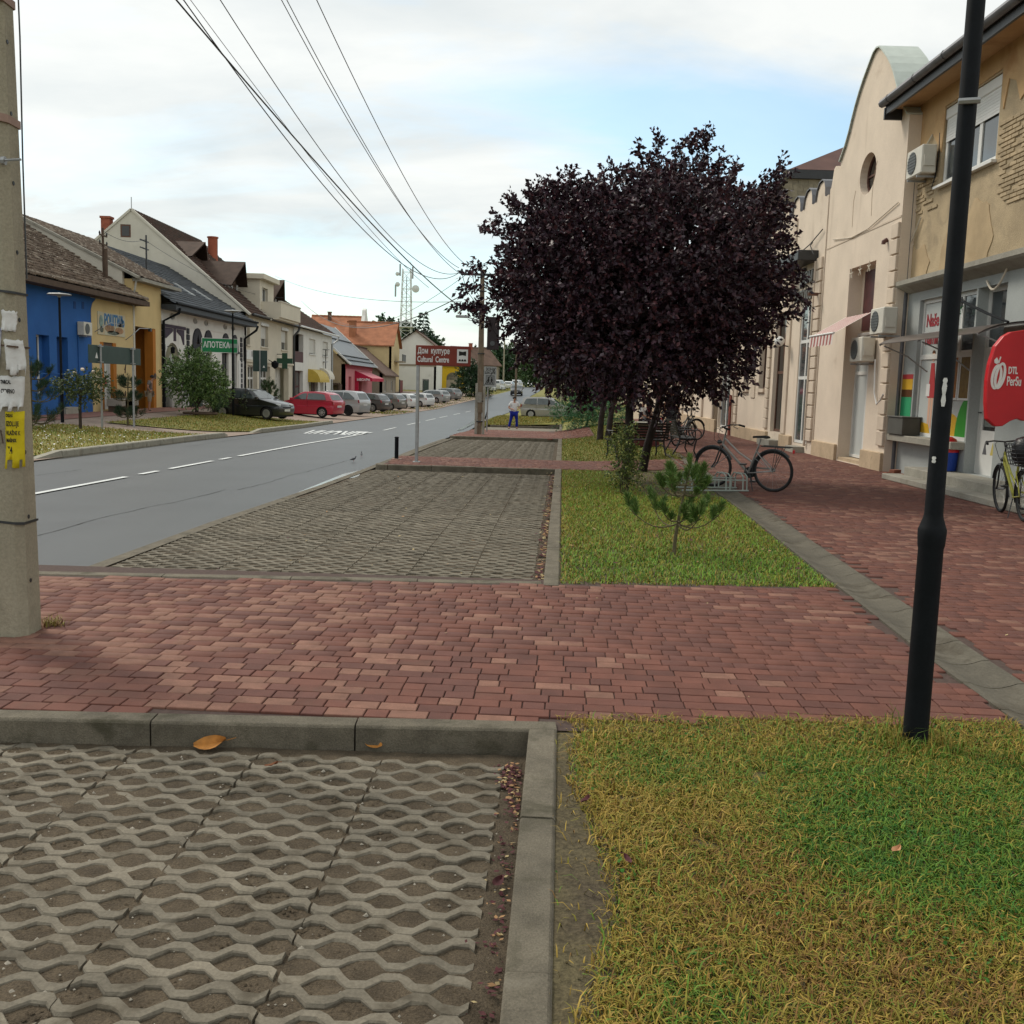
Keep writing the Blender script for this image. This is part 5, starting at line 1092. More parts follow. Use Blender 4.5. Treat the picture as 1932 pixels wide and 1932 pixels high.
tiles(w2, -.2, Lh+.5, -.55, 6.02+zb, 6.2, 10.3+zb, m_tiledk, .3, .34, .035, .01, 0, ms=[m_tiledk, m_tilered]); MB().quad((-.2, 6.2, 10.3+zb), (Lh+.5, 6.2, 10.3+zb), (Lh+.5, 13.5, 5.9+zb), (-.2, 13.5, 5.9+zb)).build('back_roof', m_tiledk, w2)
MB().plate([(-.4, 5.9+zb), (-6.2, 10.25+zb), (-12.6, 5.9+zb)], [], 0, .2).build('gable_wall', m_whitewall, w2); o = LAST[0]; o.data.transform(Matrix(((0, 1, 0, Lh-.3), (-1, 0, 0, 0), (0, 0, 1, 0), (0, 0, 0, 1))))
MB().tube([(-.1, -.6, 6.05+zb), (Lh+.6, -.6, 6.05+zb)], .09, 7).build('gutter', m_pvc, w2); downpipe(w2, [(Lh+.5, -.6, 6.0+zb), (Lh+.3, -.5, 5.6+zb), (Lh-.3, -.1, 5.2+zb), (Lh-.3, -.1, -.6)], .09, m_steel)
ya = thing('yellow_awning', 'rounded yellow awning over a shop window of the white house', 'awning', (-18.5, 92.6, 1.45), LRZ)
mb = MB(); k = 8; W = 2.3; vs = [(sx, -1.1*math.sin(a), 1.15*math.cos(a)) for sx in (-W, W) for a in np.linspace(0, math.pi/2, k)]; mb.add(vs+[(-W, 0, 0), (W, 0, 0)], [[i, i+1, k+i+1, k+i] for i in range(k-1)]+[[2*k]+list(range(k-1, -1, -1)), [2*k+1]+list(range(k, 2*k))])
mb.build('cover', mat('yellow_vinyl', (.50, .36, .06), .6, .06, scale=2), ya)
wa = thing('white_awning', 'rounded cream awning next to the yellow one', 'awning', (-18.5, 96.9, 1.75), LRZ); mb2 = MB(); mb2.add([(v[0]*.55, v[1]*.9, v[2]*.9) for v in vs]+[(-W*.55, 0, 0), (W*.55, 0, 0)], [[i, i+1, k+i+1, k+i] for i in range(k-1)]+[[2*k]+list(range(k-1, -1, -1)), [2*k+1]+list(range(k, 2*k))]); mb2.build('cover', mat('cream_vinyl', (.60, .56, .46), .6, .06, scale=2), wa)

# ---------------- pink shop with steep grey roof
YP = 104.
pk_ = house('pink_shop', 'small pink shop under a steep grey roof', -17.5, YP, -.5)
zb = .5; Lp = 19.5
MB().plate(rect(0, Lp, -.5, 3.35+zb), [rect(2.2, 4.0, -.3, 2.1+zb), rect(7.2, 11.2, -.3, 2.2+zb)], 0, .4).build('front_wall', mat('pink_paint', (.52, .20, .21), .88, .06, scale=1.2, streak=((.40, .17, .17), 1, .6, .5)), pk_)
MB().box(2.2, 4.0, .2, .3, -.3, 2.1+zb).box(7.2, 11.2, .2, .3, -.3, 2.2+zb).build('door', mat('crimson_door', (.30, .012, .03), .6, .1), pk_); MB().box(0, Lp, -.03, .01, 2.9+zb, 3.35+zb).build('red_frieze', mat('crimson_door', 'ffffff'), pk_)
MB().plate([(0, -.5), (0, 3.4+zb), (-4.6, 7.8+zb), (-9.2, 3.4+zb), (-9.2, -.5)][::-1], [], 0, .3).build('gable_wall', mat('tan_render', (.42, .33, .21), .9, .08, scale=1), pk_); o = LAST[0]; o.data.transform(Matrix(((0, 1, 0, 0), (-1, 0, 0, 0), (0, 0, 1, 0), (0, 0, 0, 1)))); o.data.flip_normals()
rp_ = MB(); rp_.quad((-.3, -.6, 3.3+zb), (Lp, -.6, 3.3+zb), (Lp, 4.6, 7.9+zb), (-.3, 4.6, 7.9+zb)); rp_.quad((-.3, 4.6, 7.9+zb), (Lp, 4.6, 7.9+zb), (Lp, 9.8, 3.3+zb), (-.3, 9.8, 3.3+zb)); r0 = rp_.build('roof', m_sheet, pk_)
for t in (.1, .2, .62): MB().bar((-.3, -.6+5.2*t, 3.36+4.6*t+zb), (Lp, -.6+5.2*t, 3.36+4.6*t+zb), .25, .06).build('snow_guard', m_slateb, r0)
MB().bar((-.3, -.65, 3.3+zb), (-.3, 4.6, 7.95+zb), .3, .16).build('verge_board', m_pvc, r0); MB().bar((Lp, -.65, 3.3+zb), (Lp, 4.6, 7.95+zb), .3, .16).build('verge_board', m_pvc, r0)
MB().box(-1.2, 0, .5, 6, 1.2+zb, 1.4+zb).box(-1.3, 0, .3, .5, -.3, 1.3+zb).build('lean_to', m_wood, pk_)
pa = thing('red_awning', 'red awning with lettered valance over the pink shop entrance', 'awning', (-17.5, 110.2, 1.75), LRZ)
m_crim = mat('crimson_canvas', (.45, .012, .05), .7, .08); m_pinkc = mat('faded_pink_canvas', (.52, .17, .19), .7, .08)
MB().quad((0, -1.9, .25), (9.5, -1.9, .25), (9.5, 0, 1.05), (0, 0, 1.05)).build('cover', m_pinkc, pa); MB().quad((0, -1.9, -.1), (0, -1.9, .25), (0, 0, 1.05), (0, 0, -.1)).quad((0, -1.9, -.1), (9.5, -1.9, -.1), (9.5, -1.9, .25), (0, -1.9, .25)).build('valance', m_crim, pa)
lettering('МЕСАРА', .34, m_wht, pa, (-.02, -.95, .05), (math.pi/2, 0, R(-90)), sx=1.0, extrude=.004, bold=.02); MB().box(.1, .2, -.4, .0, -2.0, .0).build('side_curtain', m_crim, pa)

# ---------------- houses farther along the left
def far_house(name, label, X, Y, z, rz, L, D, He, Hr, mw, mr, wins=(), base=-2., chim=None, ov=.4, ridge='x', gablew=()):
    h = house(name, label, X, Y, z, rz)
    MB().plate(rect(0, L, base, He), [rect(*q) for q in wins], 0, .35).build('front_wall', mw, h)
    for q in wins: win(h, q[0], q[1], q[2], q[3], .12, 2, (), .1)
    MB().plate([(-.0, base), (-.0, He), (-D/2, Hr-.1), (-D, He), (-D, base)][::-1], [rect(-q[1], -q[0], q[2], q[3]) for q in gablew], 0, .3).build('gable_wall', mw, h); o = LAST[0]; o.data.transform(Matrix(((0, 1, 0, .0), (-1, 0, 0, 0), (0, 0, 1, 0), (0, 0, 0, 1)))); o.data.flip_normals()
    MB().plate([(-.0, base), (-.0, He), (-D/2, Hr-.1), (-D, He), (-D, base)], [], 0, .3).build('gable_wall', mw, h); o = LAST[0]; o.data.transform(Matrix(((0, 1, 0, L-.3), (-1, 0, 0, 0), (0, 0, 1, 0), (0, 0, 0, 1))))
    for q in gablew: MB().box(.05, .12, q[0], q[1], q[2], q[3]).build('window', m_glassd, h)
    sl_ = (Hr-He)/(D/2); r_ = MB()
    for s_ in (0, 1):
        y0 = -ov if s_ == 0 else D+ov; z0 = He-sl_*ov
        q = [(-ov, y0, z0), (L+ov, y0, z0), (L+ov, D/2, Hr), (-ov, D/2, Hr)]; q = q if s_ == 0 else q[::-1]
        r_.quad(*q); r_.quad(*[(p[0], p[1], p[2]-.15) for p in q][::-1])
    r_.add([(-ov, -ov, He-sl_*ov), (-ov, D/2, Hr), (-ov, D/2, Hr-.15), (-ov, -ov, He-sl_*ov-.15)], [[0, 1, 2, 3]]); r_.add([(L+ov, -ov, He-sl_*ov), (L+ov, D/2, Hr), (L+ov, D/2, Hr-.15), (L+ov, -ov, He-sl_*ov-.15)], [[3, 2, 1, 0]]); r_.add([(-ov, -ov, He-sl_*ov), (L+ov, -ov, He-sl_*ov), (L+ov, -ov, He-sl_*ov-.15), (-ov, -ov, He-sl_*ov-.15)], [[3, 2, 1, 0]])
    rr = r_.build('roof', mr, h, recalc=False); ridge_tiles(h, (-ov, D/2, Hr+.02), (L+ov, D/2, Hr+.02), mr, .14, .6)
    if chim: chimney(rr, *chim)
    return h
m_tor = mat('orange_tile_roof', (.33, .135, .07), .9, .2, scale=1., bump=.5, bscale=5, stain=((.24, .11, .06), .8, .55, .5)); m_tbr = mat('brown_tile_roof', (.12, .075, .055), .9, .2, scale=1., bump=.5, bscale=5)
m_yelw = mat('butter_paint', (.58, .46, .25), .9, .06, scale=.8); m_tanw = mat('grey_tan_render', (.30, .26, .20), .9, .08, scale=.8); m_whb = mat('barn_limewash', (.74, .73, .69), .92, .05, scale=.6, stain=((.50, .47, .42), .7, .6, .5))
far_house('low_brown_house', 'low grey-brown house with two white windows beyond the pink shop', -16.4, 124.5, -.3, LRZ, 14, 8, 3.1, 6.3, m_tanw, m_tbr, ((2.5, 4.2, .7, 2.1), (9, 10.7, .7, 2.1)))
far_house('yellow_house', 'butter-yellow house with bright orange tiled roof and balcony', -23.4, 138, .2, R(0), 6.4, 9.5, 6.6, 9.6, m_yelw, m_tor, ((1, 1.8, 3.5, 4.8),), chim=(.9, 1.6, 7.2, 9.6, .9, m_tor), gablew=())
MB().box(-17.0, -15.8, 141.5, 145.5, 4.4, 4.55).build('balcony_slab', m_tanw, bpy.data.objects['yellow_house']).location = (0, 0, 0)
o = bpy.data.objects['yellow_house']; b = LAST[0]; b.matrix_parent_inverse = Matrix.Translation((23.4, -138, -.2)); k = MB().box(-15.9, -15.8, 141.5, 145.5, 4.55, 5.5).build('balcony_railing', m_dark, o); k.matrix_parent_inverse = b.matrix_parent_inverse
far_house('orange_roof_house', 'long house with orange roof and rounded white parapet end', -31.0, 150, .3, R(0), 7.4, 12, 7.2, 11.0, m_yelw, m_tor, (), chim=(2.5, 5, 10.3, 11.6, .5, m_tbr))
o = bpy.data.objects['orange_roof_house']; MB().plate([(-6-3.0, 9.3), (-6+3.0, 9.3), (-6+2.0, 10.2), (-6+1.1, 11.2), (-6+.8, 12.0), (-6+.2, 12.3), (-6-.4, 12.2), (-6-.9, 11.4), (-6-2, 10.2)], [], 0, .5).build('curved_parapet', m_whb, o); q = LAST[0]; q.data.transform(Matrix(((0, 1, 0, 7.4), (-1, 0, 0, 0), (0, 0, 1, 0), (0, 0, 0, 1))))
bn_ = far_house('white_barn', 'tall white barn gable with brown roof beyond the low house', -12.6, 160, .4, LRZ, 13, 6.6, 7.0, 9.4, m_whb, m_tbr)
MB().box(-.06, -.0, 0, 6.6, 3.8, 4.1).build('ledge', m_tanw, bn_)
yf = far_house('yellow_facade_house', 'small house with bright yellow arched front beyond the white barn', -14.6, 178, .6, R(8), 6.2, 9, 4.3, 6.0, m_tanw, m_tbr)
MB().plate(rect(1.4, 5.6, -.5, 4.4), [archr(2.4, 4.6, -.5, 3.0)], -.1, .05).build('yellow_front', mat('canary_paint', (.55, .36, .02), .85, .06), yf); MB().plate(archr(2.4, 4.6, 1.7, 3.0)[:], [], .0, .08).build('fanlight', mat('bottle_green', (.02, .06, .03), .5, .1), yf); MB().box(2.4, 4.6, .02, .1, -.5, 1.7).build('gate', m_whb, yf); MB().box(5.7, 6.5, -.15, .05, -.5, 4.4).build('pilaster', m_whb, yf); MB().box(.4, 1.3, -.15, .05, -.5, 4.4).build('pilaster', m_tanw, yf)
far_house('far_tan_house', 'tan house behind the dark bush far along the street', -11, 215, 1.0, R(35), 9, 10, 5.0, 8.5, m_tanw, m_tbr, ((2, 3.2, 1.5, 3), (5.5, 6.7, 1.5, 3)), chim=(4, 4, 8, 9.4, .6))
far_house('far_white_house', 'small white house at the end of the road among trees', 9.5, 262, 1.3, R(20), 9, 9, 3.5, 6.2, m_whb, m_tbr, ((2, 3.5, 1, 2.4), (5.5, 7, 1, 2.4)))
far_house('far_red_roof_house', 'low house with red roof behind the parked silver car', 12, 140, .0, R(-75), 16, 9, 3.4, 6.4, m_cream2, m_tor, ((2, 3.4, 1, 2.5), (6, 7.4, 1, 2.5)))
# yard fence in front of the barn
fe = thing('yard_fence', 'dark green fence in front of the white barn', 'fence', (-13.5, 148, .1), LRZ); MB().box(0, 9, 0, .08, -.6, 1.9).build('mesh_panel', mat('fence_green', (.025, .055, .04), .8, .2, scale=3), fe)
for k in range(5): MB().box(k*2.2-.05, k*2.2+.05, -.05, .1, -.6, 2.1).build('post', m_dark, fe)
gs = thing('red_gate', 'dull red sheet gate between the low house and the barn', 'gate', (-15.9, 139.2, 0), LRZ); MB().box(0, 3.6, 0, .08, -.6, 1.9).build('sheet', mat('dull_red', (.16, .03, .028), .7, .1), gs); MB().box(-.1, .0, -.05, .1, -.6, 2.0).build('post', m_dark, gs)
# ---------------- telecom tower
tt = thing('telecom_tower', 'white lattice telecom tower with dishes above the far roofs', 'tower', (-28.6, 262, 1.2), 0)
m_towr = mat('tower_white', (.60, .62, .60), .5, .05)
def lev(z): return 1.75-(z/29.)*.75
for sx, sy_ in ((-1, -1), (1, -1), (1, 1), (-1, 1)):
    MB().tube([(sx*lev(z), sy_*lev(z), z) for z in (0, 10, 20, 29)], .11, 5).build('leg', m_towr, tt)
for i in range(12):
    z0 = 3+i*2.1; z1 = z0+2.1
    for a, b in (((-1, -1), (1, -1)), ((1, -1), (1, 1)), ((1, 1), (-1, 1)), ((-1, 1), (-1, -1))):
        f_ = 1 if i % 2 else -1; p, q = (a, b) if f_ > 0 else (b, a)
        MB().tube([(p[0]*lev(z0), p[1]*lev(z0), z0), (q[0]*lev(z1), q[1]*lev(z1), z1)], .055, 4).build('brace', m_towr, tt); MB().tube([(a[0]*lev(z1), a[1]*lev(z1), z1), (b[0]*lev(z1), b[1]*lev(z1), z1)], .05, 4).build('rail', m_towr, tt)
MB().box(-2.0, 2.0, -2.0, 2.0, 14.3, 14.5).build('platform', m_towr, tt); MB().box(-.08, .08, -.1, .1, 3, 27).build('cable_ladder', m_dark, tt)
for (x, z, r_) in ((2.4, 24.0, .95), (-2.3, 27.6, .5), (-2.2, 25.0, .6)): MB().lathe([(.05, -.25), (r_, 0), (r_, .25), (r_*.6, .35)], 14, (x, -1.0, z), 'y').build('dish', m_towr, tt, smooth=True)
for (x, z) in ((1.6, 28.0), (-2.7, 23.4), (-1.6, 28.6)): MB().box(x-.2, x+.2, -1.1, -.8, z-1.5, z+1.5).build('panel_antenna', m_steel, tt)
MB().tube([(1.0, 0, 29), (1.0, 0, 31)], .04, 4).build('lightning_rod', m_steel, tt)
an = thing('tv_antenna', 'thin television antenna above the blue house roof', 'antenna', (-24.0, 47.2, 8.3), 0); MB().tube([(0, 0, -.6), (0, 0, 2.2)], .03, 5).build('mast', m_steel, an); MB().bar((-.7, 0, 1.35), (0, 0, 1.5), .06).build('boom', m_steel, an); MB().lathe([(.02, -.05), (.3, 0), (.28, .04)], 10, (0, -.1, 2.1), 'y').build('dish', m_steel, an)
# ================================================================== STREET FURNITURE
m_pole = mat('pole_concrete', (.30, .272, .20), .92, .10, scale=2.5, fine=.12, fscale=60, bump=.3, bscale=110, stain=((.20, .18, .13), 3, .57, .6), streak=((.17, .155, .11), 4, .58, .5))
m_polew = mat('pole_timber', (.17, .13, .09), .9, .2, scale=3, fine=.15, fscale=30, streak=((.09, .07, .05), 5, .5, .6))
m_strap = mat('rusty_strap', (.30, .20, .16), .7, .15, scale=12)
m_paper = mat('white_paper', (.60, .60, .58), .9, .06, scale=14, bump=.4, bscale=25, stain=((.42, .41, .38), 9, .6, .6))
m_yflyer = mat('yellow_flyer', (.58, .47, .012), .8, .06, scale=14, bump=.3, bscale=25)
m_ink = mat('black_ink', (.02, .02, .018), .8, .1)
# ---------------- near concrete pole
cp = thing('concrete_pole', 'weathered concrete utility pole with torn flyers at the left edge', 'utility pole', (-3.155, 6.2, .10), R(2))
def psec(z): w = .165-.0125*z; d = .125-.008*z; return w, d
mb = MB(); zsec = [-.1, 1.5, 3, 4.5, 6, 8.6]; c = .028; k = 8
vs = []
for z in zsec:
    w, d = psec(z); vs += [(-w+c, -d, z), (w-c*1.6, -d, z), (w, -d+c*1.6, z), (w, d-c, z), (w-c, d, z), (-w+c, d, z), (-w, d-c, z), (-w, -d+c, z)]
mb.add(vs, [[i*k+j, i*k+(j+1) % k, (i+1)*k+(j+1) % k, (i+1)*k+j] for i in range(len(zsec)-1) for j in range(k)]+[list(range((len(zsec)-1)*k, len(zsec)*k))])
mb.build('shaft', m_pole, cp)
for k_ in range(16):
    z = .35+k_*.40; w, d = psec(z); MB().lathe([(.013, -.004), (.013, .006)], 8, (w-.002, -.03+.01*(k_ % 2), z), 'x').build('bolt_hole', m_dark, cp)
def strap(z, h=.045, t=.008, m=None, nm='strap'):
    w, d = psec(z); w += t; d += t; c_ = .02; lo = [(-w+c_, -d), (w-c_*1.6, -d), (w, -d+c_*1.6), (w, d-c_), (w-c_, d), (-w+c_, d), (-w, d-c_), (-w, -d+c_)]
    b = MB(); b.add([(p[0], p[1], z-h/2+p[0]*-.09) for p in lo]+[(p[0], p[1], z+h/2+p[0]*-.09) for p in lo], [[i, (i+1) % 8, 8+(i+1) % 8, 8+i] for i in range(8)]+[list(range(8))[::-1], list(range(8, 16))]); b.build(nm, m or m_strap, cp)
strap(3.80); strap(3.12); strap(2.12, .014, .006, m_dark, 'wire_band'); strap(.73, .014, .006, m_dark, 'wire_band'); strap(1.80, .01, .005, m_wood, 'wire_band')
MB().tube([(.16, .03, 4.4), (.17, .03, 3.6), (.165, .03, 2.9), (.172, .02, 2.2)], .005, 5).build('cable', m_dark, cp); MB().tube([(.10, -.12, 2.86), (.24, -.17, 2.86)], .008, 5).lathe([(.025, -.01), (.025, .01)], 8, (.12, -.12, 2.86), 'x').build('hook_bolt', m_steel, cp)
MB().bar((-.9, 0, 8.3), (.9, 0, 8.3), .1, .1).build('crossarm', m_steel, cp)
rs = random.Random(5)
for k_ in range(9): MB().tube([(-.17+.03*k_, -.135, 1.36-.02*k_+rs.uniform(-.03, .03)), (-.10+.02*k_, -.14, 1.30-rs.uniform(0, .12)), (.02, -.137, 1.34+rs.uniform(-.05, .05))], .004, 4).build('old_tape', m_wood, cp)
def sheet(label, x0, x1, z0, z1, mtl, skew=0., fr=0, seed=1, lines=(), yo=-.003, name='flyer', curl=.02):
    """torn paper on the pole face, with tear-off fringe"""
    r_ = random.Random(seed); n = 8; top = []; bot = []; w, d = psec(z1); Y = -d+yo
    root = thing(name, label, 'flyer', cp.location, R(2))
    V = []; rows = 7
    for j in range(rows+1):
        t = j/rows
        for i in range(n+1):
            s = i/n; x = x0+(x1-x0)*s+skew*(1-t)+r_.uniform(-.003, .003)*(i in (0, n)); z = z0+(z1-z0)*t+r_.uniform(-.006, .006)*(j in (0, rows))
            wx, dd_ = psec(z); over = max(0, x-(wx-.045)); V.append((x-over*.3, -dd_+yo-curl*(1-t)**3*(.3+abs(math.sin(s*9+seed)))+over*.75-.002*math.sin(s*11+t*7), z))
    F_ = []
    for j in range(rows):
        for i in range(n):
            if j == 0 and fr and r_.random() < .35: continue
            k0 = j*(n+1)+i; F_.append([k0, k0+1, k0+n+2, k0+n+1])
    mm = MB(); mm.add(V, F_); o = mm.build('paper', mtl, root, smooth=True); mod = o.modifiers.new('thickness', 'SOLIDIFY'); mod.thickness = .0012
    for (tx, sz, zz_) in lines: wx, dd_ = psec(zz_); lettering(tx, sz, m_ink, o, (x0+.006, -dd_+yo-.0045, zz_), UPR, sx=.5, extrude=.0004, align='LEFT', bold=.0012)
    return root
sheet('yellow flyer with black lettering wrapped on the concrete pole', .078, .192, 1.06, 1.40, m_yflyer, 0, 1, 4, (('OGLAS', .026, 1.375), ('IZOLUJE', .042, 1.325), ('VLAŽNE K', .036, 1.27), ('MAŠINSK', .030, 1.225), ('Z4', .06, 1.165)), -.004)
sheet('white torn flyer above the yellow one on the pole', .045, .200, 1.40, 1.61, m_paper, .0, 1, 6, (('  TNRCAL', .032, 1.575), ('  CEDIFINO', .036, 1.52)), -.007, curl=.05)
sheet('crumpled white sheet hanging on the pole corner', .082, .195, 1.62, 1.83, m_paper, .03, 1, 8, (), -.006, curl=.04)
sheet('small white scrap with black tape on the pole', .075, .165, 1.88, 2.0, m_paper, .0, 0, 9, (), -.004)
sheet('ragged blue and white paper strip on the pole', .005, .075, 1.66, 1.90, mat('blue_white_paper', (.55, .55, .56), .9, .1, col2=(.04, .05, .2), scale=16), -.015, 1, 11, (), -.004, curl=.04)
tuft_at = hit(98, 1180)
# ---------------- wires between the poles
wires = [((-3.28, 5.67), (-2.34, 5.99), 1.34, .010), ((-4.18, 6.32), (-2.46, 4.84), .36, .016), ((-5.09, 8.05), (-3.5, 5.4), .59, .007), ((-3.56, 6.67), (-2.32, 6.0), 1.35, .009), ((-3.89, 8.52), (-2.34, 6.18), 1.09, .009), ((-3.82, 8.57), (-2.26, 5.95), 1.05, .009), ((-2.9, 7.43), (-1.93, 6.23), .91, .009)]
wl = ['lowest sagging thin wire of the overhead bundle', 'thick black cable running down to the timber pole', 'faint thin wire beside the thick cable', 'middle wire sagging deeply before the timber pole crossarm', 'wire right of the middle gap of the overhead lines', 'wire crossing its neighbour on the right of the overhead lines', 'rightmost overhead wire to the timber pole']
for i, ((xn, zn), (xf, zf), sag, r_) in enumerate(wires):
    pts = [(xn+(xf-xn)*t, 6.2+33.7*t, zn+(zf-zn)*t-sag*4*t*(1-t)) for t in np.linspace(0, 1, 40)]
    tag(MB().tube(pts, [r_*(.55+.75*t) for t in np.linspace(0, 1, 40)], 5, False).build('overhead_wire', m_dark, smooth=True), wl[i], 'wire', 'overhead wires above the road')
for i, (a, b, sag, r_, lb) in enumerate((((-1.6, 39.9, 5.5), (-18.2, 86, 8.2), 1.9, .022, 'thick sagging cable from the timber pole across to the houses'), ((-2.2, 39.9, 4.9), (-19.0, 80, 9.6), .6, .012, 'thin wire rising from the timber pole to the cream house'), ((-2.1, 39.9, 5.9), (-18.5, 100, 8.0), 1.5, .012, 'thin wire from the timber pole to the plain white house'), ((-19.4, 47.9, 8.3), (-20.0, 55.2, 8.9), .3, .012, 'short wire between the two roof masts'), ((-20.0, 55.2, 8.8), (-18.8, 82, 8.1), .7, .012, 'wire running from the slate roof mast past the dormers'))):
    a = Vector(a); b = Vector(b); tag(MB().tube([a+(b-a)*t-Vector((0, 0, sag*4*t*(1-t))) for t in np.linspace(0, 1, 24)], r_, 4, False).build('overhead_wire', m_dark), lb, 'wire', 'overhead wires above the road')
# ---------------- street lamps
def street_lamp(label, loc, H=4.4, thick=.057, thin=.042, coll=1.5, head=True):
    t = thing('street_lamp', label, 'street lamp', loc, 0, 'black street lamps')
    MB().lathe([(thick*1.02, -.1), (thick, .02), (thick*.98, coll-.09), (thick*1.05, coll-.075), (thick*1.1, coll-.03), (thick*1.12, coll), (thick*1.02, coll+.015), (thin*1.08, coll+.06), (thin*1.02, coll+.08), (thin*.9, H)], 18).build('post', m_black, t, smooth=True)
    if head: hd = MB().lathe([(.02, H-.05), (.06, H), (.07, H+.02), (.38, H+.05), (.40, H+.075), (.34, H+.10), (.05, H+.13), (.01, H+.14)], 18).build('lamp_head', m_steel, t, smooth=True)
    return t
nl_ = street_lamp('near black street lamp post standing in the grass in front of the shop', (1.972, 4.68, .09), 4.4, .0575, .041, 1.045)
MB().cbox(-.03, .035, .036, .056, .36, .62, .004).build('access_door', m_black, nl_); MB().tube([(.047, .02, .62), (.052, .02, .52), (.047, .02, .42)], .004, 4).build('scratch', m_wht, nl_)
MB().tube([(-.055, -.03, 2.96), (.03, -.06, 2.96)], .014, 6).build('clamp', m_steel, nl_)
for (a, z, h_) in ((-.7, 1.70, .05), (-.75, 1.62, .11), (-1.6, 1.36, .03)):
    aa = R(-90)+a*.5; v_ = []; 
    for j in range(5):
        for i in range(4): an_ = aa+.45*(i/3-.5)*(1 if j % 2 else .6); v_.append((.0475*math.cos(an_), .0475*math.sin(an_), z+h_*j/4))
    s_ = MB(); s_.add(v_, [[j*4+i, j*4+i+1, (j+1)*4+i+1, (j+1)*4+i] for j in range(4) for i in range(3)]); s_.build('torn_sticker', m_paper, nl_)
p = hit(118, 798, Tb); street_lamp('black street lamp with flat disc head in front of the blue house', (p.x, p.y, p.z-.05), 4.35)
p = hit(440, 786, Tb); street_lamp('black street lamp beside the green pharmacy sign', (p.x, p.y, p.z-.05), 5.1)
p = at(614, 742, 97.5); lamp_far = street_lamp('far double street lamp in front of the plain white house', (p.x, p.y, Tb(p.x, p.y)), 4.9)
MB().lathe([(.03, 3.75), (.38, 3.80), (.36, 3.84), (.05, 3.87)], 14, (-.1, 0, 0)).build('lamp_head', m_steel, lamp_far)
# ---------------- timber pole with crossarm
tp = thing('timber_pole', 'old timber utility pole on concrete stub beside the school zone sign', 'utility pole', (-1.40, 39.9, Tt(-1.4, 39.9)-.05), 0)
MB().tube([(.02, .0, 0.9), (0, 0, 3), (-.02, 0, 6.42)], [.125, .12, .085], 10).build('shaft', m_polew, tp, smooth=True)
for sx in (-.13, .16): MB().box(sx-.05, sx+.05, -.07, .07, -.1, 2.05 if sx < 0 else 1.95).build('concrete_stub', m_conc, tp)
MB().box(-.07, .09, -.08, .08, -.1, 1.0).build('base', m_polew, tp)
for z in (.55, 1.35, 3.2, 5.6): MB().lathe([(.15, -.02), (.15, .02)], 10, (.01, 0, z)).build('band', m_dark, tp)
ca = MB().bar((-.85, -.08, 6.22), (.95, -.08, 6.22), .08, .09).build('crossarm', m_dark, tp)
for x in (-.82, -.4, .5, .9): MB().lathe([(.03, 0), (.055, .05), (.05, .12), (.02, .17)], 8, (x, -.08, 6.26)).build('insulator', m_dark, ca)
la = MB().tube([(-.05, 0, 4.45), (-.4, 0, 4.55), (-.55, 0, 4.58)], .025, 6).build('lamp_arm', m_steel, tp); MB().cbox(-1.02, -.5, -.08, .08, 4.56, 4.66, .02).build('lamp_head', m_steel, la)
MB().tube([(-.8, -.1, 6.2), (-.62, -.1, 5.6), (-.3, -.1, 5.2), (-.02, -.1, 4.9)], .012, 4).tube([(-.4, -.1, 6.2), (-.3, -.1, 5.7), (-.02, -.1, 5.2)], .012, 4).build('lead_wires', m_dark, tp)
MB().box(-.12, .08, -.15, -.13, 1.3, 1.7).build('notice', mat('grey_notice', (.25, .24, .21), .9, .2, scale=12), tp); 
bx = thing('hanging_panel', 'dark rectangular panel hanging beside the timber pole under the leaves', 'panel', (-.97, 41.0, 3.12), 0); MB().cbox(-.24, .24, -.08, .08, 0, 1.3, .02).build('body', mat('panel_dark', (.03, .022, .024), .6, .1), bx); MB().lathe([(.1, -.1), (.1, -.06)], 14, (-.02, -.0, .25), 'y').build('lens', m_glassd, bx); MB().bar((-.45, 0, 1.1), (-.2, 0, 1.1), .04).build('arm', m_dark, bx)
# ---------------- signs
def post_sign(name, label, base, w, h, z0, post_x=(0,), m_face=None, rz=0., post=.035, square=False, m_back=None, th=.03, frame=None, ptop=None):
    t = thing(name, label, 'sign', base, rz)
    for x in post_x:
        q = MB()
        if square: q.cbox(x-post, x+post, .015, .015+post*2, -.05, (ptop or z0+h), .008)
        else: q.tube([(x, post+.015, -.05), (x, post+.015, ptop or z0+h)], post, 10)
        q.build('post', m_steel, t, smooth=not square)
    pn = MB(); pn.cbox(-w/2, w/2, -th, 0, z0, z0+h, .006); pn = pn.build('panel', m_face, t)
    if frame: MB().plate(rect(-w/2-.002, w/2+.002, z0-.002, z0+h+.002), [rect(-w/2+.02, w/2-.02, z0+.02, z0+h-.02)], -th-.004, -th+.002).build('border', frame, pn)
    return t, pn
m_brnsign = mat('brown_sign', (.20, .032, .018), .5, .06, scale=4); m_signback = mat('sign_back_green', (.035, .062, .055), .6, .08, scale=3); m_apot = mat('sign_green', (.01, .19, .065), .5, .05)
p = hit(783, 872); cs, pn = post_sign('culture_sign', 'brown sign reading Дом културе and Cultural Centre on grey post', (p.x+.57, p.y, p.z), 1.19, .425, 2.10, (-.55,), m_brnsign, R(-3), .035, True, ptop=2.12)
cs_x = -.545
for q in pn, : pass
lettering('Дом  културе', .17, m_wht, pn, (-.555, -.032, 2.405), UPR, sx=.62, extrude=.002, align='LEFT', bold=.004); lettering('Cultural  Centre', .17, m_wht, pn, (-.56, -.032, 2.225), UPR, sx=.60, extrude=.002, align='LEFT', bold=.004)
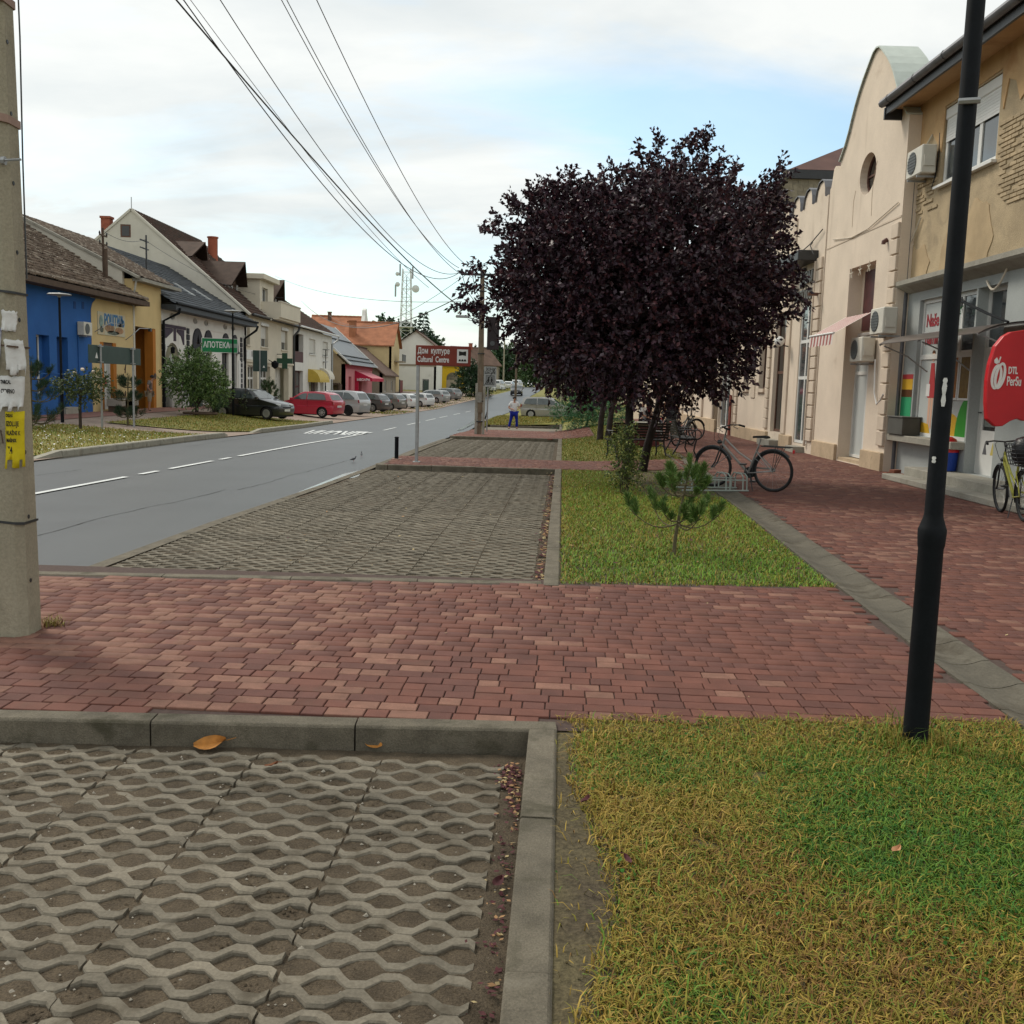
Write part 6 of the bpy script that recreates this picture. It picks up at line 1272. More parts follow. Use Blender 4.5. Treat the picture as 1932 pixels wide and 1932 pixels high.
pc = MB().box(.30, .535, -.034, -.03, 2.17, 2.46).build('pictogram', m_wht, pn); MB().plate([(.34, 2.32), (.418, 2.335), (.495, 2.32), (.495, 2.42), (.418, 2.405), (.34, 2.42)], [], -.037, -.034).build('stage', m_ink, pc)
for k_ in range(3): MB().plate(circ(.36+.057*k_, 2.205, .026, .045, 10, 0, math.pi), [], -.037, -.034).build('head', m_ink, pc)
MB().cbox(-.62, -.47, -.08, .12, -.01, .015, .004).build('base_plate', m_steel, cs)
p = hit(919, 814); ss_, pn = post_sign('school_zone_sign', 'grey sign reading ЗОНА ШКОЛЕ with a diagonal stroke', (p.x+.08, p.y-.3, p.z), .53, .85, 1.93, (-.09,), mat('pale_grey_sign', (.36, .38, .37), .5, .05), R(-4), .03, frame=m_steel)
lettering('ЗОНА', .17, m_ink, pn, (0, -.035, 2.66), UPR, sx=.85, extrude=.001, bold=.004); lettering('ШКОЛЕ', .15, m_ink, pn, (0, -.035, 2.51), UPR, sx=.85, extrude=.001, bold=.004)
pg = MB().box(-.19, .19, -.034, -.03, 2.0, 2.41).build('pictogram', mat('dark_grey_sign', (.09, .10, .10), .6, .05), pn); MB().box(-.165, .165, -.036, -.034, 2.03, 2.38).build('field', mat('mid_grey_sign', (.22, .235, .23), .6, .05), pg)
for sx in (-.07, .07): MB().plate(circ(sx, 2.31, .028, .032, 10), [], -.040, -.036).build('child_head', m_ink, pg); MB().plate([(sx-.03, 2.27), (sx+.03, 2.27), (sx+.05, 2.17), (sx+.02, 2.18), (sx+.06, 2.05), (sx+.03, 2.05), (sx, 2.14), (sx-.04, 2.05), (sx-.07, 2.05), (sx-.02, 2.18), (sx-.05, 2.17)], [], -.040, -.036).build('child_figure', m_ink, pg)
MB().bar((-.25, -.042, 1.97), (.23, -.042, 2.74), .022, .003, (0, 1, 0)).build('stroke', m_ink, pn)
p = hit(193, 812, Tb); q = hit(253, 807, Tb); d_ = (q-p); L_ = d_.length
t = thing('direction_sign_back', 'long dark green back of a direction sign on two posts', 'sign', p, math.atan2(d_.y, d_.x))
MB().cbox(-.75, L_+.85, .05, .09, 2.17, 2.75, .006).build('panel', m_signback, t)
for x in (0, L_): MB().tube([(x, 0, -.05), (x, 0, 2.78)], .038, 8).build('post', m_steel, t); [MB().box(x-.12, x+.12, -.045, .05, z, z+.03).build('clamp', m_steel, t) for z in (2.2, 2.7)]
MB().plate([(-.30, 2.33), (-.1, 2.33), (-.2, 2.52)], [], .045, .05).build('sticker', m_wht, t)
p = hit(445, 786, Tb); ap, pn = post_sign('pharmacy_sign', 'green sign lettered АПОТЕКА above the leafy shrub', (p.x-.85, p.y+.25, p.z), 1.72, .70, 3.12, (.72,), m_apot, R(12), .04, frame=m_wht)
lettering('АПОТЕКА', .40, m_wht, pn, (-.78, -.035, 3.48), UPR, sx=.66, extrude=.002, align='LEFT', bold=.008); MB().box(.32, .84, -.034, -.03, 3.38, 3.58).build('stripe', mat('faded_stripe', (.22, .30, .25), .6, .1), pn)
p = hit(490, 787, Tb); post_sign('sign_back', 'dark green back of an upright sign on one grey post', (p.x, p.y, p.z), .74, 1.08, 2.35, (0,), m_signback, R(0), .035)[0]; o = LAST[0].parent
for ob in o.children:
    if ob.name.startswith('panel'): ob.location.y = .12
MB().plate([(.14, 2.55), (.26, 2.55), (.2, 2.67)], [], .07, .085).build('sticker', m_wht, o)
# ---------------- bollards, bench, planter, rack
for (x, y, lb, rx) in ((748, 866, 'short dark bollard on the brick island near the brown sign', 0), (915, 791, 'leaning dark bollard at the grass edge behind the timber pole', .25)):
    p = hit(x, y); t = thing('bollard', lb, 'bollard', p, 0, 'dark bollards'); t.rotation_euler = (0, rx, 0)
    MB().lathe([(.045, -.02), (.045, .48), (.052, .485), (.052, .50), (.01, .51)], 12).build('post', m_black, t, smooth=True); MB().cbox(-.11, .11, -.09, .09, -.01, .012, .003).build('base_plate', m_strap, t)
m_slat = mat('dark_slat', (.018, .015, .014), .6, .2, scale=8); m_iron = mat('cast_iron', (.014, .014, .015), .5, .2, spec=.4)
def park_bench(label, loc, rz, L=1.55):
    """seat along local x, facing local -y"""
    t = thing('park_bench', label, 'bench', loc, rz, 'cast-iron benches')
    for x in (-L/2+.1, L/2-.1):
        e = MB(); e.tube([(x, -.30, 0), (x, -.24, .12), (x, -.26, .28), (x, -.30, .42)], [.02, .022, .022, .024], 6).tube([(x, .30, 0), (x, .22, .14), (x, .14, .3), (x, .12, .42), (x, .19, .62), (x, .28, .86)], [.02, .022, .022, .024, .022, .018], 6).tube([(x, -.30, .42), (x, -.1, .395), (x, .12, .41)], .022, 6)
        e.tube([(x, -.30+.11*math.cos(a)-.0, .54+.11*math.sin(a)) for a in np.linspace(-1.4, 3.6, 12)], .016, 5).tube([(x, -.24, .64), (x, .0, .645), (x, .18, .62)], .018, 5).tube([(x, -.05+.06*math.cos(a), .53+.07*math.sin(a)) for a in np.linspace(0, 6.2, 10)], .011, 4).tube([(x, -.22, .25), (x, 0, .32), (x, .17, .25)], .014, 5)
        e.build('end_frame', m_iron, t, smooth=True)
    for k_ in range(6): y = -.27+k_*.078; MB().cbox(-L/2, L/2, y, y+.055, .425-.012*math.sin(k_/5*3.14), .45-.012*math.sin(k_/5*3.14), .006).build('seat_slat', m_slat, t)
    for k_ in range(6): z = .50+k_*.068; y = .145+(z-.5)*.36; MB().obox((0, y, z), (L/2, 0, 0), (0, .012, 0), (0, .009, .024)).build('back_slat', m_slat, t)
    return t
park_bench('cast-iron park bench on the promenade behind the parked silver bicycle', (4.30, 26.1, Tt(4.3, 26.1)), R(90))
park_bench('cast-iron bench half hidden behind the twin tree trunks', (3.05, 25.0, Tt(3.05, 25)), R(200))
park_bench('far cast-iron bench where the dark-clothed person stands', (4.9, 36.2, Tt(4.9, 36)), R(90))
pl = thing('planter_box', 'brownish red square planter between the trunks and the bench', 'planter', (3.75, 29.2, Tt(3.75, 29.2)), R(10)); MB().cbox(-.38, .38, -.3, .3, 0, .62, .02).build('tub', mat('oxblood', (.09, .022, .022), .7, .15), pl); MB().cbox(-.42, .42, -.34, .34, .62, .70, .01).build('rim', m_conc, pl)
p = hit(1338, 929); rk = thing('bike_rack', 'low grey-green tubular bicycle rack under the silver bicycle', 'bike rack', (3.33, 16.75, Tt(3.3, 16.75)-.005), R(12)); m_rack = mat('rack_paint', (.27, .31, .28), .55, .12, scale=10)
MB().tube([(-.62, -.22, .03), (.55, -.22, .03)], .014, 6).tube([(-.62, .25, .03), (.55, .25, .03)], .014, 6).build('base_rail', m_rack, rk)
for x in (-.45, .15, .45): lo = [(x, -.22, .03), (x, -.20, .26), (x, -.12, .30), (x, .17, .30), (x, .25, .24), (x, .25, .03)]; MB().tube(lo, .012, 6).build('loop', m_rack, rk); MB().tube([(a[0]+.07, a[1], a[2]) for a in lo], .012, 6).build('loop', m_rack, rk)
MB().tube([(-.6, -.2, .2), (.5, -.2, .2)], .012, 6).tube([(-.6, .23, .2), (.5, .23, .2)], .012, 6).build('guide_rail', m_rack, rk)
# ---------------- left pavement furniture
for (x, y, w_, lb) in ((135, 771, 1.6, 'wooden planter bench against the blue house'), (203, 772, 1.5, 'wooden planter bench beside the white shop door')):
    p = hit(x, y, Tb); t = thing('planter_bench', lb, 'planter', (-17.7, p.y-2.2 if x < 150 else 45.4, Tb(-17.7, 44)), LRZ, 'wooden planters by the yellow shop'); MB().cbox(-w_/2, w_/2, -.35, .35, .28, .62, .02).build('tub', mat('grey_planter', (.33, .30, .25), .8, .12, scale=3), t); [MB().box(sx*(w_/2-.15)-.08, sx*(w_/2-.15)+.08, -.3, .3, 0, .28).build('foot', m_wood, t) for sx in (-1, 1)]
t = thing('easel_board', 'leaning wooden board on the planter by the shop door', 'board', (-17.6, 46.2, .62), LRZ); MB().obox((0, 0, .45), (.3, 0, 0), (0, .02, 0), (0, .12, .5)).build('board', m_yellow, t)
t = thing('white_cabinet', 'white louvred cabinet beside the gateway of the ornate house', 'cabinet', (-17.9, 54.1, Tb(-17.9, 54)), LRZ); MB().cbox(-.55, .55, -.3, .3, 0, 1.25, .03).build('body', m_pvc, t); [MB().box(-.4, .4, -.315, -.3, .2+k_*.16, .26+k_*.16).build('louvre', m_steel, t) for k_ in range(6)]; MB().lathe([(.35, 1.25), (.62, 1.4), (.6, 1.5), (.2, 1.55)], 14).build('basin', m_pvc, t)
t = thing('waste_container', 'dark grey container next to the white cabinet', 'bin', (-17.9, 56.0, Tb(-17.9, 56)), LRZ); MB().cbox(-.75, .75, -.4, .4, 0, .95, .04).build('body', mat('bin_grey', (.05, .065, .06), .7, .1), t); MB().cbox(-.8, .8, -.45, .45, .95, 1.05, .03).build('lid', m_dark, t)
# far poles along the road
for (x, yb, Y, H, lb, mm) in ((1.15, 0, 134, 7.5, 'slender pole directly behind the woman far down the road', m_polew), (-2.3, 0, 186, 9.5, 'pale concrete pole beside the far white cars', m_pole), (4.6, 0, 100, 7.0, 'grey pole behind the silver estate car on the right', m_pole)):
    X = -.0 if Y == 134 else x; t = thing('far_pole', lb, 'utility pole', (X, Y, Tb(X, Y)), 0, 'far utility poles'); MB().tube([(0, 0, -.2), (0, 0, H)], [.16, .11], 8).build('shaft', mm, t); MB().bar((-.8, 0, H-.4), (.8, 0, H-.4), .1).build('crossarm', m_dark, t)
# ================================================================== VEGETATION
NR = np.random.default_rng(11)
def unit(v): return v/np.maximum(np.linalg.norm(v, axis=-1, keepdims=True), 1e-9)
def leaf_mesh(name, P, D, size, width, mtl, parent, cols, fold=.25, droop=.0):
    """P (n,3) leaf bases, D (n,3) directions; pointed folded leaves of two triangles each side"""
    n = len(P); D = unit(D); r_ = NR.normal(size=(n, 3)); Sd = unit(np.cross(D, r_)); N_ = np.cross(Sd, D)
    L = np.asarray(size).reshape(-1, 1)*np.ones((n, 1)); W = L*width
    b = P; m1 = P+D*L*.45+Sd*W*.5+N_*W*fold; m2 = P+D*L*.45-Sd*W*.5+N_*W*fold; tip = P+D*L-np.array([0, 0, 1])*L*droop
    V = np.stack([b, m1, tip, m2], 1).reshape(-1, 3); i = np.arange(n)*4
    F_ = np.concatenate([np.stack([i, i+1, i+2], 1), np.stack([i, i+2, i+3], 1)])
    C = np.repeat(cols, 4, 0)
    return np_mesh(name, V, F_, mtl, parent, colors=C)
m_leaf = mat('leaf', (.1, .1, .1), .5, 0, attr='col', spec=.35)
m_leafp = mat('plum_leaf', (.02, .02, .02), .48, 0, attr='col', spec=.35)
m_need = mat('needle', (.1, .1, .1), .6, 0, attr='col', spec=.3)
m_bark = mat('bark', (.055, .040, .032), .95, .25, scale=6, fine=.2, fscale=50, bump=.6, bscale=40)
m_barkp = mat('plum_bark', (.030, .022, .020), .9, .25, scale=6, fine=.2, fscale=50, bump=.6, bscale=40)
m_stem = mat('green_stem', (.10, .085, .045), .9, .2, scale=10)
def sprays(lobes, n, per, spl, lsize, shell=.35, up=.35, rng=NR, spread=.7, extra=None):
    """leafy twigs through the volume of a set of spheres, denser to the outside"""
    lb = np.array(lobes); w = lb[:, 3]**2; idx = rng.choice(len(lb), n, p=w/w.sum()); d = unit(rng.normal(size=(n, 3)))
    rad = lb[idx, 3]*(1-shell*rng.random(n)**1.6)
    p0 = lb[idx, :3]+d*rad[:, None]; dr = unit(d+np.array([0, 0, up])+rng.normal(size=(n, 3))*.35)
    if extra is not None: p0 = np.concatenate([p0, extra[0]]); dr = np.concatenate([dr, unit(extra[1])]); n = len(p0)
    t = (np.arange(per)+.5)/per
    P = p0[:, None, :]+dr[:, None, :]*(t[None, :, None]*spl)-np.array([0, 0, 1])*(t[None, :, None]**2*spl*.15)
    Dd = dr[:, None, :]+rng.normal(size=(n, per, 3))*spread
    P = P.reshape(-1, 3)+rng.normal(size=(n*per, 3))*.015; Dd = Dd.reshape(-1, 3)
    return P, Dd, lsize*rng.uniform(.7, 1.25, n*per), p0, dr
def colvar(n, cs, bright=.25, rng=NR):
    cs = np.array(cs); c = cs[rng.integers(0, len(cs), n)]; return c*(1+rng.uniform(-bright, bright, (n, 1)))
def branches(parent, base, lobes, r0, fork, mtl, n=9, seed=2):
    rr = random.Random(seed); mb = MB(); base = Vector(base); fork = Vector(fork)
    mb.tube([base+Vector((0, 0, -.1)), base+Vector((0, 0, .06)), base+(fork-base)*.35+Vector((rr.uniform(-.04, .04), 0, 0)), base+(fork-base)*.7, fork], [r0*1.5, r0*1.15, r0*.98, r0*.9, r0*.85], 10)
    o = mb.build('trunk', mtl, parent, smooth=True)
    lim = MB()
    for l in sorted(lobes, key=lambda q: -q[3])[:n]:
        e = Vector(l[:3]); mid = fork+(e-fork)*.5+Vector((rr.uniform(-.2, .2), rr.uniform(-.2, .2), rr.uniform(0, .25)))
        lim.tube([fork-Vector((0, 0, .1)), fork+(mid-fork)*.5+Vector((0, 0, .08)), mid, e], [r0*.6, r0*.45, r0*.3, r0*.1], 6)
        for _ in range(3):
            q = e+Vector((rr.uniform(-1, 1), rr.uniform(-1, 1), rr.uniform(-.3, 1))).normalized()*l[3]*.9; lim.tube([mid, (mid+q)/2+Vector((0, 0, .1)), q], [r0*.25, r0*.15, r0*.05], 5)
    lim.build('limbs', mtl, parent, smooth=True); return o
# ---------------- purple-leaved plum trees
def plobe(q):
    x, y, r_, dy = q; y += 24 if y < 420 else 0; x -= 16 if x > 1380 else 0; v = at(x, y, 19+dy); return (v.x, v.y, v.z, r_*.01*(19+dy)/19)
LA = [(1235, 530, 165, .2), (1325, 612, 105, -.6), (1390, 560, 92, 0), (1438, 545, 58, .3), (1432, 425, 55, .6), (1385, 405, 62, .2), (1275, 355, 62, .3), (1190, 385, 70, -.3), (1225, 338, 40, .4), (1300, 480, 140, -1.1), (1255, 690, 75, 0), (1352, 692, 40, 0), (1190, 630, 115, -1.2), (1405, 495, 82, .5), (1462, 360, 26, .6), (1300, 325, 42, .2)]
LBb = [(1062, 525, 105, -.5), (1003, 525, 58, 0), (1045, 605, 66, .2), (1105, 625, 98, -.8), (1095, 410, 75, .3), (975, 470, 26, .2), (1150, 690, 52, .3), (1030, 430, 50, .2), (1130, 520, 130, -.3), (955, 565, 24, .3), (1090, 690, 38, .4)]
def plum(label, lobes_px, base, fork, n, seed, tips=()):
    t = thing('plum_tree', label, 'tree', (0, 0, 0), 0, 'purple plum trees'); lobes = [plobe(q) for q in lobes_px]; rng = np.random.default_rng(seed)
    ex = None
    if tips:
        pp = []; dd_ = []
        for (x0, y0, x1, y1) in tips:
            dy_ = 24 if y1 < 330 else 0; dx_ = -16 if x1 > 1400 else 0; a = at(x0+dx_, y0+dy_, 19); b = at(x1+dx_, y1+dy_, 19)
            for k in range(7):
                s = k/7; pp.append(np.array(a+(b-a)*s)); dd_.append(np.array(b-a)+rng.normal(size=3)*.12)
        ex = (np.array(pp), np.array(dd_))
    P, Dd, L, p0, dr = sprays(lobes, n, 13, .36, .098, .62, .35, rng, .75, ex)
    cols = colvar(len(P), [(.048, .020, .030), (.034, .016, .028), (.075, .026, .032), (.046, .028, .038), (.022, .011, .016)], .35, rng)
    leaf_mesh('crown', P, Dd, L, .62, m_leafp, t, cols, .22, .12)
    tw = MB()
    for k in range(0, len(p0), 6): a = Vector(p0[k]); b = a+Vector(dr[k])*.34; tw.tube([a-Vector(dr[k])*.25, b], [.006, .003], 4, False)
    o = tw.build('twigs', m_barkp, t); o['kind'] = 'stuff'
    branches(t, base, lobes, .085, fork, m_barkp, 9, seed); return t
bA = hit(1213, 888); bB = hit(1181, 905)
plum('tall purple-leaved plum with leaning trunk, right half of the dark crown', LA, bA, at(1248, 742, bA.y-.6), 4600, 21, [(1320, 290, 1332, 238), (1240, 280, 1238, 248), (1465, 330, 1486, 287), (1390, 330, 1402, 300), (1500, 480, 1532, 520), (1490, 590, 1510, 590), (1270, 280, 1290, 245), (1180, 330, 1160, 300), (1440, 350, 1462, 312), (1450, 380, 1496, 330), (1360, 350, 1362, 318), (1300, 270, 1312, 258), (1215, 290, 1208, 268), (1480, 460, 1505, 455), (1500, 540, 1522, 562), (1420, 640, 1446, 650), (1400, 690, 1420, 700), (1330, 720, 1345, 742), (1340, 300, 1350, 285), (1150, 340, 1135, 312), (1120, 350, 1100, 322), (1335, 255, 1333, 240)])
plum('purple-leaved plum with upright trunk, left half of the dark crown', LBb, bB, at(1190, 735, bB.y), 3100, 22, [(930, 575, 890, 572), (930, 620, 905, 600), (945, 450, 935, 440), (1060, 360, 1040, 345), (960, 420, 940, 418), (925, 590, 872, 575), (920, 500, 898, 505), (915, 540, 888, 535), (985, 615, 962, 622), (985, 400, 970, 385), (1010, 390, 1000, 365), (1080, 350, 1075, 335), (1010, 660, 990, 672), (1050, 705, 1035, 722), (1110, 730, 1100, 748)])
LCc = [(3.3, 33.5, 3.7, 1.4), (2.7, 33.2, 3.4, 1.0), (4.2, 34, 3.5, 1.1)]
def plum_far(label, lobes, base, fork, n, seed):
    t = thing('plum_tree', label, 'tree', (0, 0, 0), 0, 'purple plum trees'); rng = np.random.default_rng(seed); P, Dd, L, p0, dr = sprays(lobes, n, 12, .4, .11, .5, .3, rng)
    leaf_mesh('crown', P, Dd, L, .62, m_leafp, t, colvar(len(P), [(.020, .011, .015), (.028, .015, .016), (.014, .010, .012)], .3, rng), .2, .1); branches(t, base, lobes, .10, fork, m_barkp, 4, seed); return t
b_ = hit(1132, 829); plum_far('second plum tree in the row, dark trunk behind the shrub', LCc, b_, (b_.x+.15, b_.y, 2.0), 700, 31)
b_ = hit(1148, 822); plum_far('farthest plum tree in the row, only its trunk showing', [(4.1, 38.5, 3.6, 1.5), (3.4, 38, 3.0, 1.0)], b_, (b_.x+.3, b_.y+.5, 2.1), 350, 32)
# ---------------- generic leafy plants
def bush(name, label, cat, lobes, n, per, spl, lsize, cols, width=.5, stems=None, group=None, fold=.25, up=.35, mtl=None, spread=.7, seed=5, shell=.5, br=.3):
    t = thing(name, label, cat, (0, 0, 0), 0, group); rng = np.random.default_rng(seed); P, Dd, L, p0, dr = sprays(lobes, n, per, spl, lsize, shell, up, rng, spread)
    leaf_mesh('foliage', P, Dd, L, width, mtl or m_leaf, t, colvar(len(P), cols, br, rng), fold, .08)
    if stems:
        mb = MB()
        for s in stems: mb.tube(s[0], s[1], 6)
        mb.build('stems', m_bark, t, smooth=True)
    return t
# variegated shrub at the foot of the trees
sb = hit(1178, 931); X0, Y0, Z0 = sb
lob = [(X0-.06, Y0, Z0+.28, .16), (X0+.06, Y0+.03, Z0+.5, .17), (X0-.08, Y0+.05, Z0+.72, .17), (X0+.1, Y0, Z0+.30, .14), (X0+.02, Y0, Z0+.95, .14), (X0+.17, Y0, Z0+.62, .10), (X0-.2, Y0, Z0+.35, .08), (X0-.13, Y0, Z0+.85, .11)]
bush('variegated_shrub', 'upright shrub with small yellow-green leaves at the plum trunk', 'shrub', lob, 330, 7, .13, .045, [(.09, .12, .025), (.06, .10, .02), (.24, .25, .07), (.13, .16, .035), (.045, .075, .018)], .55, [([(X0+.02*k-.05, Y0, Z0-.05), (X0+.05*k-.1, Y0, Z0+.4), (X0+.08*k-.17, Y0+.02, Z0+.9)], [.009, .007, .004]) for k in range(5)], seed=41, shell=.9)
# juniper
jp = hit(1108, 806); lob = [(jp.x-.3, jp.y+.4, jp.z+.45, .55), (jp.x+.5, jp.y+.2, jp.z+.5, .6), (jp.x-.9, jp.y+.6, jp.z+.4, .45), (jp.x+.2, jp.y+.8, jp.z+.9, .55), (jp.x+1.0, jp.y+.6, jp.z+.6, .55), (jp.x-.5, jp.y+1.0, jp.z+.8, .45), (jp.x-1.25, jp.y+.7, jp.z+.75, .28)]
bush('juniper', 'spreading bright green juniper bush at the end of the lawn', 'shrub', lob, 620, 14, .42, .13, [(.05, .17, .06), (.07, .21, .085), (.03, .10, .04), (.09, .24, .10)], .2, [([(jp.x, jp.y+.6, jp.z-.05), (jp.x+.1, jp.y+.6, jp.z+.6)], [.06, .03])], seed=42, up=.55, spread=.45)
bush('juniper', 'low yellowish juniper behind the bright green one', 'shrub', [(jp.x+.9, jp.y+7, jp.z+.75, .75), (jp.x+1.8, jp.y+7, jp.z+.7, .6), (jp.x+.2, jp.y+8, jp.z+.7, .5)], 320, 12, .4, .15, [(.07, .12, .03), (.09, .14, .04), (.05, .09, .02)], .2, seed=43, up=.5, spread=.5)
# ---------------- pine sapling in the second lawn
def needles(pts_dirs, n_per, L, rng, cols, sp=.55):
    P = []; Dd = []
    for (p, d, ln) in pts_dirs:
        t = rng.random((n_per, 1))*ln; dd_ = unit(np.array(d)[None]+rng.normal(size=(n_per, 3))*sp); P.append(np.array(p)[None]+np.array(d)[None]*t); Dd.append(dd_)
    P = np.concatenate(P); Dd = np.concatenate(Dd); return P, Dd, L*rng.uniform(.7, 1.15, len(P)), colvar(len(P), cols, .3, rng)
def pine(name, label, base, Hh, whorls, L=.085, n_per=46, cols=((.035, .085, .030), (.05, .11, .04), (.025, .06, .022), (.09, .14, .06)), seed=51, lean=(0, 0), wd=.05, r0=.014, group=None, subs=2, sp=.55):
    """whorls: (height, number, branch length, upturn)"""
    t = thing(name, label, 'tree', (0, 0, 0), 0, group); rng = np.random.default_rng(seed); B = Vector(base); rr = random.Random(seed); st = MB(); pd = []
    def stem(z): s = z/Hh; return B+Vector((lean[0]*s**1.4, lean[1]*s, z))
    st.tube([stem(Hh*k/8)-Vector((0, 0, .03 if k == 0 else 0)) for k in range(9)], [r0*(1.15-.75*k/8) for k in range(9)], 7)
    for (z, nb, bl, upt) in whorls:
        for k in range(nb):
            a = 2*math.pi*k/nb+rr.uniform(-.35, .35)+z*3; l = bl*rr.uniform(.75, 1.15); s0 = stem(z); pts = [s0+Vector((math.cos(a)*l*s, math.sin(a)*l*s, l*(-.12*math.sin(s*math.pi)+upt*s**2.2))) for s in np.linspace(0, 1, 7)]
            st.tube(pts, [r0*.5*(1-.5*s) for s in np.linspace(0, 1, 7)], 5)
            d = unit(np.array(pts[-1]-pts[-2])+np.array([0, 0, .35])); pd.append((np.array(pts[-1]), d, l*.25)); pd.append((np.array(pts[-2]), d, l*.3))
            for _ in range(subs): q = pts[rr.choice((3, 4, 5))]; d2 = unit(d+rng.normal(size=3)*.5+np.array([0, 0, .4])); pd.append((np.array(q), d2, l*.3)); st.tube([q, q+Vector(d2)*l*.3], r0*.25, 4)
    top = stem(Hh); pd.append((np.array(stem(Hh*.9)), np.array([0, 0, 1.]), Hh*.14)); pd.append((np.array(stem(Hh*.78)), np.array([0, .1, 1.]), Hh*.12))
    st.build('trunk', m_stem, t, smooth=True); P, Dd, Ls, C = needles(pd, n_per, L, rng, cols, sp); leaf_mesh('needles', P, Dd, Ls, wd, m_need, t, C, .1, .05); return t
pb_ = hit(1271, 1044); pine('pine_sapling', 'young pine sapling standing alone in the second lawn', pb_, .92, [(.30, 5, .46, .30), (.33, 3, .22, .6), (.60, 5, .28, .40), (.70, 4, .20, .6)], .09, 180, ((.08, .16, .03), (.12, .21, .045), (.05, .11, .022), (.17, .23, .07)), seed=51, lean=(.14, .05), wd=.075, r0=.018, subs=1, sp=.42)
# ---------------- planting on the far verge
q = hit(152, 812, Tb); X0, Y0, Z0 = q
bush('rose_tree', 'standard rose with a round leafy head and pale blooms', 'shrub', [(X0+.1, Y0, Z0+1.45, .42), (X0-.35, Y0, Z0+1.4, .3), (X0+.55, Y0, Z0+1.45, .32), (X0+.1, Y0, Z0+1.2, .3)], 260, 9, .28, .09, [(.07, .10, .03), (.10, .13, .045), (.05, .07, .02)], .6, [([(X0, Y0, Z0-.05), (X0, Y0, Z0+.95), (X0+.05, Y0, Z0+1.3)], [.05, .045, .03])], seed=61)
rs_ = bpy.data.objects['rose_tree']
for k, (dx, dz) in enumerate(((.15, 1.92), (.5, 1.86), (.62, 1.7), (-.1, 1.8))): MB().lathe([(.01, -.05), (.06, -.02), (.065, .03), (.03, .06)], 8, (X0+dx, Y0-.1, Z0+dz)).build('bloom', m_cream, rs_, smooth=True)
q = hit(241, 804, Tb); pine('dwarf_pine', 'small dark pine with tiered pads beside the sign post', q, 1.75, [(.35, 6, .55, .15), (.5, 5, .35, .2), (.95, 6, .55, .15), (1.05, 5, .45, .2), (1.4, 6, .42, .25), (1.55, 5, .35, .3)], .16, 60, ((.022, .05, .02), (.03, .065, .028), (.018, .04, .016)), 62, (.05, 0), .05, .035)
q = hit(100, 815, Tb); pine('dwarf_pine', 'dark pine showing behind the concrete pole', (q.x-.65, q.y, q.z), 2.1, [(.3, 6, .9, .2), (.5, 5, .8, .2), (.95, 6, .7, .25), (1.25, 6, .6, .3), (1.6, 6, .5, .4), (1.8, 5, .35, .5)], .17, 60, ((.02, .05, .022), (.03, .07, .03), (.016, .038, .018)), 63, (.05, 0), .05, .04)
q = hit(371, 786, Tb); X0, Y0, Z0 = q
lob = [(X0, Y0, Z0+1.7, .75), (X0-.75, Y0, Z0+1.75, .55), (X0+.7, Y0, Z0+1.6, .6), (X0-.3, Y0, Z0+2.4, .5), (X0+.4, Y0, Z0+2.2, .5), (X0, Y0+.2, Z0+1.1, .55), (X0-1.1, Y0, Z0+2.1, .28), (X0+1.0, Y0, Z0+1.2, .4), (X0-.55, Y0, Z0+1.15, .45), (X0+.1, Y0, Z0+2.75, .25)]
bush('round_shrub', 'large bright green shrub with arching twigs under the pharmacy sign', 'shrub', lob, 900, 12, .42, .13, [(.09, .165, .04), (.13, .21, .055), (.05, .10, .025), (.17, .24, .09)], .42, [([(X0, Y0, Z0-.05), (X0+.02, Y0, Z0+.6), (X0+.1, Y0, Z0+1.2)], [.09, .07, .05]), ([(X0+.04, Y0, Z0+.5), (X0-.4, Y0, Z0+1.2)], [.05, .03]), ([(X0+.04, Y0, Z0+.5), (X0+.5, Y0, Z0+1.2)], [.05, .03])], seed=64)
q = hit(406, 786, Tb); bush('small_shrub', 'small feathery green shrub right of the large one', 'shrub', [(q.x, q.y, q.z+.95, .42), (q.x+.15, q.y, q.z+.7, .35), (q.x-.2, q.y, q.z+.6, .3)], 260, 10, .3, .11, [(.04, .10, .03), (.06, .13, .04)], .22, [([(q.x, q.y, q.z-.05), (q.x, q.y, q.z+.8)], [.03, .02])], seed=65)
q = hit(506, 788, Tb); pine('young_pine', 'young pine in front of the black parked car', (q.x, q.y, q.z), 2.0, [(.7, 6, .5, .6), (1.0, 6, .42, .7), (1.3, 5, .35, .8), (1.55, 5, .25, .9)], .2, 55, ((.05, .09, .03), (.08, .12, .05), (.03, .06, .02)), 66, (.05, 0), .06, .03)
rs2 = hit(464, 789, Tb); bush('stake_plant', 'spindly staked sapling before the black car', 'shrub', [(rs2.x, rs2.y, rs2.z+.9, .18), (rs2.x-.05, rs2.y, rs2.z+.5, .14), (rs2.x+.05, rs2.y, rs2.z+1.3, .14)], 40, 7, .2, .1, [(.05, .07, .03), (.08, .10, .04)], .5, [([(rs2.x, rs2.y, rs2.z-.05), (rs2.x, rs2.y, rs2.z+1.6)], [.035, .02])], seed=67)
rs2 = hit(394, 790, Tb)
tb = thing('tyre_edging', 'low rope-like ring edging round the shrub', 'edging', (hit(378, 787, Tb).x, hit(378, 787, Tb).y, hit(378, 787, Tb).z+.1), 0); MB().tube([(.75*math.cos(a), .45*math.sin(a), .08) for a in np.linspace(0, 2*math.pi, 25)[:-1]], .06, 6, False, True).build('ring', m_wood, tb)
